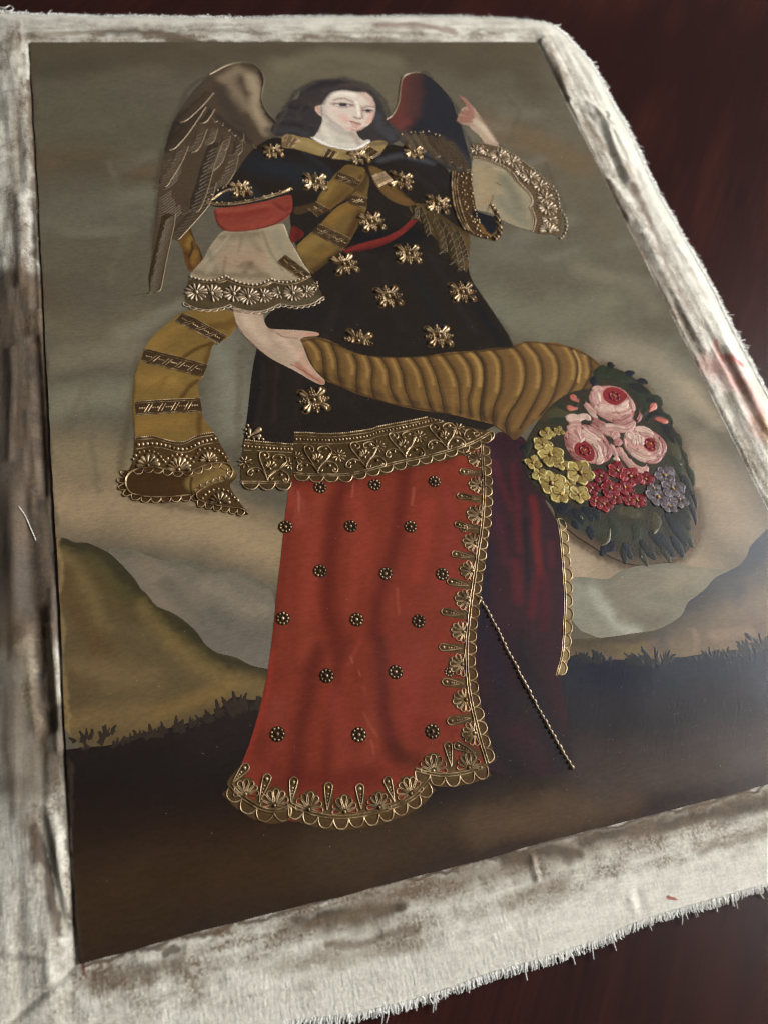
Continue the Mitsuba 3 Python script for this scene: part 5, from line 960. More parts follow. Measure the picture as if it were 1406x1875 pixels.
HORN = paint('cornucopia', Q('144.99,303.52 150.06,303.92 156.74,303.42 162.95,300.42 167.10,296.81 172.87,291.69 177.96,288.10 184.27,285.57 190.86,284.20 201.40,282.60 212.13,281.46 221.17,281.24 230.55,281.97 236.85,282.46 244.97,281.89 252.16,281.55 266.03,282.18 278.68,281.72 249.15,280.23 252.79,281.09 256.22,281.17 260.30,281.10 264.44,281.19 271.91,280.81 278.43,281.69 281.13,283.59 284.90,284.39 289.28,284.88 294.81,284.50 299.88,282.69 304.07,282.46 308.81,281.68 312.52,280.01 315.41,278.03 319.27,276.76 322.94,274.93 325.45,271.92 326.80,269.71 328.98,267.82 330.67,265.57 332.95,259.21 329.02,256.46 326.22,253.60 323.38,246.82 316.53,238.33 307.73,233.33 298.39,232.28 291.61,232.42 284.53,229.61 279.58,226.93 271.67,223.21 266.50,219.55 262.75,216.10 257.90,213.20 256.29,216.28 252.71,221.45 248.90,225.96 244.96,227.95 240.92,229.59 249.72,225.62 240.05,229.95 224.29,237.12 216.07,239.34 208.81,241.42 197.31,245.74 188.65,249.69 180.11,254.17 171.58,258.66 165.82,262.79 160.05,266.93 156.24,269.11 153.52,272.08 150.04,278.49 147.63,285.76 146.84,291.73 146.25,298.94'), 5.9, (94, 68, 35), [
    S(Q('154.22,275.67 172.54,263.07 198.25,249.56 225.19,240.37 251.11,230.14'), 5, (66, 47, 30), .8, 1), S(Q('242.38,234.51 251.55,230.34 259.33,217.65'), 10, (68, 48, 32), .8, 1), S(Q('266.70,228.30 277.53,232.79 291.67,238.48 306.69,245.79'), 7, (92, 64, 40), .7, 1), S(Q('321.78,267.85 327.94,257.39 317.64,241.29'), 5, (84, 58, 40), .8, 1),
    *hs,
    S(Q('318.96,273.91 319.55,265.67 317.41,257.87 313.01,249.69'), 1.6, (158, 124, 66), .75, 1), S(Q('145.75,301.39 156.58,302.59 169.42,293.89 190.72,283.62 221.02,280.66 251.99,280.95 278.49,281.12'), 1.3, (46, 34, 20), .7, 1), S(Q('256.17,281.02 278.33,281.38 289.23,284.72 299.82,282.53 315.33,277.79 326.74,269.55 332.26,259.29'), 1.2, (52, 38, 24), .7, 1),
    S(Q('146.76,296.49 149.33,279.74 158.43,268.27 188.65,249.69 224.29,237.12'), 1.3, (40, 28, 18), .7, 1)], n=1)
labels[HORN] = {'label': 'ribbed brown cornucopia held across the robe'}

# ------------------------------------------------------------------ bouquet
BQ = paint('bouquet_foliage', Q('325.54,253.14 328.96,258.27 334.95,260.91 336.25,259.07 339.88,258.07 344.88,255.45 349.29,251.34 353.34,246.39 356.94,240.42 359.56,234.61 361.29,226.81 362.05,219.22 363.28,211.65 363.55,204.31 363.40,196.10 362.33,188.14 361.73,180.23 360.23,172.57 358.31,165.09 356.42,157.73 353.94,150.58 347.67,140.49 340.22,129.08 334.54,125.60 328.88,123.05 320.63,122.71 313.62,123.04 306.73,123.53 301.15,125.00 295.29,127.89 290.50,131.29 285.20,135.65 281.52,139.75 275.82,145.52 271.67,150.88 268.29,156.05 266.19,159.97 267.62,166.08 265.09,171.96 260.49,179.13 257.83,187.01 257.97,195.53 259.21,202.08 263.67,210.23 269.64,217.34 276.62,224.47 284.62,231.63 293.35,237.80 302.44,241.93 311.85,243.95 320.59,243.92'), 6.1, (44, 40, 30), [
    S(Q('329.10,256.03 343.11,250.98 351.41,236.75'), 9, (36, 40, 28), .9, 1), S(Q('352.03,233.41 357.42,217.71 358.13,200.94'), 8, (32, 34, 28), .9, 1), S(Q('359.99,200.68 357.91,184.77 355.31,172.33'), 6, (54, 50, 36), .8, 1),
    S(Q('359.16,176.65 356.65,162.47 351.56,149.09'), 4, (70, 56, 42), .9, 1), S(Q('272.34,152.72 284.49,138.38 297.76,127.47 313.96,123.85 328.39,124.01'), 5, (78, 62, 46), .9, 1), S(Q('349.90,147.50 342.89,134.01'), 3.5, (92, 74, 56), .8, 1),
    S(Q('268.89,167.70 277.05,160.95 288.13,157.37'), 7, (26, 28, 34), .9, 1), S(Q('281.22,153.07 295.96,145.31 312.08,140.88'), 9, (46, 48, 38), .9, 1), S(Q('308.08,157.85 317.66,154.49'), 5, (66, 60, 40), .8, 1),
    S(Q('280.60,228.03 293.61,230.43 303.56,229.11'), 6, (60, 50, 32), .8, 1), S(Q('268.38,213.53 276.19,220.47 287.13,219.98'), 5, (50, 42, 30), .8, 1), S(Q('259.21,202.08 256.70,186.24 262.35,174.22'), 4, (30, 27, 28), .9, 1), S(Q('333.08,147.42 336.14,133.33'), 8, (38, 36, 32), .8, 1)], n=1)
labels[BQ] = {'label': 'dark oval of leaves and flowers at the mouth of the cornucopia'}
ZB = 6.1 * LAYER
LC = [region(c) for c in ((30, 31, 28), (38, 42, 30), (27, 29, 35), (58, 54, 36), (72, 68, 46))]
edge_leaves = [Q(t) for t in ('358.17,233.70 361.64,230.00 362.32,224.52', '360.59,220.47 363.59,215.83 364.26,210.47', '361.60,206.66 363.71,200.16 363.48,194.05', '362.09,194.25 362.41,186.12 361.73,180.23', '360.74,182.36 361.06,174.40 359.58,166.83', '338.88,143.74 341.06,136.11 341.93,128.79', '331.13,138.65 332.97,130.29 333.39,124.04', '322.52,135.59 323.56,127.45 323.97,122.14', '309.69,135.06 309.16,127.27 309.80,122.40', '299.68,136.73 297.90,130.04 297.11,125.86', '290.70,140.86 286.84,135.38 284.27,133.21', '339.46,257.00 339.75,260.34 338.45,262.18', '346.95,250.51 351.65,252.16 354.32,251.28', '352.91,245.34 357.72,244.74 359.73,242.27', '265.02,206.11 262.19,208.47 259.44,206.91', '355.08,167.52 356.33,159.65 354.91,152.30', '351.18,156.66 351.56,149.09 349.75,141.98')]
leaves = [(q, w, c) for q, w, c in (
    (Q('325.36,248.77 329.65,254.85 335.71,260.26'), 3.4, 1), (Q('331.28,251.33 338.63,254.87 342.34,256.65'), 3.2, 1), (Q('336.57,249.58 344.19,248.63 350.04,245.69'), 3.4, 1), (Q('345.90,242.91 352.68,239.86 358.60,234.74'), 3.4, 0), (Q('347.61,237.23 351.19,231.36 351.49,224.88'), 3.2, 1), (Q('350.77,230.33 358.35,229.35 360.34,226.93'), 2.4, 0), (Q('346.40,215.00 354.09,219.22 361.84,218.71'), 2.0, 0), (Q('346.19,219.22 351.07,223.87 355.60,227.55'), 1.6, 1),
    (Q('356.76,211.50 359.82,204.83 359.23,196.69'), 3.6, 0), (Q('355.45,199.27 357.56,192.86 357.00,184.90'), 3.6, 3), (Q('352.25,189.60 355.26,183.16 354.31,174.44'), 3.2, 1), (Q('353.72,177.46 354.99,169.47 353.66,160.06'), 3, 0), (Q('350.70,166.26 351.97,158.43 352.70,152.65'), 2.6, 0), (Q('322.85,244.72 323.48,249.00 326.48,253.03'), 2.6, 2),
    (Q('305.73,224.66 304.28,231.11 309.23,236.80'), 1.4, 1), (Q('283.27,227.67 292.91,228.45 304.83,224.78'), 3.2, 3), (Q('293.00,236.79 298.48,230.83 307.19,228.63'), 2.6, 1), (Q('283.70,223.51 291.17,223.52 297.44,222.67'), 2.6, 1),
    (Q('268.21,163.26 272.44,165.31 277.24,166.39'), 3.0, 2), (Q('278.29,164.39 280.60,158.57 281.22,153.07'), 3.0, 2), (Q('283.64,164.46 287.41,160.21 286.85,153.96'), 3.0, 2), (Q('290.06,162.53 291.49,156.83 292.52,154.85'), 2.8, 2), (Q('284.55,152.53 283.49,147.35 282.76,143.05'), 2.8, 2), (Q('275.82,157.53 276.25,153.87 277.81,150.94'), 2.4, 2),
    (Q('296.00,140.86 291.90,137.15 286.84,135.38'), 2.6, 2), (Q('300.67,139.21 301.19,133.84 302.20,127.58'), 2.6, 2), (Q('311.39,139.21 313.69,131.75 316.31,125.18'), 3.4, 0), (Q('318.55,143.41 324.21,135.31 327.91,124.96'), 4.2, 2), (Q('333.95,153.75 337.15,144.02 338.45,130.27'), 4.6, 2), (Q('336.44,155.22 342.52,147.75 344.73,139.14'), 4.4, 0), (Q('343.45,154.11 346.29,149.93 347.86,145.05'), 3, 0),
    (Q('308.43,158.71 312.87,156.17 317.31,153.62'), 3.4, 3), (Q('298.90,157.47 298.95,148.40 293.83,142.11'), 3.6, 1), (Q('312.14,149.88 311.08,142.83 307.35,138.10'), 3.6, 1), (Q('286.45,138.93 291.85,141.55 296.43,148.81'), 1.2, 4), (Q('320.04,140.47 322.81,142.72 325.91,143.57'), 1.3, 4), (Q('327.00,154.85 326.18,148.53 322.45,141.87'), 3.2, 3), (Q('280.91,159.43 281.53,157.52 282.05,156.53'), 1.0, 4), (Q('307.92,129.65 308.00,128.77 307.66,127.52'), .8, 4), (Q('262.08,202.63 266.26,209.86 271.31,214.11'), 1.6, 1), (Q('258.72,189.71 259.81,187.66 260.83,189.39'), 1.0, 4), (Q('257.46,199.44 259.31,199.65 261.32,200.32'), .8, 4), (Q('355.47,183.63 356.88,182.43 358.00,182.76'), .9, 4))] + [(q, rnd.uniform(1.6, 2.8), rnd.randrange(3)) for q in edge_leaves]
for q, w, c in leaves:
    put('leaf', [dab(q, w * 1.15, .09 if w > 1.3 else .35, ZB - .02, 1.0, .45, .6)], 'paint_bsdf', BQ, LC[c])
YEL = [region(c) for c in ((142, 122, 62), (118, 97, 46), (166, 150, 92), (92, 72, 34))]
PINK = [region(c) for c in ((152, 110, 100), (130, 82, 76), (176, 146, 130), (112, 62, 60), (98, 46, 44))]
REDF = [region(c) for c in ((96, 22, 26), (112, 28, 31), (70, 16, 20), (138, 48, 50))]
VIO = [region(c) for c in ((74, 64, 66), (84, 74, 76), (100, 90, 92), (54, 46, 50))]
ROSEC = region((112, 30, 32))
ROSED = region((84, 24, 27))
AMBER = region((170, 130, 60))
DARKC = region((64, 34, 28))


def petal_flower(name, c, r, pal, n=5, a0=0.0, centre=None, arc=360, squash=.86, h=.34):
    c = np.asarray(c, float).reshape(2)
    fl = put(name, [bead(c, r * .22, ZB, .5)], 'paint_bsdf', BQ, pal[-1] if centre is None else centre)
    lift = rnd.uniform(0, .35)
    for k in range(n):
        a = math.radians(a0 + arc * k / n + rnd.uniform(-9, 9))
        d = np.array([math.cos(a), math.sin(a) * squash])
        tn = np.array([-d[1], d[0]])
        rr = r * rnd.uniform(.88, 1.08)
        zz = ZB + lift + rnd.uniform(-.02, .16)
        put('petal', [drop(c + d * rr * .05, c + d * rr, rr * .46, h, zz, .5)], 'paint_bsdf', fl, pal[rnd.randrange(2)])
        put('petal', [dab([c + d * rr * .15, c + d * rr * .4 + tn * rr * .03, c + d * rr * .62], rr * .06, h + .12, zz, .6)], 'paint_bsdf', fl, pal[3])
        put('petal', [dab([c + d * rr * .2 - tn * rr * .2, c + d * rr * .6 - tn * rr * .46, c + d * rr * .95 - tn * rr * .22], rr * .07, h * .7, zz, .6)], 'paint_bsdf', fl, pal[3])
        put('petal', [dab([c + d * rr * .72 + tn * rr * .34, c + d * rr * .97, c + d * rr * .74 - tn * rr * .33], rr * .085, h + .22, zz, .6)], 'paint_bsdf', fl, pal[2])
    put('flower_centre', [bead(c + np.array([rnd.uniform(-.4, .4), rnd.uniform(-.4, .4)]), r * .12, ZB + h + lift, .9) for _ in range(3)], 'paint_bsdf', fl, AMBER)
    return fl


for c, r, a0 in ((Q('276.87,200.49'), 9.0, 20), (Q('290.84,186.06'), 10, 50), (Q('271.03,182.01'), 9.6, 10)):
    petal_flower('yellow_flower', c, r, YEL, 5, a0, DARKC)
for c, r, a0, n in ((Q('274.34,208.22'), 6.4, 60, 5), (Q('279.99,215.40'), 5.4, 80, 4), (Q('287.79,216.04'), 3.8, 60, 4), (Q('264.25,197.00'), 5.6, 150, 4), (Q('274.42,174.67'), 7.6, -80, 5), (Q('285.10,172.09'), 7.0, -100, 5), (Q('281.55,179.66'), 4.6, 30, 4), (Q('265.63,189.15'), 5.4, 120, 4), (Q('280.65,193.63'), 5.0, 0, 4)):
    petal_flower('yellow_flower', c, r, YEL, n, a0, YEL[3])
for c, r, a0 in ((Q('305.87,173.12'), 5.6, 10), (Q('321.31,179.38'), 6.2, 40), (Q('306.21,166.95'), 4.2, -60), (Q('319.32,163.04'), 4.8, 20), (Q('302.92,182.14'), 4.8, 80), (Q('294.84,175.28'), 4.2, 120), (Q('330.28,176.10'), 4.6, 0), (Q('314.84,184.22'), 5.6, 60), (Q('297.84,164.08'), 4.6, -90), (Q('314.13,163.85'), 3.6, 150), (Q('314.91,172.69'), 4.8, 100), (Q('293.40,166.62'), 3.6, -140)):
    petal_flower('red_flower', c, r * 1.28, REDF[:2] + [REDF[3 if rnd.random() < .35 else 0], REDF[2]], 5, a0, REDF[2], h=.3)
for c, r, a0 in ((Q('343.27,176.58'), 6.2, 30), (Q('344.46,167.21'), 6.4, 70), (Q('333.33,163.22'), 6.4, 10), (Q('345.77,159.39'), 4.8, -30), (Q('332.95,168.98'), 4.0, 100), (Q('337.88,156.39'), 4.4, -60)):
    petal_flower('violet_flower', c, r * 1.25, VIO, 5, a0, VIO[2], h=.3)
BUD = region((160, 88, 74))
for q, w in ((Q('308.03,234.83 305.93,238.29 303.91,240.68'), 3.0), (Q('305.28,229.93 301.37,230.97 298.00,232.15'), 2.6), (Q('351.64,221.67 355.26,224.38 358.91,227.12'), 2.8), (Q('352.83,216.22 357.51,215.59 361.74,212.70'), 2.6)):
    put('pink_bud', [drop(q[0], q[2], w * .9, .5, ZB, .6), dab(q + [.5, .6], w * .2, .7, ZB, .6)], 'paint_bsdf', BQ, BUD)


def rose(outer_, heart, petals):
    pr = shape_of(outer_)
    ro = put('rose', flat(pr, -.02, ZB + .08), 'paint_bsdf', BQ, region((158, 112, 102), [
        S(np.asarray(outer_).mean(0)[None], 9, (166, 124, 112), .7, 1), S(np.vstack([outer_, outer_[:1]]), 2.2, (132, 74, 70), .7, 1)]), smooth=False)
    put('rose_heart', flat(shape_of(heart), -.02, ZB + .2), 'paint_bsdf', ro, ROSEC, smooth=False)
    hc = np.asarray(heart).mean(0)
    for k in range(6):
        a = k * 1.05 + .3
        d = np.array([math.cos(a), math.sin(a)])
        put('petal', [dab([hc + d * 2.4 + d[::-1] * [1, -1] * 1.6, hc + d * 3.2, hc + d * 2.4 - d[::-1] * [1, -1] * 1.6], .8, .5, ZB + .15, .6)], 'paint_bsdf', ro, ROSED if k % 2 else ROSEC)
    put('rose_heart', [bead(hc + [rnd.uniform(-1, 1), rnd.uniform(-1, 1)], .45, ZB + .35) for _ in range(4)], 'paint_bsdf', ro, AMBER)
    for q, w, k in petals:
        put('petal', [dab(q, w * 1.05, .32, ZB + .08, .7)], 'paint_bsdf', ro, PINK[k])
        qq = smooth_path(q, 1.0)
        put('petal', [dab(qq + [0, w * .55], .34, .5, ZB + .12, .7), dab(qq - [0, w * .5], .3, .38, ZB + .1, .7)], 'paint_bsdf', ro, PINK[2 if k in (0, 2) else 0])
    return ro


rose(Q('316.05,236.98 318.23,241.52 322.66,244.20 328.79,244.84 334.45,244.13 339.59,242.06 342.87,237.84 344.11,232.27 343.23,225.97 340.60,219.97 336.22,216.38 330.83,215.04 325.72,216.77 319.55,220.72 315.95,226.42 315.08,231.79'), Q('325.75,238.95 328.82,242.34 334.12,243.30 339.18,241.03 341.72,237.44 342.02,234.48 338.53,231.92 332.45,228.98 329.01,230.18 326.47,232.43 325.13,235.27'), [
    (Q('318.67,238.78 318.06,234.59 320.07,232.20'), 2.6, 0), (Q('323.16,240.36 321.61,236.26 321.84,233.03'), 1.8, 2), (Q('319.82,241.86 323.40,243.57 327.14,243.09'), 1.8, 0), (Q('319.30,230.18 322.60,228.69 326.83,227.08 328.82,224.70'), 2.4, 2), (Q('329.02,225.20 334.65,227.10 340.52,229.52'), 2.2, 2), (Q('330.08,222.96 335.31,223.84 340.97,225.74'), 2.0, 0), (Q('317.24,227.29 321.61,223.57 327.26,220.72 331.34,221.22'), 2.6, 0), (Q('324.65,218.99 331.08,218.12 339.15,221.22'), 2.2, 1), (Q('342.16,233.60 342.46,228.20 340.89,223.10'), 1.8, 0), (Q('316.54,230.55 319.62,225.93 322.91,224.44'), 1.4, 2), (Q('322.14,227.49 327.61,229.09 330.20,228.22'), 1.0, 2), (Q('334.11,228.23 339.06,230.78 342.28,231.44'), 1.0, 2),
    (Q('312.15,233.76 313.04,228.90 316.11,224.30'), 2.2, 0), (Q('311.95,231.15 313.37,224.67 316.27,222.20'), 1.4, 2), (Q('312.26,221.70 315.50,217.64 320.39,215.43'), 2.6, 1), (Q('314.22,216.79 318.73,213.60 324.37,213.34 328.36,211.25 334.24,211.47 339.91,215.88'), 2.0, 0), (Q('317.66,215.80 324.95,214.81 331.88,212.82'), 1.6, 2), (Q('323.70,216.53 330.63,214.54 339.39,216.99'), 1.8, 1), (Q('340.84,215.75 344.32,219.47 345.55,222.48'), 1.6, 4)])
rose(Q('288.88,209.65 291.20,214.35 295.69,217.79 300.80,218.93 306.27,218.39 311.14,216.18 314.90,211.06 316.65,205.75 316.68,199.71 314.92,194.00 311.00,191.13 305.01,190.05 299.12,191.60 293.79,194.62 289.73,198.63 288.35,203.76'), Q('292.40,202.19 295.09,205.78 298.26,206.83 301.27,207.41 304.12,205.00 305.63,200.30 304.30,195.54 301.32,192.54 297.12,193.65 293.77,197.07'), [
    (Q('293.22,216.10 297.48,217.55 299.81,216.21 298.94,211.26'), 2.2, 0), (Q('290.72,210.39 291.56,206.28 292.30,203.19'), 2.4, 1), (Q('293.07,213.08 295.58,209.71 298.43,207.30'), 2.2, 0), (Q('299.55,214.21 299.39,211.19 299.50,207.66'), .8, 2), (Q('303.39,215.71 305.55,211.35 308.94,207.84 312.16,206.38'), 2.6, 2), (Q('306.45,216.31 310.76,212.66 314.32,207.08'), 2.4, 0), (Q('301.80,208.84 306.44,206.18 308.56,201.87 306.95,195.16'), 2.0, 2), (Q('309.11,205.80 312.13,201.36 310.49,194.65'), 2.2, 0), (Q('313.59,205.17 314.97,198.96 311.90,193.45'), 2.0, 1), (Q('307.85,199.98 307.84,195.03 303.78,191.69'), 1.6, 2), (Q('289.87,201.56 292.55,196.27 297.82,193.06'), 2.2, 3), (Q('309.25,193.84 306.42,191.31 302.55,190.90'), 1.2, 0), (Q('298.09,206.35 301.80,208.84 302.33,210.28'), .8, 2), (Q('305.72,204.27 307.13,198.10 305.45,192.43'), .8, 2),
    (Q('295.20,222.98 299.95,224.40 303.20,222.93 304.29,220.72'), 2.6, 2), (Q('295.67,220.35 300.33,220.22 303.75,219.25'), 2.2, 0), (Q('303.38,223.42 308.38,224.09 310.98,220.84'), 2.2, 2), (Q('308.98,218.02 312.03,213.50 316.70,210.81'), 2.4, 1), (Q('313.67,215.32 317.61,210.69 319.57,208.38'), 2, 0), (Q('317.34,202.63 317.80,196.56 318.11,192.55'), 1.8, 0), (Q('316.26,193.81 317.30,191.68 316.75,190.29'), 2.0, 2)])
rose(Q('325.81,202.43 328.18,207.18 332.93,210.62 339.15,211.62 345.49,210.44 350.53,206.12 353.04,201.65 352.82,196.58 351.05,191.78 346.48,187.43 340.97,185.76 334.55,186.40 330.05,189.33 327.09,193.73 325.46,197.96'), Q('337.93,199.20 339.77,202.50 343.58,203.49 347.05,202.49 347.85,199.32 345.65,194.57 342.12,193.06 339.08,195.00'), [
    (Q('329.68,204.93 332.67,207.57 334.23,204.29 331.77,200.58'), 2.4, 2), (Q('335.02,206.22 337.36,204.87 336.31,199.94'), 2.2, 2), (Q('336.59,210.11 343.24,209.71 348.07,204.92'), 2.2, 2), (Q('338.55,207.78 343.67,206.04 346.54,203.59'), 1.6, 0), (Q('338.28,204.75 339.31,202.56 337.28,198.79'), 1.4, 2), (Q('347.05,202.49 349.51,199.09 347.07,193.36 342.63,191.99'), 1.6, 0), (Q('350.74,201.98 351.45,196.78 348.09,191.20'), 2.0, 1), (Q('326.86,200.27 330.74,195.70 335.90,191.96 340.93,190.23'), 2.6, 0), (Q('328.04,196.09 331.91,191.54 337.36,188.56 344.16,188.77'), 2.2, 2), (Q('332.93,196.39 336.48,193.37 340.62,191.78'), 1.6, 2), (Q('335.05,187.61 341.48,186.97 347.69,190.25'), 1.6, 1), (Q('327.87,205.18 326.48,199.32 327.66,195.14'), 1.2, 0), (Q('334.23,204.29 335.27,202.11 334.10,199.24'), .7, 2),
    (Q('321.53,200.02 321.90,194.98 324.36,191.64'), 2.4, 0), (Q('321.75,196.99 323.09,190.84 326.43,187.40'), 2.2, 0), (Q('323.46,191.77 325.68,185.54 330.78,181.85 335.50,184.10'), 2.6, 0), (Q('324.46,187.19 328.30,182.71 332.56,181.59'), 1.4, 2), (Q('319.72,206.33 322.66,208.97 326.29,208.46'), 3.0, 0), (Q('319.88,204.28 322.20,202.94 325.15,205.57'), 2.4, 1)])

# ------------------------------------------------------------------ raised gold
GOLDG = region((70, 54, 30))           # painted ground under the gold
DARKG = region((40, 27, 18))
# cape hem
def hem(outline, key_label):
    k = paint('gold_hem', outline, 6.4, (60, 45, 23), [S(outline.mean(0)[None], 30, (68, 52, 29), .5, 1)], n=0)
    labels[k] = {'label': key_label}
    return k


HL = hem(Q('101.46,236.17 106.95,234.75 114.83,232.80 127.77,229.48 127.12,224.27 124.83,214.41 122.58,204.77 121.11,202.53 118.90,202.13 114.43,204.16 112.67,203.21 109.51,203.39 106.22,206.03 103.89,204.67 100.76,204.91 97.87,206.69 95.96,209.72 97.44,220.96 100.08,229.43'), 'short left length of the raised gold hem')
HR = hem(Q('130.08,237.15 137.60,235.97 145.76,234.31 156.92,233.16 165.56,233.17 174.73,233.66 177.48,234.50 183.48,235.03 190.72,235.62 199.25,236.32 209.14,237.27 213.47,235.29 218.90,232.83 226.99,228.95 235.29,225.74 245.20,221.61 247.26,220.63 246.05,216.67 242.61,215.11 239.17,214.91 237.11,213.17 230.90,210.69 223.02,208.48 214.09,206.47 205.64,205.87 197.13,204.70 188.98,204.61 180.67,203.60 171.69,201.75 167.80,202.97 163.38,202.36 159.38,202.02 155.59,202.59 150.97,201.72 142.83,202.45 137.24,204.73 130.18,204.86 124.15,207.51 126.46,220.52'), 'long gold hem of scrolls and beaded flowers above the red skirt')
zh = 6.4 * LAYER
TPL = {'scrolls': [Q('138.18,209.60 136.13,216.24 133.95,222.32 133.84,226.21 136.30,227.48 138.72,225.51 138.47,223.28 136.83,222.87'), Q('138.35,209.89 140.44,212.74 145.47,217.11 148.52,221.19 147.30,224.94 144.06,225.60 141.32,224.49 141.28,222.23 142.86,222.33'), Q('138.13,209.92 136.26,213.99 133.41,216.44 130.42,216.63 127.86,214.60 127.48,212.45 129.26,211.74 130.14,213.00'), Q('138.84,211.58 142.48,214.67 145.91,215.12 148.91,213.41 149.97,210.38 148.93,208.00 147.04,208.28 146.65,209.92'), Q('138.91,211.70 140.38,209.59 141.43,210.69')],
       'inner': [Q('139.25,212.28 142.30,215.14 145.52,215.95 148.08,214.81'), Q('139.90,212.82 144.53,216.61 147.69,220.66')],
       'blobs': [Q('135.23,224.72 137.03,225.43'), Q('144.14,223.12 146.30,224.11'), Q('132.09,215.24 133.87,214.47'), Q('145.12,213.96 146.10,211.91'), Q('129.08,213.78 130.49,215.48'), Q('147.87,211.01 148.04,209.08')],
       'petals': [Q('138.85,217.43 137.62,221.14'), Q('139.51,217.98 139.42,221.85'), Q('140.05,217.90 141.84,221.37'), Q('140.74,217.16 143.13,219.38'), Q('138.36,216.87 136.99,219.31')], 'bead': Q('139.59,216.37'), 'base': Q('138.23,209.28')}


def scroll_motif(parent, base, ang, sc=1.0, flip=1):
    o = Q('138.18,209.60')[0]
    ca, sa = math.cos(ang), math.sin(ang)
    R = np.array([[ca, sa], [-sa, ca]])

    def m(q):
        return ((np.asarray(q) - o) * [flip * sc, sc]) @ R + np.asarray(base).reshape(2)
    parts = [tube(m(q), .42, zh, .6, h=.6) for q in TPL['scrolls']] + [tube(m(q), .26, zh, .7, h=.45) for q in TPL['inner']]
    gold('gold_scroll', parts, parent)
    gold('gold_leaf', [drop(m(q)[0], m(q)[1], 1.05, .9, zh, .6) for q in TPL['blobs']] + [bead(m(TPL['base'])[0], .75, zh)], parent)
    gold('palmette', [drop(m(q)[0], m(q)[1], .85, .95, zh, .65) for q in TPL['petals']] + [bead(m(TPL['bead'])[0], 1.0, zh, 1)], parent)


A_ = lambda a, b: math.atan2(*(np.asarray(b) - np.asarray(a))[0][::-1])
scroll_motif(HR, Q('138.18,209.60'), 0)
scroll_motif(HR, Q('165.92,208.22'), A_(Q('153.06,206.43'), Q('168.91,207.90')))
scroll_motif(HR, Q('189.90,211.83'), A_(Q('183.28,209.66'), Q('198.83,211.32')))
scroll_motif(HR, Q('215.73,214.19'), A_(Q('207.29,212.08'), Q('223.41,214.11')))
scroll_motif(HL, Q('110.15,209.00'), A_(Q('96.82,210.21'), Q('122.74,205.67')))
gold('gold_scroll', [tube(Q('228.83,222.50 230.67,224.65 233.82,224.91 236.39,223.17 237.48,220.61 234.73,219.63'), .42, zh, .6, h=.6), tube(Q('229.02,223.16 227.98,220.57 229.46,218.32 231.41,218.73'), .42, zh, .6, h=.6), tube(Q('233.73,222.51 236.10,222.18 238.86,221.11'), .3, zh, .6)] + [bead(c, .8, zh) for c in Q('234.43,221.72 230.03,220.28 238.90,221.24')], HR)
for c, par in ((Q('152.18,218.40'), HR), (Q('175.72,221.23'), HR), (Q('201.25,224.17'), HR), (Q('225.91,226.20'), HR)):
    bead_flower(c, 4.1, 10, zz=zh, parent=par)
bead_flower(Q('128.17,220.27'), 4.1, 6, -100, 100, zh, HR)
bead_flower(Q('99.98,221.53'), 3.8, 8, zz=zh, parent=HL)
bead_flower(Q('124.46,216.99'), 3.8, 6, 80, 280, zh, HL)
gold('rope_edge', rope(Q('130.19,236.87 137.56,235.71 145.68,233.92 156.84,232.77 165.47,232.78 174.64,233.26 177.39,234.10 183.41,234.77 190.64,235.29 199.15,235.92 209.01,236.80'), .75, zh, 1.25), HR)
gold('rope_edge', rope(Q('102.22,235.81 106.89,234.37 114.76,232.35 127.72,229.22'), .75, zh, 1.25), HL)
gold('bead_string', bead_row(Q('130.50,232.35 135.08,231.45 142.14,230.19 150.36,228.90 154.85,228.67 164.53,228.44 173.70,229.09 176.52,230.31 188.50,231.35 199.45,232.37 208.21,233.72 213.17,234.16'), .85, zh, 2.05), HR)
gold('bead_string', bead_row(Q('101.02,232.11 106.31,230.59 111.56,229.45 116.79,228.06 126.65,226.27'), .85, zh, 2.05), HL)
gold('bead_string', [bead(c, .55, zh) for c in Q('211.18,235.81 212.83,235.17 214.45,234.40 216.10,233.76 217.76,233.12')], HR)
gold('edging_cord', [tube(Q(q), .27, zh, 1.5) for q in ('129.71,235.09 145.31,231.99 156.44,230.83 174.17,231.17 176.97,232.27 198.68,234.05 209.73,234.90', '128.75,229.73 138.92,228.03 149.87,226.48 161.10,225.81 173.11,226.50 175.90,227.58 193.91,229.25 206.22,230.69 218.82,232.56')], HR)
gold('edging_cord', [tube(Q(q), .27, zh, 1.5) for q in ('101.00,234.17 114.49,230.71 127.43,227.58', '100.19,229.41 113.82,226.56 126.52,223.97')], HL)
hemline = Q('125.04,210.99 132.62,209.23 140.58,207.79 148.64,206.59 156.92,206.18 168.83,207.53 171.43,208.04 183.25,209.53 195.12,210.54 207.21,211.76 219.70,213.76 229.98,215.87 238.18,218.80 243.91,221.44')
gold('edging_cord', [tube(hemline, .36, zh, 1.2), tube(hemline + [0.4, -1.2], .3, zh, 1.2), tube(Q('244.05,221.49 246.35,221.31 246.58,219.21 244.88,216.50 242.73,215.91 241.62,216.95'), .36, zh, .6)], HR)
for m in scallops(hemline + [0.2, -1.3], 15, 3.9, -1, .38, zh):
    gold('scallop', m, HR)
hl2 = Q('95.83,209.93 102.95,208.85 109.94,207.67 122.79,205.98')
gold('edging_cord', [tube(hl2, .36, zh, 1.2), tube(hl2 + [0, -1.2], .3, zh, 1.2)], HL)
for m in scallops(Q('96.67,209.19 109.56,206.99 122.71,205.49'), 3, 4.6, -1, .38, zh):
    gold('scallop', m, HL)
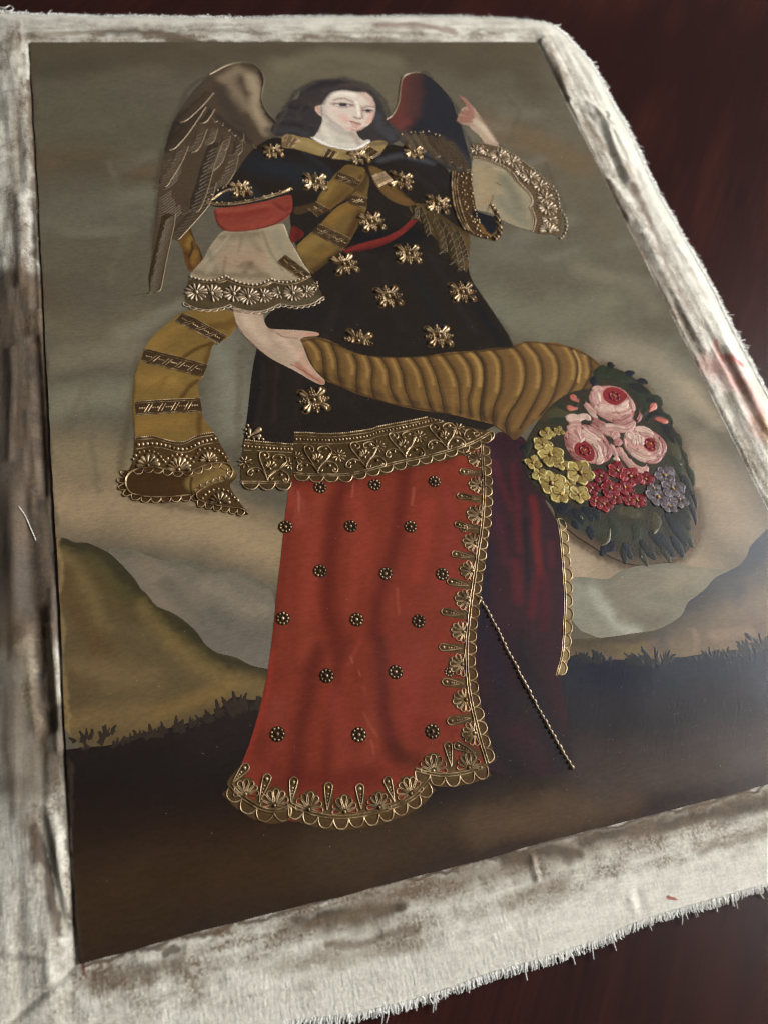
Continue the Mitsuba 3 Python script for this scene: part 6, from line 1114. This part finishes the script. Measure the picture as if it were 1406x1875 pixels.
gold('gold_leaf', [drop(Q('104.69,237.80')[0], Q('112.27,242.51')[0], 1.6, 1.2, zh, .8), drop(Q('105.32,238.36')[0], Q('105.52,243.24')[0], 1.2, 1, zh, .7), drop(Q('105.93,236.97')[0], Q('111.48,237.50')[0], 1.2, 1, zh, .8)] + [bead(c, .9, zh) for c in Q('105.00,245.29 103.35,242.68 103.27,239.95 104.11,237.55 106.85,235.87 109.55,235.68 111.90,234.97')], HL)


# fans, drops and scallops of the skirt border
def fan(c, tip, n=7, spread=88, parent=SKIRT, zz=None, solid=False):
    zz = 5.45 * LAYER if zz is None else zz
    c, tip = np.asarray(c, float).reshape(2), np.asarray(tip, float).reshape(2)
    R, a0 = np.linalg.norm(tip - c), math.atan2(*(tip - c)[::-1])
    parts = [bead(c, .95, zz, 1.0)]
    for k in range(n):
        a = a0 + math.radians(spread) * (2 * k / (n - 1) - 1)
        rr = R * (1 - .16 * abs(2 * k / (n - 1) - 1)) * rnd.uniform(.95, 1.04)
        d, t = np.array([math.cos(a), math.sin(a)]), np.array([-math.sin(a), math.cos(a)])
        w = rr * math.sin(math.radians(spread) / (n - 1)) * .80
        if solid:
            parts.append(drop(c + d * rr * .22, c + d * rr, w * .95, 1.05, zz, .72))
        else:
            loop = [c + d * rr * .2, c + d * rr * .6 + t * w * .52, c + d * rr * .88 + t * w * .86, c + d * rr, c + d * rr * .88 - t * w * .86, c + d * rr * .6 - t * w * .52, c + d * rr * .2]
            parts.append(tube(loop, .28, zz, .6, h=.5))
    return gold('gold_fan', parts, parent)


def gold_drop(big, small, parent=SKIRT, zz=None):
    zz = 5.45 * LAYER if zz is None else zz
    b, s_ = np.asarray(big, float).reshape(2), np.asarray(small, float).reshape(2)
    d = (b - s_) / np.linalg.norm(b - s_)
    t = np.array([-d[1], d[0]])
    w = 1.9
    L_ = np.linalg.norm(b - s_)
    outline = np.array([s_, s_ + d * L_ * .5 + t * w * .55, b + t * w * .95, b + d * w * .75 + t * w * .8, b + d * w * 1.15, b + d * w * .75 - t * w * .8, b - t * w * .95, s_ + d * L_ * .5 - t * w * .55, s_])
    put('drop_ground', flat(shape_of(outline[:-1], 1), -.02, zz - .08), 'paint_bsdf', parent, DARKG, smooth=False)
    parts = [tube(outline, .3, zz - .1, .6, h=.6), bead(b, .95, zz - .1, 1)]
    for k in range(4):
        f_ = .70 - .14 * k
        parts.append(bead(s_ + d * L_ * f_ * 1.02, .62 - .09 * k, zz - .1, 1))
    return gold('gold_drop', parts, parent)


edge = [Q('236.45,213.04 234.79,206.43 233.28,199.89 231.46,192.17 229.82,185.85 227.43,178.46 224.74,171.23 221.57,162.97 218.02,154.94 214.87,148.21 211.71,141.01 208.67,133.92 205.52,126.99 202.59,120.15 199.19,111.86 196.32,104.74 196.27,104.78 194.54,100.03 192.94,95.32 191.69,90.60 190.50,85.93 189.39,80.33 188.57,75.22 188.07,70.59 187.69,65.05 187.48,59.32 187.28,53.66 187.31,48.03 187.42,43.55 187.62,39.41'),
        Q('187.33,39.46 184.48,38.89 179.91,38.43 176.00,38.25 171.15,38.57 166.92,39.06 162.88,40.17 159.93,41.30 156.56,42.87 153.51,44.42'),
        Q('156.86,37.81 154.51,35.99 151.61,34.00 148.60,32.60 145.76,31.76 141.91,31.05 138.15,30.62 133.92,30.25 129.76,30.11 123.68,30.44 118.69,30.88 114.55,31.57 111.32,32.42 108.58,33.29 104.12,35.18 100.61,36.99 97.18,39.24 93.81,41.89'),
        Q('93.12,41.22 89.25,40.38 85.95,40.52 82.39,41.88 78.55,44.40 73.21,49.56 69.09,55.27')]
zs = 5.45 * LAYER
# gold-brown ground painted under the border
gr = [LineString(smooth_path(e_, 2.0)).buffer(5.9 if k else 5.4, single_sided=True).union(LineString(smooth_path(e_, 2.0)).buffer(.9)) for k, e_ in enumerate(edge)]
fans = [(Q('232.87,204.13'), Q('226.13,206.33')), (Q('228.53,187.03'), Q('222.02,189.33')), (Q('223.16,168.33'), Q('215.75,171.71')), (Q('215.44,152.51'), Q('208.70,155.26')), (Q('208.99,136.95'), Q('202.52,139.53')), (Q('202.08,120.91'), Q('195.23,123.60')),
        (Q('194.88,104.78'), Q('188.56,107.23')), (Q('189.52,88.31'), Q('182.62,90.13')), (Q('186.32,70.84'), Q('179.53,71.12')), (Q('186.04,54.37'), Q('179.25,54.63')),
        (Q('178.79,39.33'), Q('180.06,46.23')), (Q('161.53,41.62'), Q('163.34,49.06')), (Q('148.53,33.98'), Q('147.37,41.48')), (Q('132.70,31.23'), Q('133.85,37.83')),
        (Q('116.84,32.75'), Q('117.85,39.67')), (Q('101.06,37.35'), Q('103.36,44.43')), (Q('86.32,42.16'), Q('88.39,49.41')), (Q('74.63,49.62'), Q('75.73,56.30'))]
drops = [(Q('220.98,197.51'), Q('229.49,195.38')), (Q('215.21,182.28'), Q('225.29,178.53')), (Q('208.95,165.14'), Q('219.08,160.53')), (Q('202.47,148.02'), Q('211.68,144.80')), (Q('195.62,132.96'), Q('204.47,129.18')), (Q('188.17,117.17'), Q('197.42,113.73')),
         (Q('182.08,98.96'), Q('191.35,96.52')), (Q('178.91,81.32'), Q('187.31,78.81')), (Q('176.29,62.28'), Q('185.78,61.83')), (Q('176.27,50.18'), Q('183.76,44.98')),
         (Q('171.43,50.88'), Q('170.55,41.73')), (Q('139.14,41.40'), Q('140.11,32.26')), (Q('125.69,41.05'), Q('124.39,32.28')), (Q('111.56,44.62'), Q('109.18,35.34')), (Q('96.46,50.33'), Q('93.83,41.98')), (Q('84.77,54.23'), Q('79.84,44.84')), (Q('75.76,60.98'), Q('69.60,55.85'))]
from shapely.ops import unary_union
halo = unary_union(gr + [Point(*(0.5 * (a[0] + b[0]))).buffer(np.linalg.norm(a - b) * .60) for a, b in fans] + [LineString(np.vstack([a, b])).buffer(2.4) for a, b in drops])
paint('gold_ground', halo, 5.2, (70, 50, 28), [S(e_, 3.5, (86, 68, 38), .7, 1) for e_ in edge], parent=SKIRT)
for k, e_ in enumerate(edge):
    p_ = smooth_path(e_, 1.0)
    t_ = np.gradient(p_, axis=0)
    t_ /= np.linalg.norm(t_, axis=1, keepdims=True)
    nn = np.stack([-t_[:, 1], t_[:, 0]], 1)
    sd = 1
    gold('edging_cord', [tube(p_, .34, zs, 2, h=.55), tube(p_ + nn * 1.25 * sd, .3, zs, 2, h=.5)], SKIRT)
    for m in scallops(p_ + nn * 1.3 * sd, (27, 5, 10, 4)[k], 4.4 if k else 3.9, sd, .36, zs):
        gold('scallop', m, SKIRT)
for a, b in fans:
    fan(a, b)
for a, b in drops:
    gold_drop(a, b)

# small rosettes strewn over the skirt
zr = 5.0 * LAYER
RING = [bead((0, 0), .95, 0, 1.0)] + [bead((math.cos(a) * 2.75, math.sin(a) * 2.75), .68, 0, 1.1) for a in np.arange(9) * 2 * math.pi / 9]
spots = SPOTS
for i, c in enumerate(spots):
    a = rnd.uniform(0, 1)
    zz = zr if i < 17 else zs
    put('rosette_ground', flat(Point(*c).buffer(3.7 if i < 17 else 2.6), -.02, zz + .05), 'paint_bsdf', SKIRT, DARKG, smooth=False)
    k_ = 1.0 if i < 17 else .72
    gold('beaded_rosette', [(np.column_stack([(v[:, :2] * k_) @ np.array([[math.cos(a), math.sin(a)], [-math.sin(a), math.cos(a)]]) + c, v[:, 2] * k_ + zz + .03]), f_) for v, f_ in RING], SKIRT)

# eight-armed gold flowers on the robe
def gold_flower(c, r=10.0, rot=0.0, keep=None, zz=None, parent=ROBE, tilt=0):
    zz = 4.0 * LAYER if zz is None else zz
    c = np.asarray(c, float).reshape(2)
    parts, bases = [], []
    P_ = lambda rr, a: c + np.array([math.cos(a + rot), math.sin(a + rot)]) * r * rr
    ok = lambda q: keep is None or keep(q)
    for k in range(4):
        a = math.pi / 4 + k * math.pi / 2
        if ok(P_(.8, a)):
            for s_ in (-1, 1):
                parts.append(drop(P_(.30, a + .10 * s_), P_(1.0, a + .13 * s_), r * .125, 1.5, zz, .74))
            bases.append(LineString([P_(.1, a), P_(.92, a)]).buffer(r * .24))
        b_ = k * math.pi / 2
        if ok(P_(.8, b_)):
            for s_ in (-1, 1):
                parts.append(drop(P_(.22, b_ + .25 * s_), P_(.50, b_ + .40 * s_), r * .09, 1.2, zz, .7))
                parts.append(bead(P_(.60, b_ + .22 * s_), r * .08, zz, 1.2))
            for m_, rr in ((.36, .09), (.52, .085), (.69, .075), (.85, .085)):
                parts.append(bead(P_(m_, b_), r * rr, zz, 1.3))
            bases.append(LineString([P_(.1, b_), P_(.68, b_)]).buffer(r * .2))
    if ok(c):
        parts.append(bead(c, r * .13, zz, 1.2))
    put('flower_ground', flat(unary_union(bases), -.02, zz + .06), 'paint_bsdf', parent, GOLDG, smooth=False)
    return gold('gold_flower', parts, parent)


gold_flower(Q('145.40,257.54'), rot=.04)
gold_flower(Q('232.58,295.46'), rot=-.06)
gold_flower(Q('180.74,297.37'), rot=-.35, keep=lambda q: q[1] > Q('180.47,296.12')[0, 1] - .55 * (q[0] - Q('180.47,296.12')[0, 0]))
gold_flower(Q('207.96,330.90'), rot=.06)
gold_flower(Q('258.12,329.69'), rot=-.05)
gold_flower(Q('229.96,366.08'), rot=-.1)
gold_flower(Q('184.97,360.75'), rot=.15, keep=lambda q: q[0] > Q('178.52,361.32')[0, 0] or q[1] < Q('184.19,357.01')[0, 1])
gold_flower(Q('211.67,397.28'), rot=.1)
gold_flower(Q('262.74,410.51'), rot=-.3)
gold_flower(Q('241.67,435.90'), rot=-.3, keep=lambda q: q[0] > Q('234.90,436.30')[0, 0] - .6)
gold_flower(Q('180.46,437.87'), rot=-.15)
gold_flower(Q('128.65,434.10'), 8.4, rot=.1)
gold_flower(Q('156.48,470.02'), 8.0, rot=.1)
gold_flower(Q('258.68,464.58'), 8.4, rot=-.25, keep=lambda q: q[1] < Q('260.15,470.37')[0, 1])
gold_flower(Q('216.70,460.86'), 8.4, rot=.15, zz=5.5 * LAYER)

# raised arc above the red sleeve band
za = 5.2 * LAYER
arc = Q('104.42,422.55 109.11,420.50 115.14,419.87 121.31,420.00 126.82,420.72 134.80,422.05 142.96,424.05 153.00,427.30 162.09,431.22')
gold('gold_arc', [tube(arc, .5, za, 1.2), tube(arc + [0, 1.6], .35, za, 1.2), tube(Q('108.16,424.91 112.58,429.34 116.85,432.38 121.82,434.63'), .5, za), tube(Q('109.79,425.68 115.93,431.33 122.50,433.92'), .35, za), tube(Q('155.66,428.81 159.15,430.50 162.37,432.34 162.55,430.63'), .9, za)] + [bead(c, .8, za, 1.1) for c in Q('105.78,425.40 108.56,429.82 113.16,433.72 119.04,437.03 110.85,422.12 114.32,422.32 118.36,420.96 122.72,421.76 129.88,423.04 136.35,424.48 142.92,426.27 148.77,428.13 154.32,430.36')], ROBE)

# right sleeve: lace, gold opening
LIN = paint('white_lining', Q('301.95,455.39 307.44,454.51 312.68,452.24 318.72,447.72 323.41,443.69 326.62,437.37 328.11,430.42 330.61,424.43 333.67,417.97 334.85,412.62 333.82,407.75 329.90,402.55 329.96,397.88 329.22,392.37 327.13,386.10 324.08,380.15 318.48,382.66 312.47,386.11 307.96,389.81 304.72,393.05 301.58,396.67 299.49,399.11 294.49,401.30 289.44,403.31 289.09,408.14 289.51,413.71 291.30,423.02 293.53,432.45 297.73,443.90'), 4.6, (128, 116, 92), [
    S(Q('301.89,445.64 304.77,435.68 296.60,417.95'), 8, (136, 118, 88), .9, 1), S(Q('310.82,441.21 314.83,435.10 308.47,423.86'), 7, (130, 112, 82), .85, 1), S(Q('320.02,432.84 322.12,416.31 321.94,402.17'), 9, (102, 98, 80), .9, 1), S(Q('310.70,412.31 315.13,398.92 322.05,389.22'), 8, (106, 102, 84), .8, 1),
    S(Q('293.45,409.71 300.01,410.20 304.21,414.62'), 5, (138, 114, 82), .8, 1), S(Q('313.07,429.36 315.35,427.29'), 1.6, (80, 72, 54), .8, 1), S(Q('314.61,443.97 320.13,442.67 322.43,440.57'), 1.3, (162, 142, 108), .7, 1), S(Q('306.19,416.38 301.27,407.32 297.26,401.11'), 1.5, (90, 76, 54), .7, 1), S(Q('296.45,442.01 291.30,423.02 289.26,411.85'), 2.4, (96, 80, 54), .8, 1)], n=1)
LR = LR_KEY[0] = paint('sleeve_lace', Q('305.81,470.41 311.99,472.39 316.82,470.94 322.14,468.64 327.16,465.33 333.09,460.13 337.99,454.18 342.04,448.00 345.51,442.49 348.67,436.13 351.51,430.02 353.18,425.01 353.88,420.08 353.96,414.26 353.31,408.54 352.71,400.03 351.61,391.67 349.46,383.50 345.53,376.50 343.38,373.50 339.62,375.15 334.86,375.97 329.42,376.85 324.71,378.84 327.13,386.10 329.22,392.37 329.96,397.88 329.76,402.56 333.82,407.75 334.70,412.63 333.76,418.25 330.61,424.43 328.11,430.42 326.62,437.37 323.41,443.69 318.78,447.92 312.74,452.43 307.50,454.70 302.01,455.58'), 5.2, (80, 64, 44), [S(Q('308.29,467.43 325.03,458.48 337.08,439.76 345.35,419.64 344.63,395.91 335.92,379.06'), 5, (88, 74, 54), .7, 1)], n=1)
zl_ = 5.2 * LAYER
for c, r, n, a0, a1 in ((Q('307.40,464.41'), 5.0, 8, 0, 360), (Q('315.19,463.02'), 6.0, 9, 100, 330), (Q('323.46,457.03'), 8.0, 15, 0, 360), (Q('332.30,450.52'), 6.2, 11, 0, 360), (Q('336.19,439.31'), 6.0, 8, 60, 280), (Q('340.53,433.13'), 7.4, 13, 0, 360), (Q('345.70,423.99'), 6.2, 10, 0, 360), (Q('345.54,411.45'), 6.4, 9, 0, 360), (Q('343.49,401.14'), 7.4, 13, 0, 360), (Q('341.37,389.64'), 6.0, 8, 150, 390), (Q('337.17,378.51'), 7.4, 9, -5, 185)):
    bead_flower(c, r, n, a0, a1, zl_, LR)
gold('bead_string', bead_row(Q('302.88,456.54 307.91,456.09 313.16,453.82 319.27,449.49 323.96,445.45 328.12,439.76 330.02,431.77'), .62, zl_, 1.5) + bead_row(Q('329.92,430.31 332.06,424.34 334.54,418.39 335.21,412.60 334.07,406.98 330.91,402.95'), .62, zl_, 1.5) + bead_row(Q('331.52,401.50 331.53,394.98 330.43,389.52 327.94,384.21 325.13,379.44'), .62, zl_, 1.5), LR, 'pale_bsdf')
gold('edging_cord', [tube(Q(q), .34, zl_, 1) for q in ('301.89,455.19 312.62,452.04 323.29,443.30 326.56,437.18 328.13,430.02', '328.13,430.02 333.64,417.87 334.79,412.44 333.76,407.56 329.96,402.74', '329.90,402.55 330.10,397.87 329.29,392.36 327.20,386.09 324.10,379.79')], LR, 'pale_bsdf')
gold('bead_string', [drop(a, b, .95, .9, zl_, .6) for a, b in zip(Q('354.73,422.96 355.44,418.53 355.28,414.18 354.31,409.91 353.21,405.69 352.27,401.96 352.78,398.14 353.51,394.34 353.44,390.61 352.52,386.97 351.38,383.36 349.62,379.83 347.65,376.33 345.30,373.80 342.57,372.21'), Q('355.87,421.91 356.58,417.48 356.71,413.12 355.97,409.33 354.86,405.10 353.56,401.39 354.07,397.58 354.84,393.50 354.98,389.75 354.41,386.08 353.21,382.30 351.43,378.77 349.24,375.30 346.59,372.34 344.57,370.70'))], LR, 'pale_bsdf')
gold('bead_string', bead_row(Q('312.55,471.75 322.20,468.84 327.22,465.53 333.15,460.33 338.06,454.38 345.58,442.68 351.57,430.22 353.80,420.28'), .5, zl_, 2.4), LR, 'pale_bsdf')

OPEN = paint('sleeve_opening', Q('282.19,443.12 288.94,441.52 297.49,442.27 294.11,429.73 292.18,419.13 290.71,409.85 289.24,402.44 290.96,400.83 297.39,397.27 301.64,395.25 301.10,402.19 301.26,408.56 303.80,406.64 305.02,401.91 305.11,395.00 303.82,386.01 302.02,379.41 297.19,373.69 294.22,372.50 290.58,374.77 285.84,376.25 280.59,378.87 276.48,382.51 274.45,390.46 274.09,398.38 273.90,406.38 275.55,416.68 277.75,427.14'), 5.0, (62, 44, 26), [
    S(Q('290.13,399.51 294.16,392.38 296.10,384.34 300.52,393.05 294.63,396.90'), 7, (26, 26, 30), 1, .6), S(Q('292.88,382.35 290.39,391.53'), 4, (26, 26, 30), 1, .7), S(Q('288.56,388.28 289.15,381.53 292.41,377.94'), 2.4, (104, 72, 36), .9, .8), S(Q('282.79,438.83 277.98,424.76 275.44,406.27 275.95,383.66'), 4, (42, 31, 24), .8, 1), S(Q('302.42,396.34 299.53,384.08 295.29,378.82'), 1.6, (88, 72, 56), .9, .9)], n=1)
zo = 5.0 * LAYER
gold('edging_cord', [tube(Q('282.63,443.09 279.05,431.83 276.25,420.15 274.16,406.36 274.00,394.99 275.59,383.91'), .75, zo, 1), tube(Q('284.67,442.98 280.98,431.71 278.24,420.02 276.30,406.21 276.12,394.84 278.06,383.50'), .4, zo, 1)], OPEN)
gold('rope_edge', rope(Q('286.39,440.45 282.73,431.61 280.70,423.40 279.40,414.10 278.55,404.91 278.14,395.82 278.58,386.80 280.54,381.09'), .7, zo, 1.3), OPEN)
gold('bead_string', [bead(c + np.array([rnd.uniform(-.5, .5), rnd.uniform(-.5, .5)]), rnd.uniform(.6, 1.05), zo, 1.1) for c in Q('289.93,440.25 293.22,440.67 287.42,436.15 290.34,435.37 286.34,430.79 289.26,430.02 285.61,426.66 285.93,423.08 283.09,420.89 284.17,418.47 286.34,418.33 282.42,413.90 283.50,411.50 282.09,408.12 283.76,406.27 282.25,404.08 282.57,400.62 282.61,397.77 283.57,396.56 282.98,391.51 284.09,390.87 286.61,393.50 284.64,394.21 285.25,387.41 286.08,382.88 284.18,385.25 286.97,380.03 295.64,438.10 293.99,433.95 293.15,428.59 291.08,423.94 290.78,419.22 289.25,415.79 289.29,412.28 288.63,409.41 288.33,405.96 288.11,403.09 287.98,399.66 287.59,396.84 288.33,392.81 288.19,390.56 282.85,379.25 285.38,377.61 288.86,376.23 291.66,376.89')], OPEN)
gold('gold_petals', [drop(a, b, 1.35, 1.3, zo, .7) for a, b in zip(Q('302.13,408.50 301.96,405.02 302.67,401.50 301.98,396.37 300.36,389.66 299.53,384.08 296.99,378.69 294.30,375.58 293.02,375.68'), Q('302.14,405.59 303.38,402.95 304.41,398.49 303.29,390.57 302.79,383.83 300.83,378.39 297.69,375.31 295.75,373.26 295.31,376.05'))], OPEN)

# cuff of the hanging sash end
CUFF = paint('gold_cuff', Q('43.13,246.11 48.03,246.19 53.16,245.60 56.61,243.72 60.55,241.57 65.59,239.78 69.26,239.77 72.58,241.16 76.49,242.86 80.82,243.43 85.63,243.41 87.25,239.43 88.05,235.46 89.81,230.74 90.87,226.79 91.39,222.94 92.56,219.96 94.24,216.91 94.34,213.19 92.35,211.04 89.45,209.03 90.40,204.65 92.78,199.47 94.21,195.08 97.19,190.76 96.68,189.08 94.44,189.61 90.01,191.02 87.12,192.36 83.23,193.86 79.27,194.78 75.43,196.56 72.13,198.55 70.35,200.60 69.70,203.66 64.02,202.76 57.01,202.98 50.59,203.69 45.24,204.81 40.47,206.73 36.31,210.01 34.31,212.67 32.64,216.48 32.58,218.86 34.57,222.16 34.98,224.20 38.61,225.78 39.81,228.04 41.06,230.92 41.98,235.73'), 5.6, (66, 47, 24), [
    S(Q('40.04,218.93 45.79,221.68 51.89,221.99 60.53,217.05 67.29,213.61'), 11, (56, 35, 16), 1, .6), S(Q('39.24,215.47 49.86,211.47 66.75,208.88'), 11, (60, 40, 19), 1, .7), S(Q('71.83,212.92 78.86,215.51 89.08,217.68'), 7, (112, 88, 46), 1, .5), S(Q('72.11,215.31 76.11,218.38 81.45,219.43'), 4, (92, 70, 36), .8, .8),
    S(Q('42.56,230.70 61.43,225.47 82.48,227.38'), 6, (82, 62, 32), .6, 1), S(Q('70.16,216.21 69.03,210.93 69.48,206.07'), 1.2, (44, 28, 14), .8, .9)], n=1)
labels[CUFF] = {'label': 'raised gold cuff of fans and scallops on the hanging sash end'}
zc = 5.6 * LAYER
gold('rope_edge', rope(Q('43.58,245.41 47.96,245.44 53.11,245.10 56.57,243.34 60.54,241.38 65.56,239.53 69.23,239.52 72.54,240.85 76.44,242.48 80.77,243.04 85.17,243.21'), .72, zc, 1.15), CUFF)
gold('bead_string', bead_row(Q('44.73,240.96 50.10,240.70 54.16,240.00 57.68,238.87 60.64,237.44 63.59,235.88 67.63,234.68 70.26,234.81 74.08,236.04 78.52,237.83 82.87,238.62 85.85,238.98'), .95, zc, 2.4), CUFF)
gold('edging_cord', [tube(Q(q), .3, zc, 1.2) for q in ('43.46,243.98 52.95,243.47 60.38,239.88 65.39,238.03 69.59,238.07 76.24,240.84 85.38,241.50', '43.21,238.17 49.89,238.47 56.47,237.15 60.41,235.27 63.37,233.78 67.39,232.57 71.60,232.85 76.07,235.12 80.43,236.15 87.63,236.29')], CUFF)
for c, t, n, pn in ((Q('48.57,227.06'), Q('48.90,234.42'), 7, 9), (Q('64.25,222.10'), Q('65.54,229.96'), 9, 9), (Q('80.63,225.27'), Q('81.65,231.15'), 8, 9), (Q('83.10,198.60'), Q('83.98,205.15'), 8, 9)):
    fan(c, t, n, 88, CUFF, zc, True)
for q in ('41.27,232.12 43.16,234.63 45.31,236.00 48.04,236.23 51.91,235.42 54.09,233.99 55.44,232.05 56.69,229.26', '57.58,227.89 59.07,229.84 61.82,231.50 64.70,231.71 67.72,230.89 69.63,229.37 71.48,227.41 72.43,225.72', '73.58,228.36 75.01,230.66 76.88,233.10 81.12,233.25 85.24,232.29 87.38,230.45 88.69,228.37 89.70,226.01 90.44,223.71', '74.41,202.63 75.63,204.22 78.99,206.40 80.87,207.01 83.48,207.16 85.94,206.24 88.32,204.67 90.06,202.29 91.08,200.34 92.54,198.55'):
    gold('bead_string', bead_row(Q(q), .85, zc, 2.7), CUFF)
lip1 = Q('68.92,205.68 61.85,205.94 57.35,206.16 53.39,206.66 48.97,207.46 44.59,208.49 41.24,209.84 38.16,211.49 36.45,214.71 36.01,218.35 36.64,221.24 37.90,223.16 39.50,224.44 42.11,225.57 44.65,225.80 48.69,225.63 52.68,224.92 57.11,223.35 61.01,221.54 63.97,220.49 67.00,219.98 70.66,220.42 73.89,221.42 78.21,222.69 81.95,223.33 85.10,223.24 87.68,222.86 90.17,221.75 91.78,220.07 92.59,217.16 91.83,214.80 90.43,213.04 86.70,211.77 82.96,211.11 79.21,210.11 75.99,209.15 73.77,207.80 71.78,206.19')
lip2 = Q('71.78,206.19 71.52,203.97 72.09,202.39 73.92,200.75 76.29,199.31 79.67,197.84 83.56,196.28 88.49,194.80 93.43,193.31 95.51,191.62 96.81,189.94')
gold('edging_cord', [tube(lip1, .4, zc, 1, h=.7), tube(lip2, .4, zc, 1, h=.7), tube(lip1 * [.985, .985] + lip1.mean(0) * .015, .26, zc, 1)], CUFF)
for path, n, side, b in ((Q('68.62,205.31 61.82,205.59 53.35,206.31 44.56,208.15 38.61,210.95'), 6, 1, 3.2), (Q('38.36,210.87 36.11,214.76 35.71,218.39 36.59,222.46 38.51,224.58'), 4, 1, 3.6), (Q('40.57,225.19 44.65,225.74 52.68,224.86 61.01,221.48 66.99,219.92 73.88,221.35 81.95,223.26 87.67,222.80 91.57,220.42'), 10, -1, 3.0), (Q('91.76,219.89 92.71,216.52 91.89,214.48 90.41,212.92 82.95,210.99 75.98,209.03 71.77,206.07'), 8, -1, 2.8), (Q('71.23,205.80 71.55,202.18 73.89,200.51 79.64,197.60 88.46,194.56 95.48,191.45'), 7, -1, 3.0)):
    for m in scallops(path, n, b, side, .34, zc):
        gold('scallop', m, CUFF)

# scalloped edge of the underskirt, and the string of beads
ZE = 4.4 * LAYER
eline = Q('267.46,159.53 266.66,153.39 264.86,145.43 260.74,130.03 256.24,114.60 250.70,99.93 244.76,85.88 240.85,79.24 237.11,73.85')
en = Polygon(np.vstack([eline + [-.6, 0], (eline + [3.4, 0])[::-1]])).buffer(.4)
GE = paint('gold_edge', en, 4.4, (122, 104, 68), parent=UNDER)
gold('edging_cord', [tube(eline, .4, ZE, 1), tube(eline + [-1.0, 0], .25, ZE, 1)], UNDER)
for m in scallops(eline + [.4, 0], 12, 3.4, 1, .4, ZE):
    gold('scallop', m, UNDER)
q, t = along(Q('208.61,121.18 210.49,114.03 212.37,106.04 214.77,92.14 217.48,78.81 220.34,64.64 223.38,51.62 226.33,39.71 229.30,29.09'), 36)
ZBS = 3.7 * LAYER
for c, d in zip(q, t):
    gold('string_bead', [bead(c + np.array([rnd.uniform(-.25, .25), rnd.uniform(-.15, .15)]), 1.0 * rnd.uniform(.85, 1.15), ZBS, 1.4, rnd.uniform(1.1, 1.4), math.atan2(d[1], d[0]))], UNDER, 'pale_bsdf')
gold('string_cord', [tube(q, .35, ZBS, 2)], UNDER)
labels[UNDER] = {'label': 'dark maroon skirt side with gold scalloped edge and a string of beads'}

# pale specks added so that the paint glints in the window light
nb = []
for k in range(520):
    x, y = (PW * rnd.random() ** .55, 20 + 300 * rnd.random() ** 1.3) if k < 400 else (PW * rnd.random(), PH * rnd.random())
    if x < PW - 3:
        nb.append(bead((x, y), rnd.uniform(.10, .22), 2.9 * LAYER, 1.2, n=5))
put('added_glint_specks', nb, 'pale_bsdf')
labels[ROOT + '__added_glint_specks'] = {'kind': 'stuff', 'label': 'fine pale specks added to make the paint sparkle'}
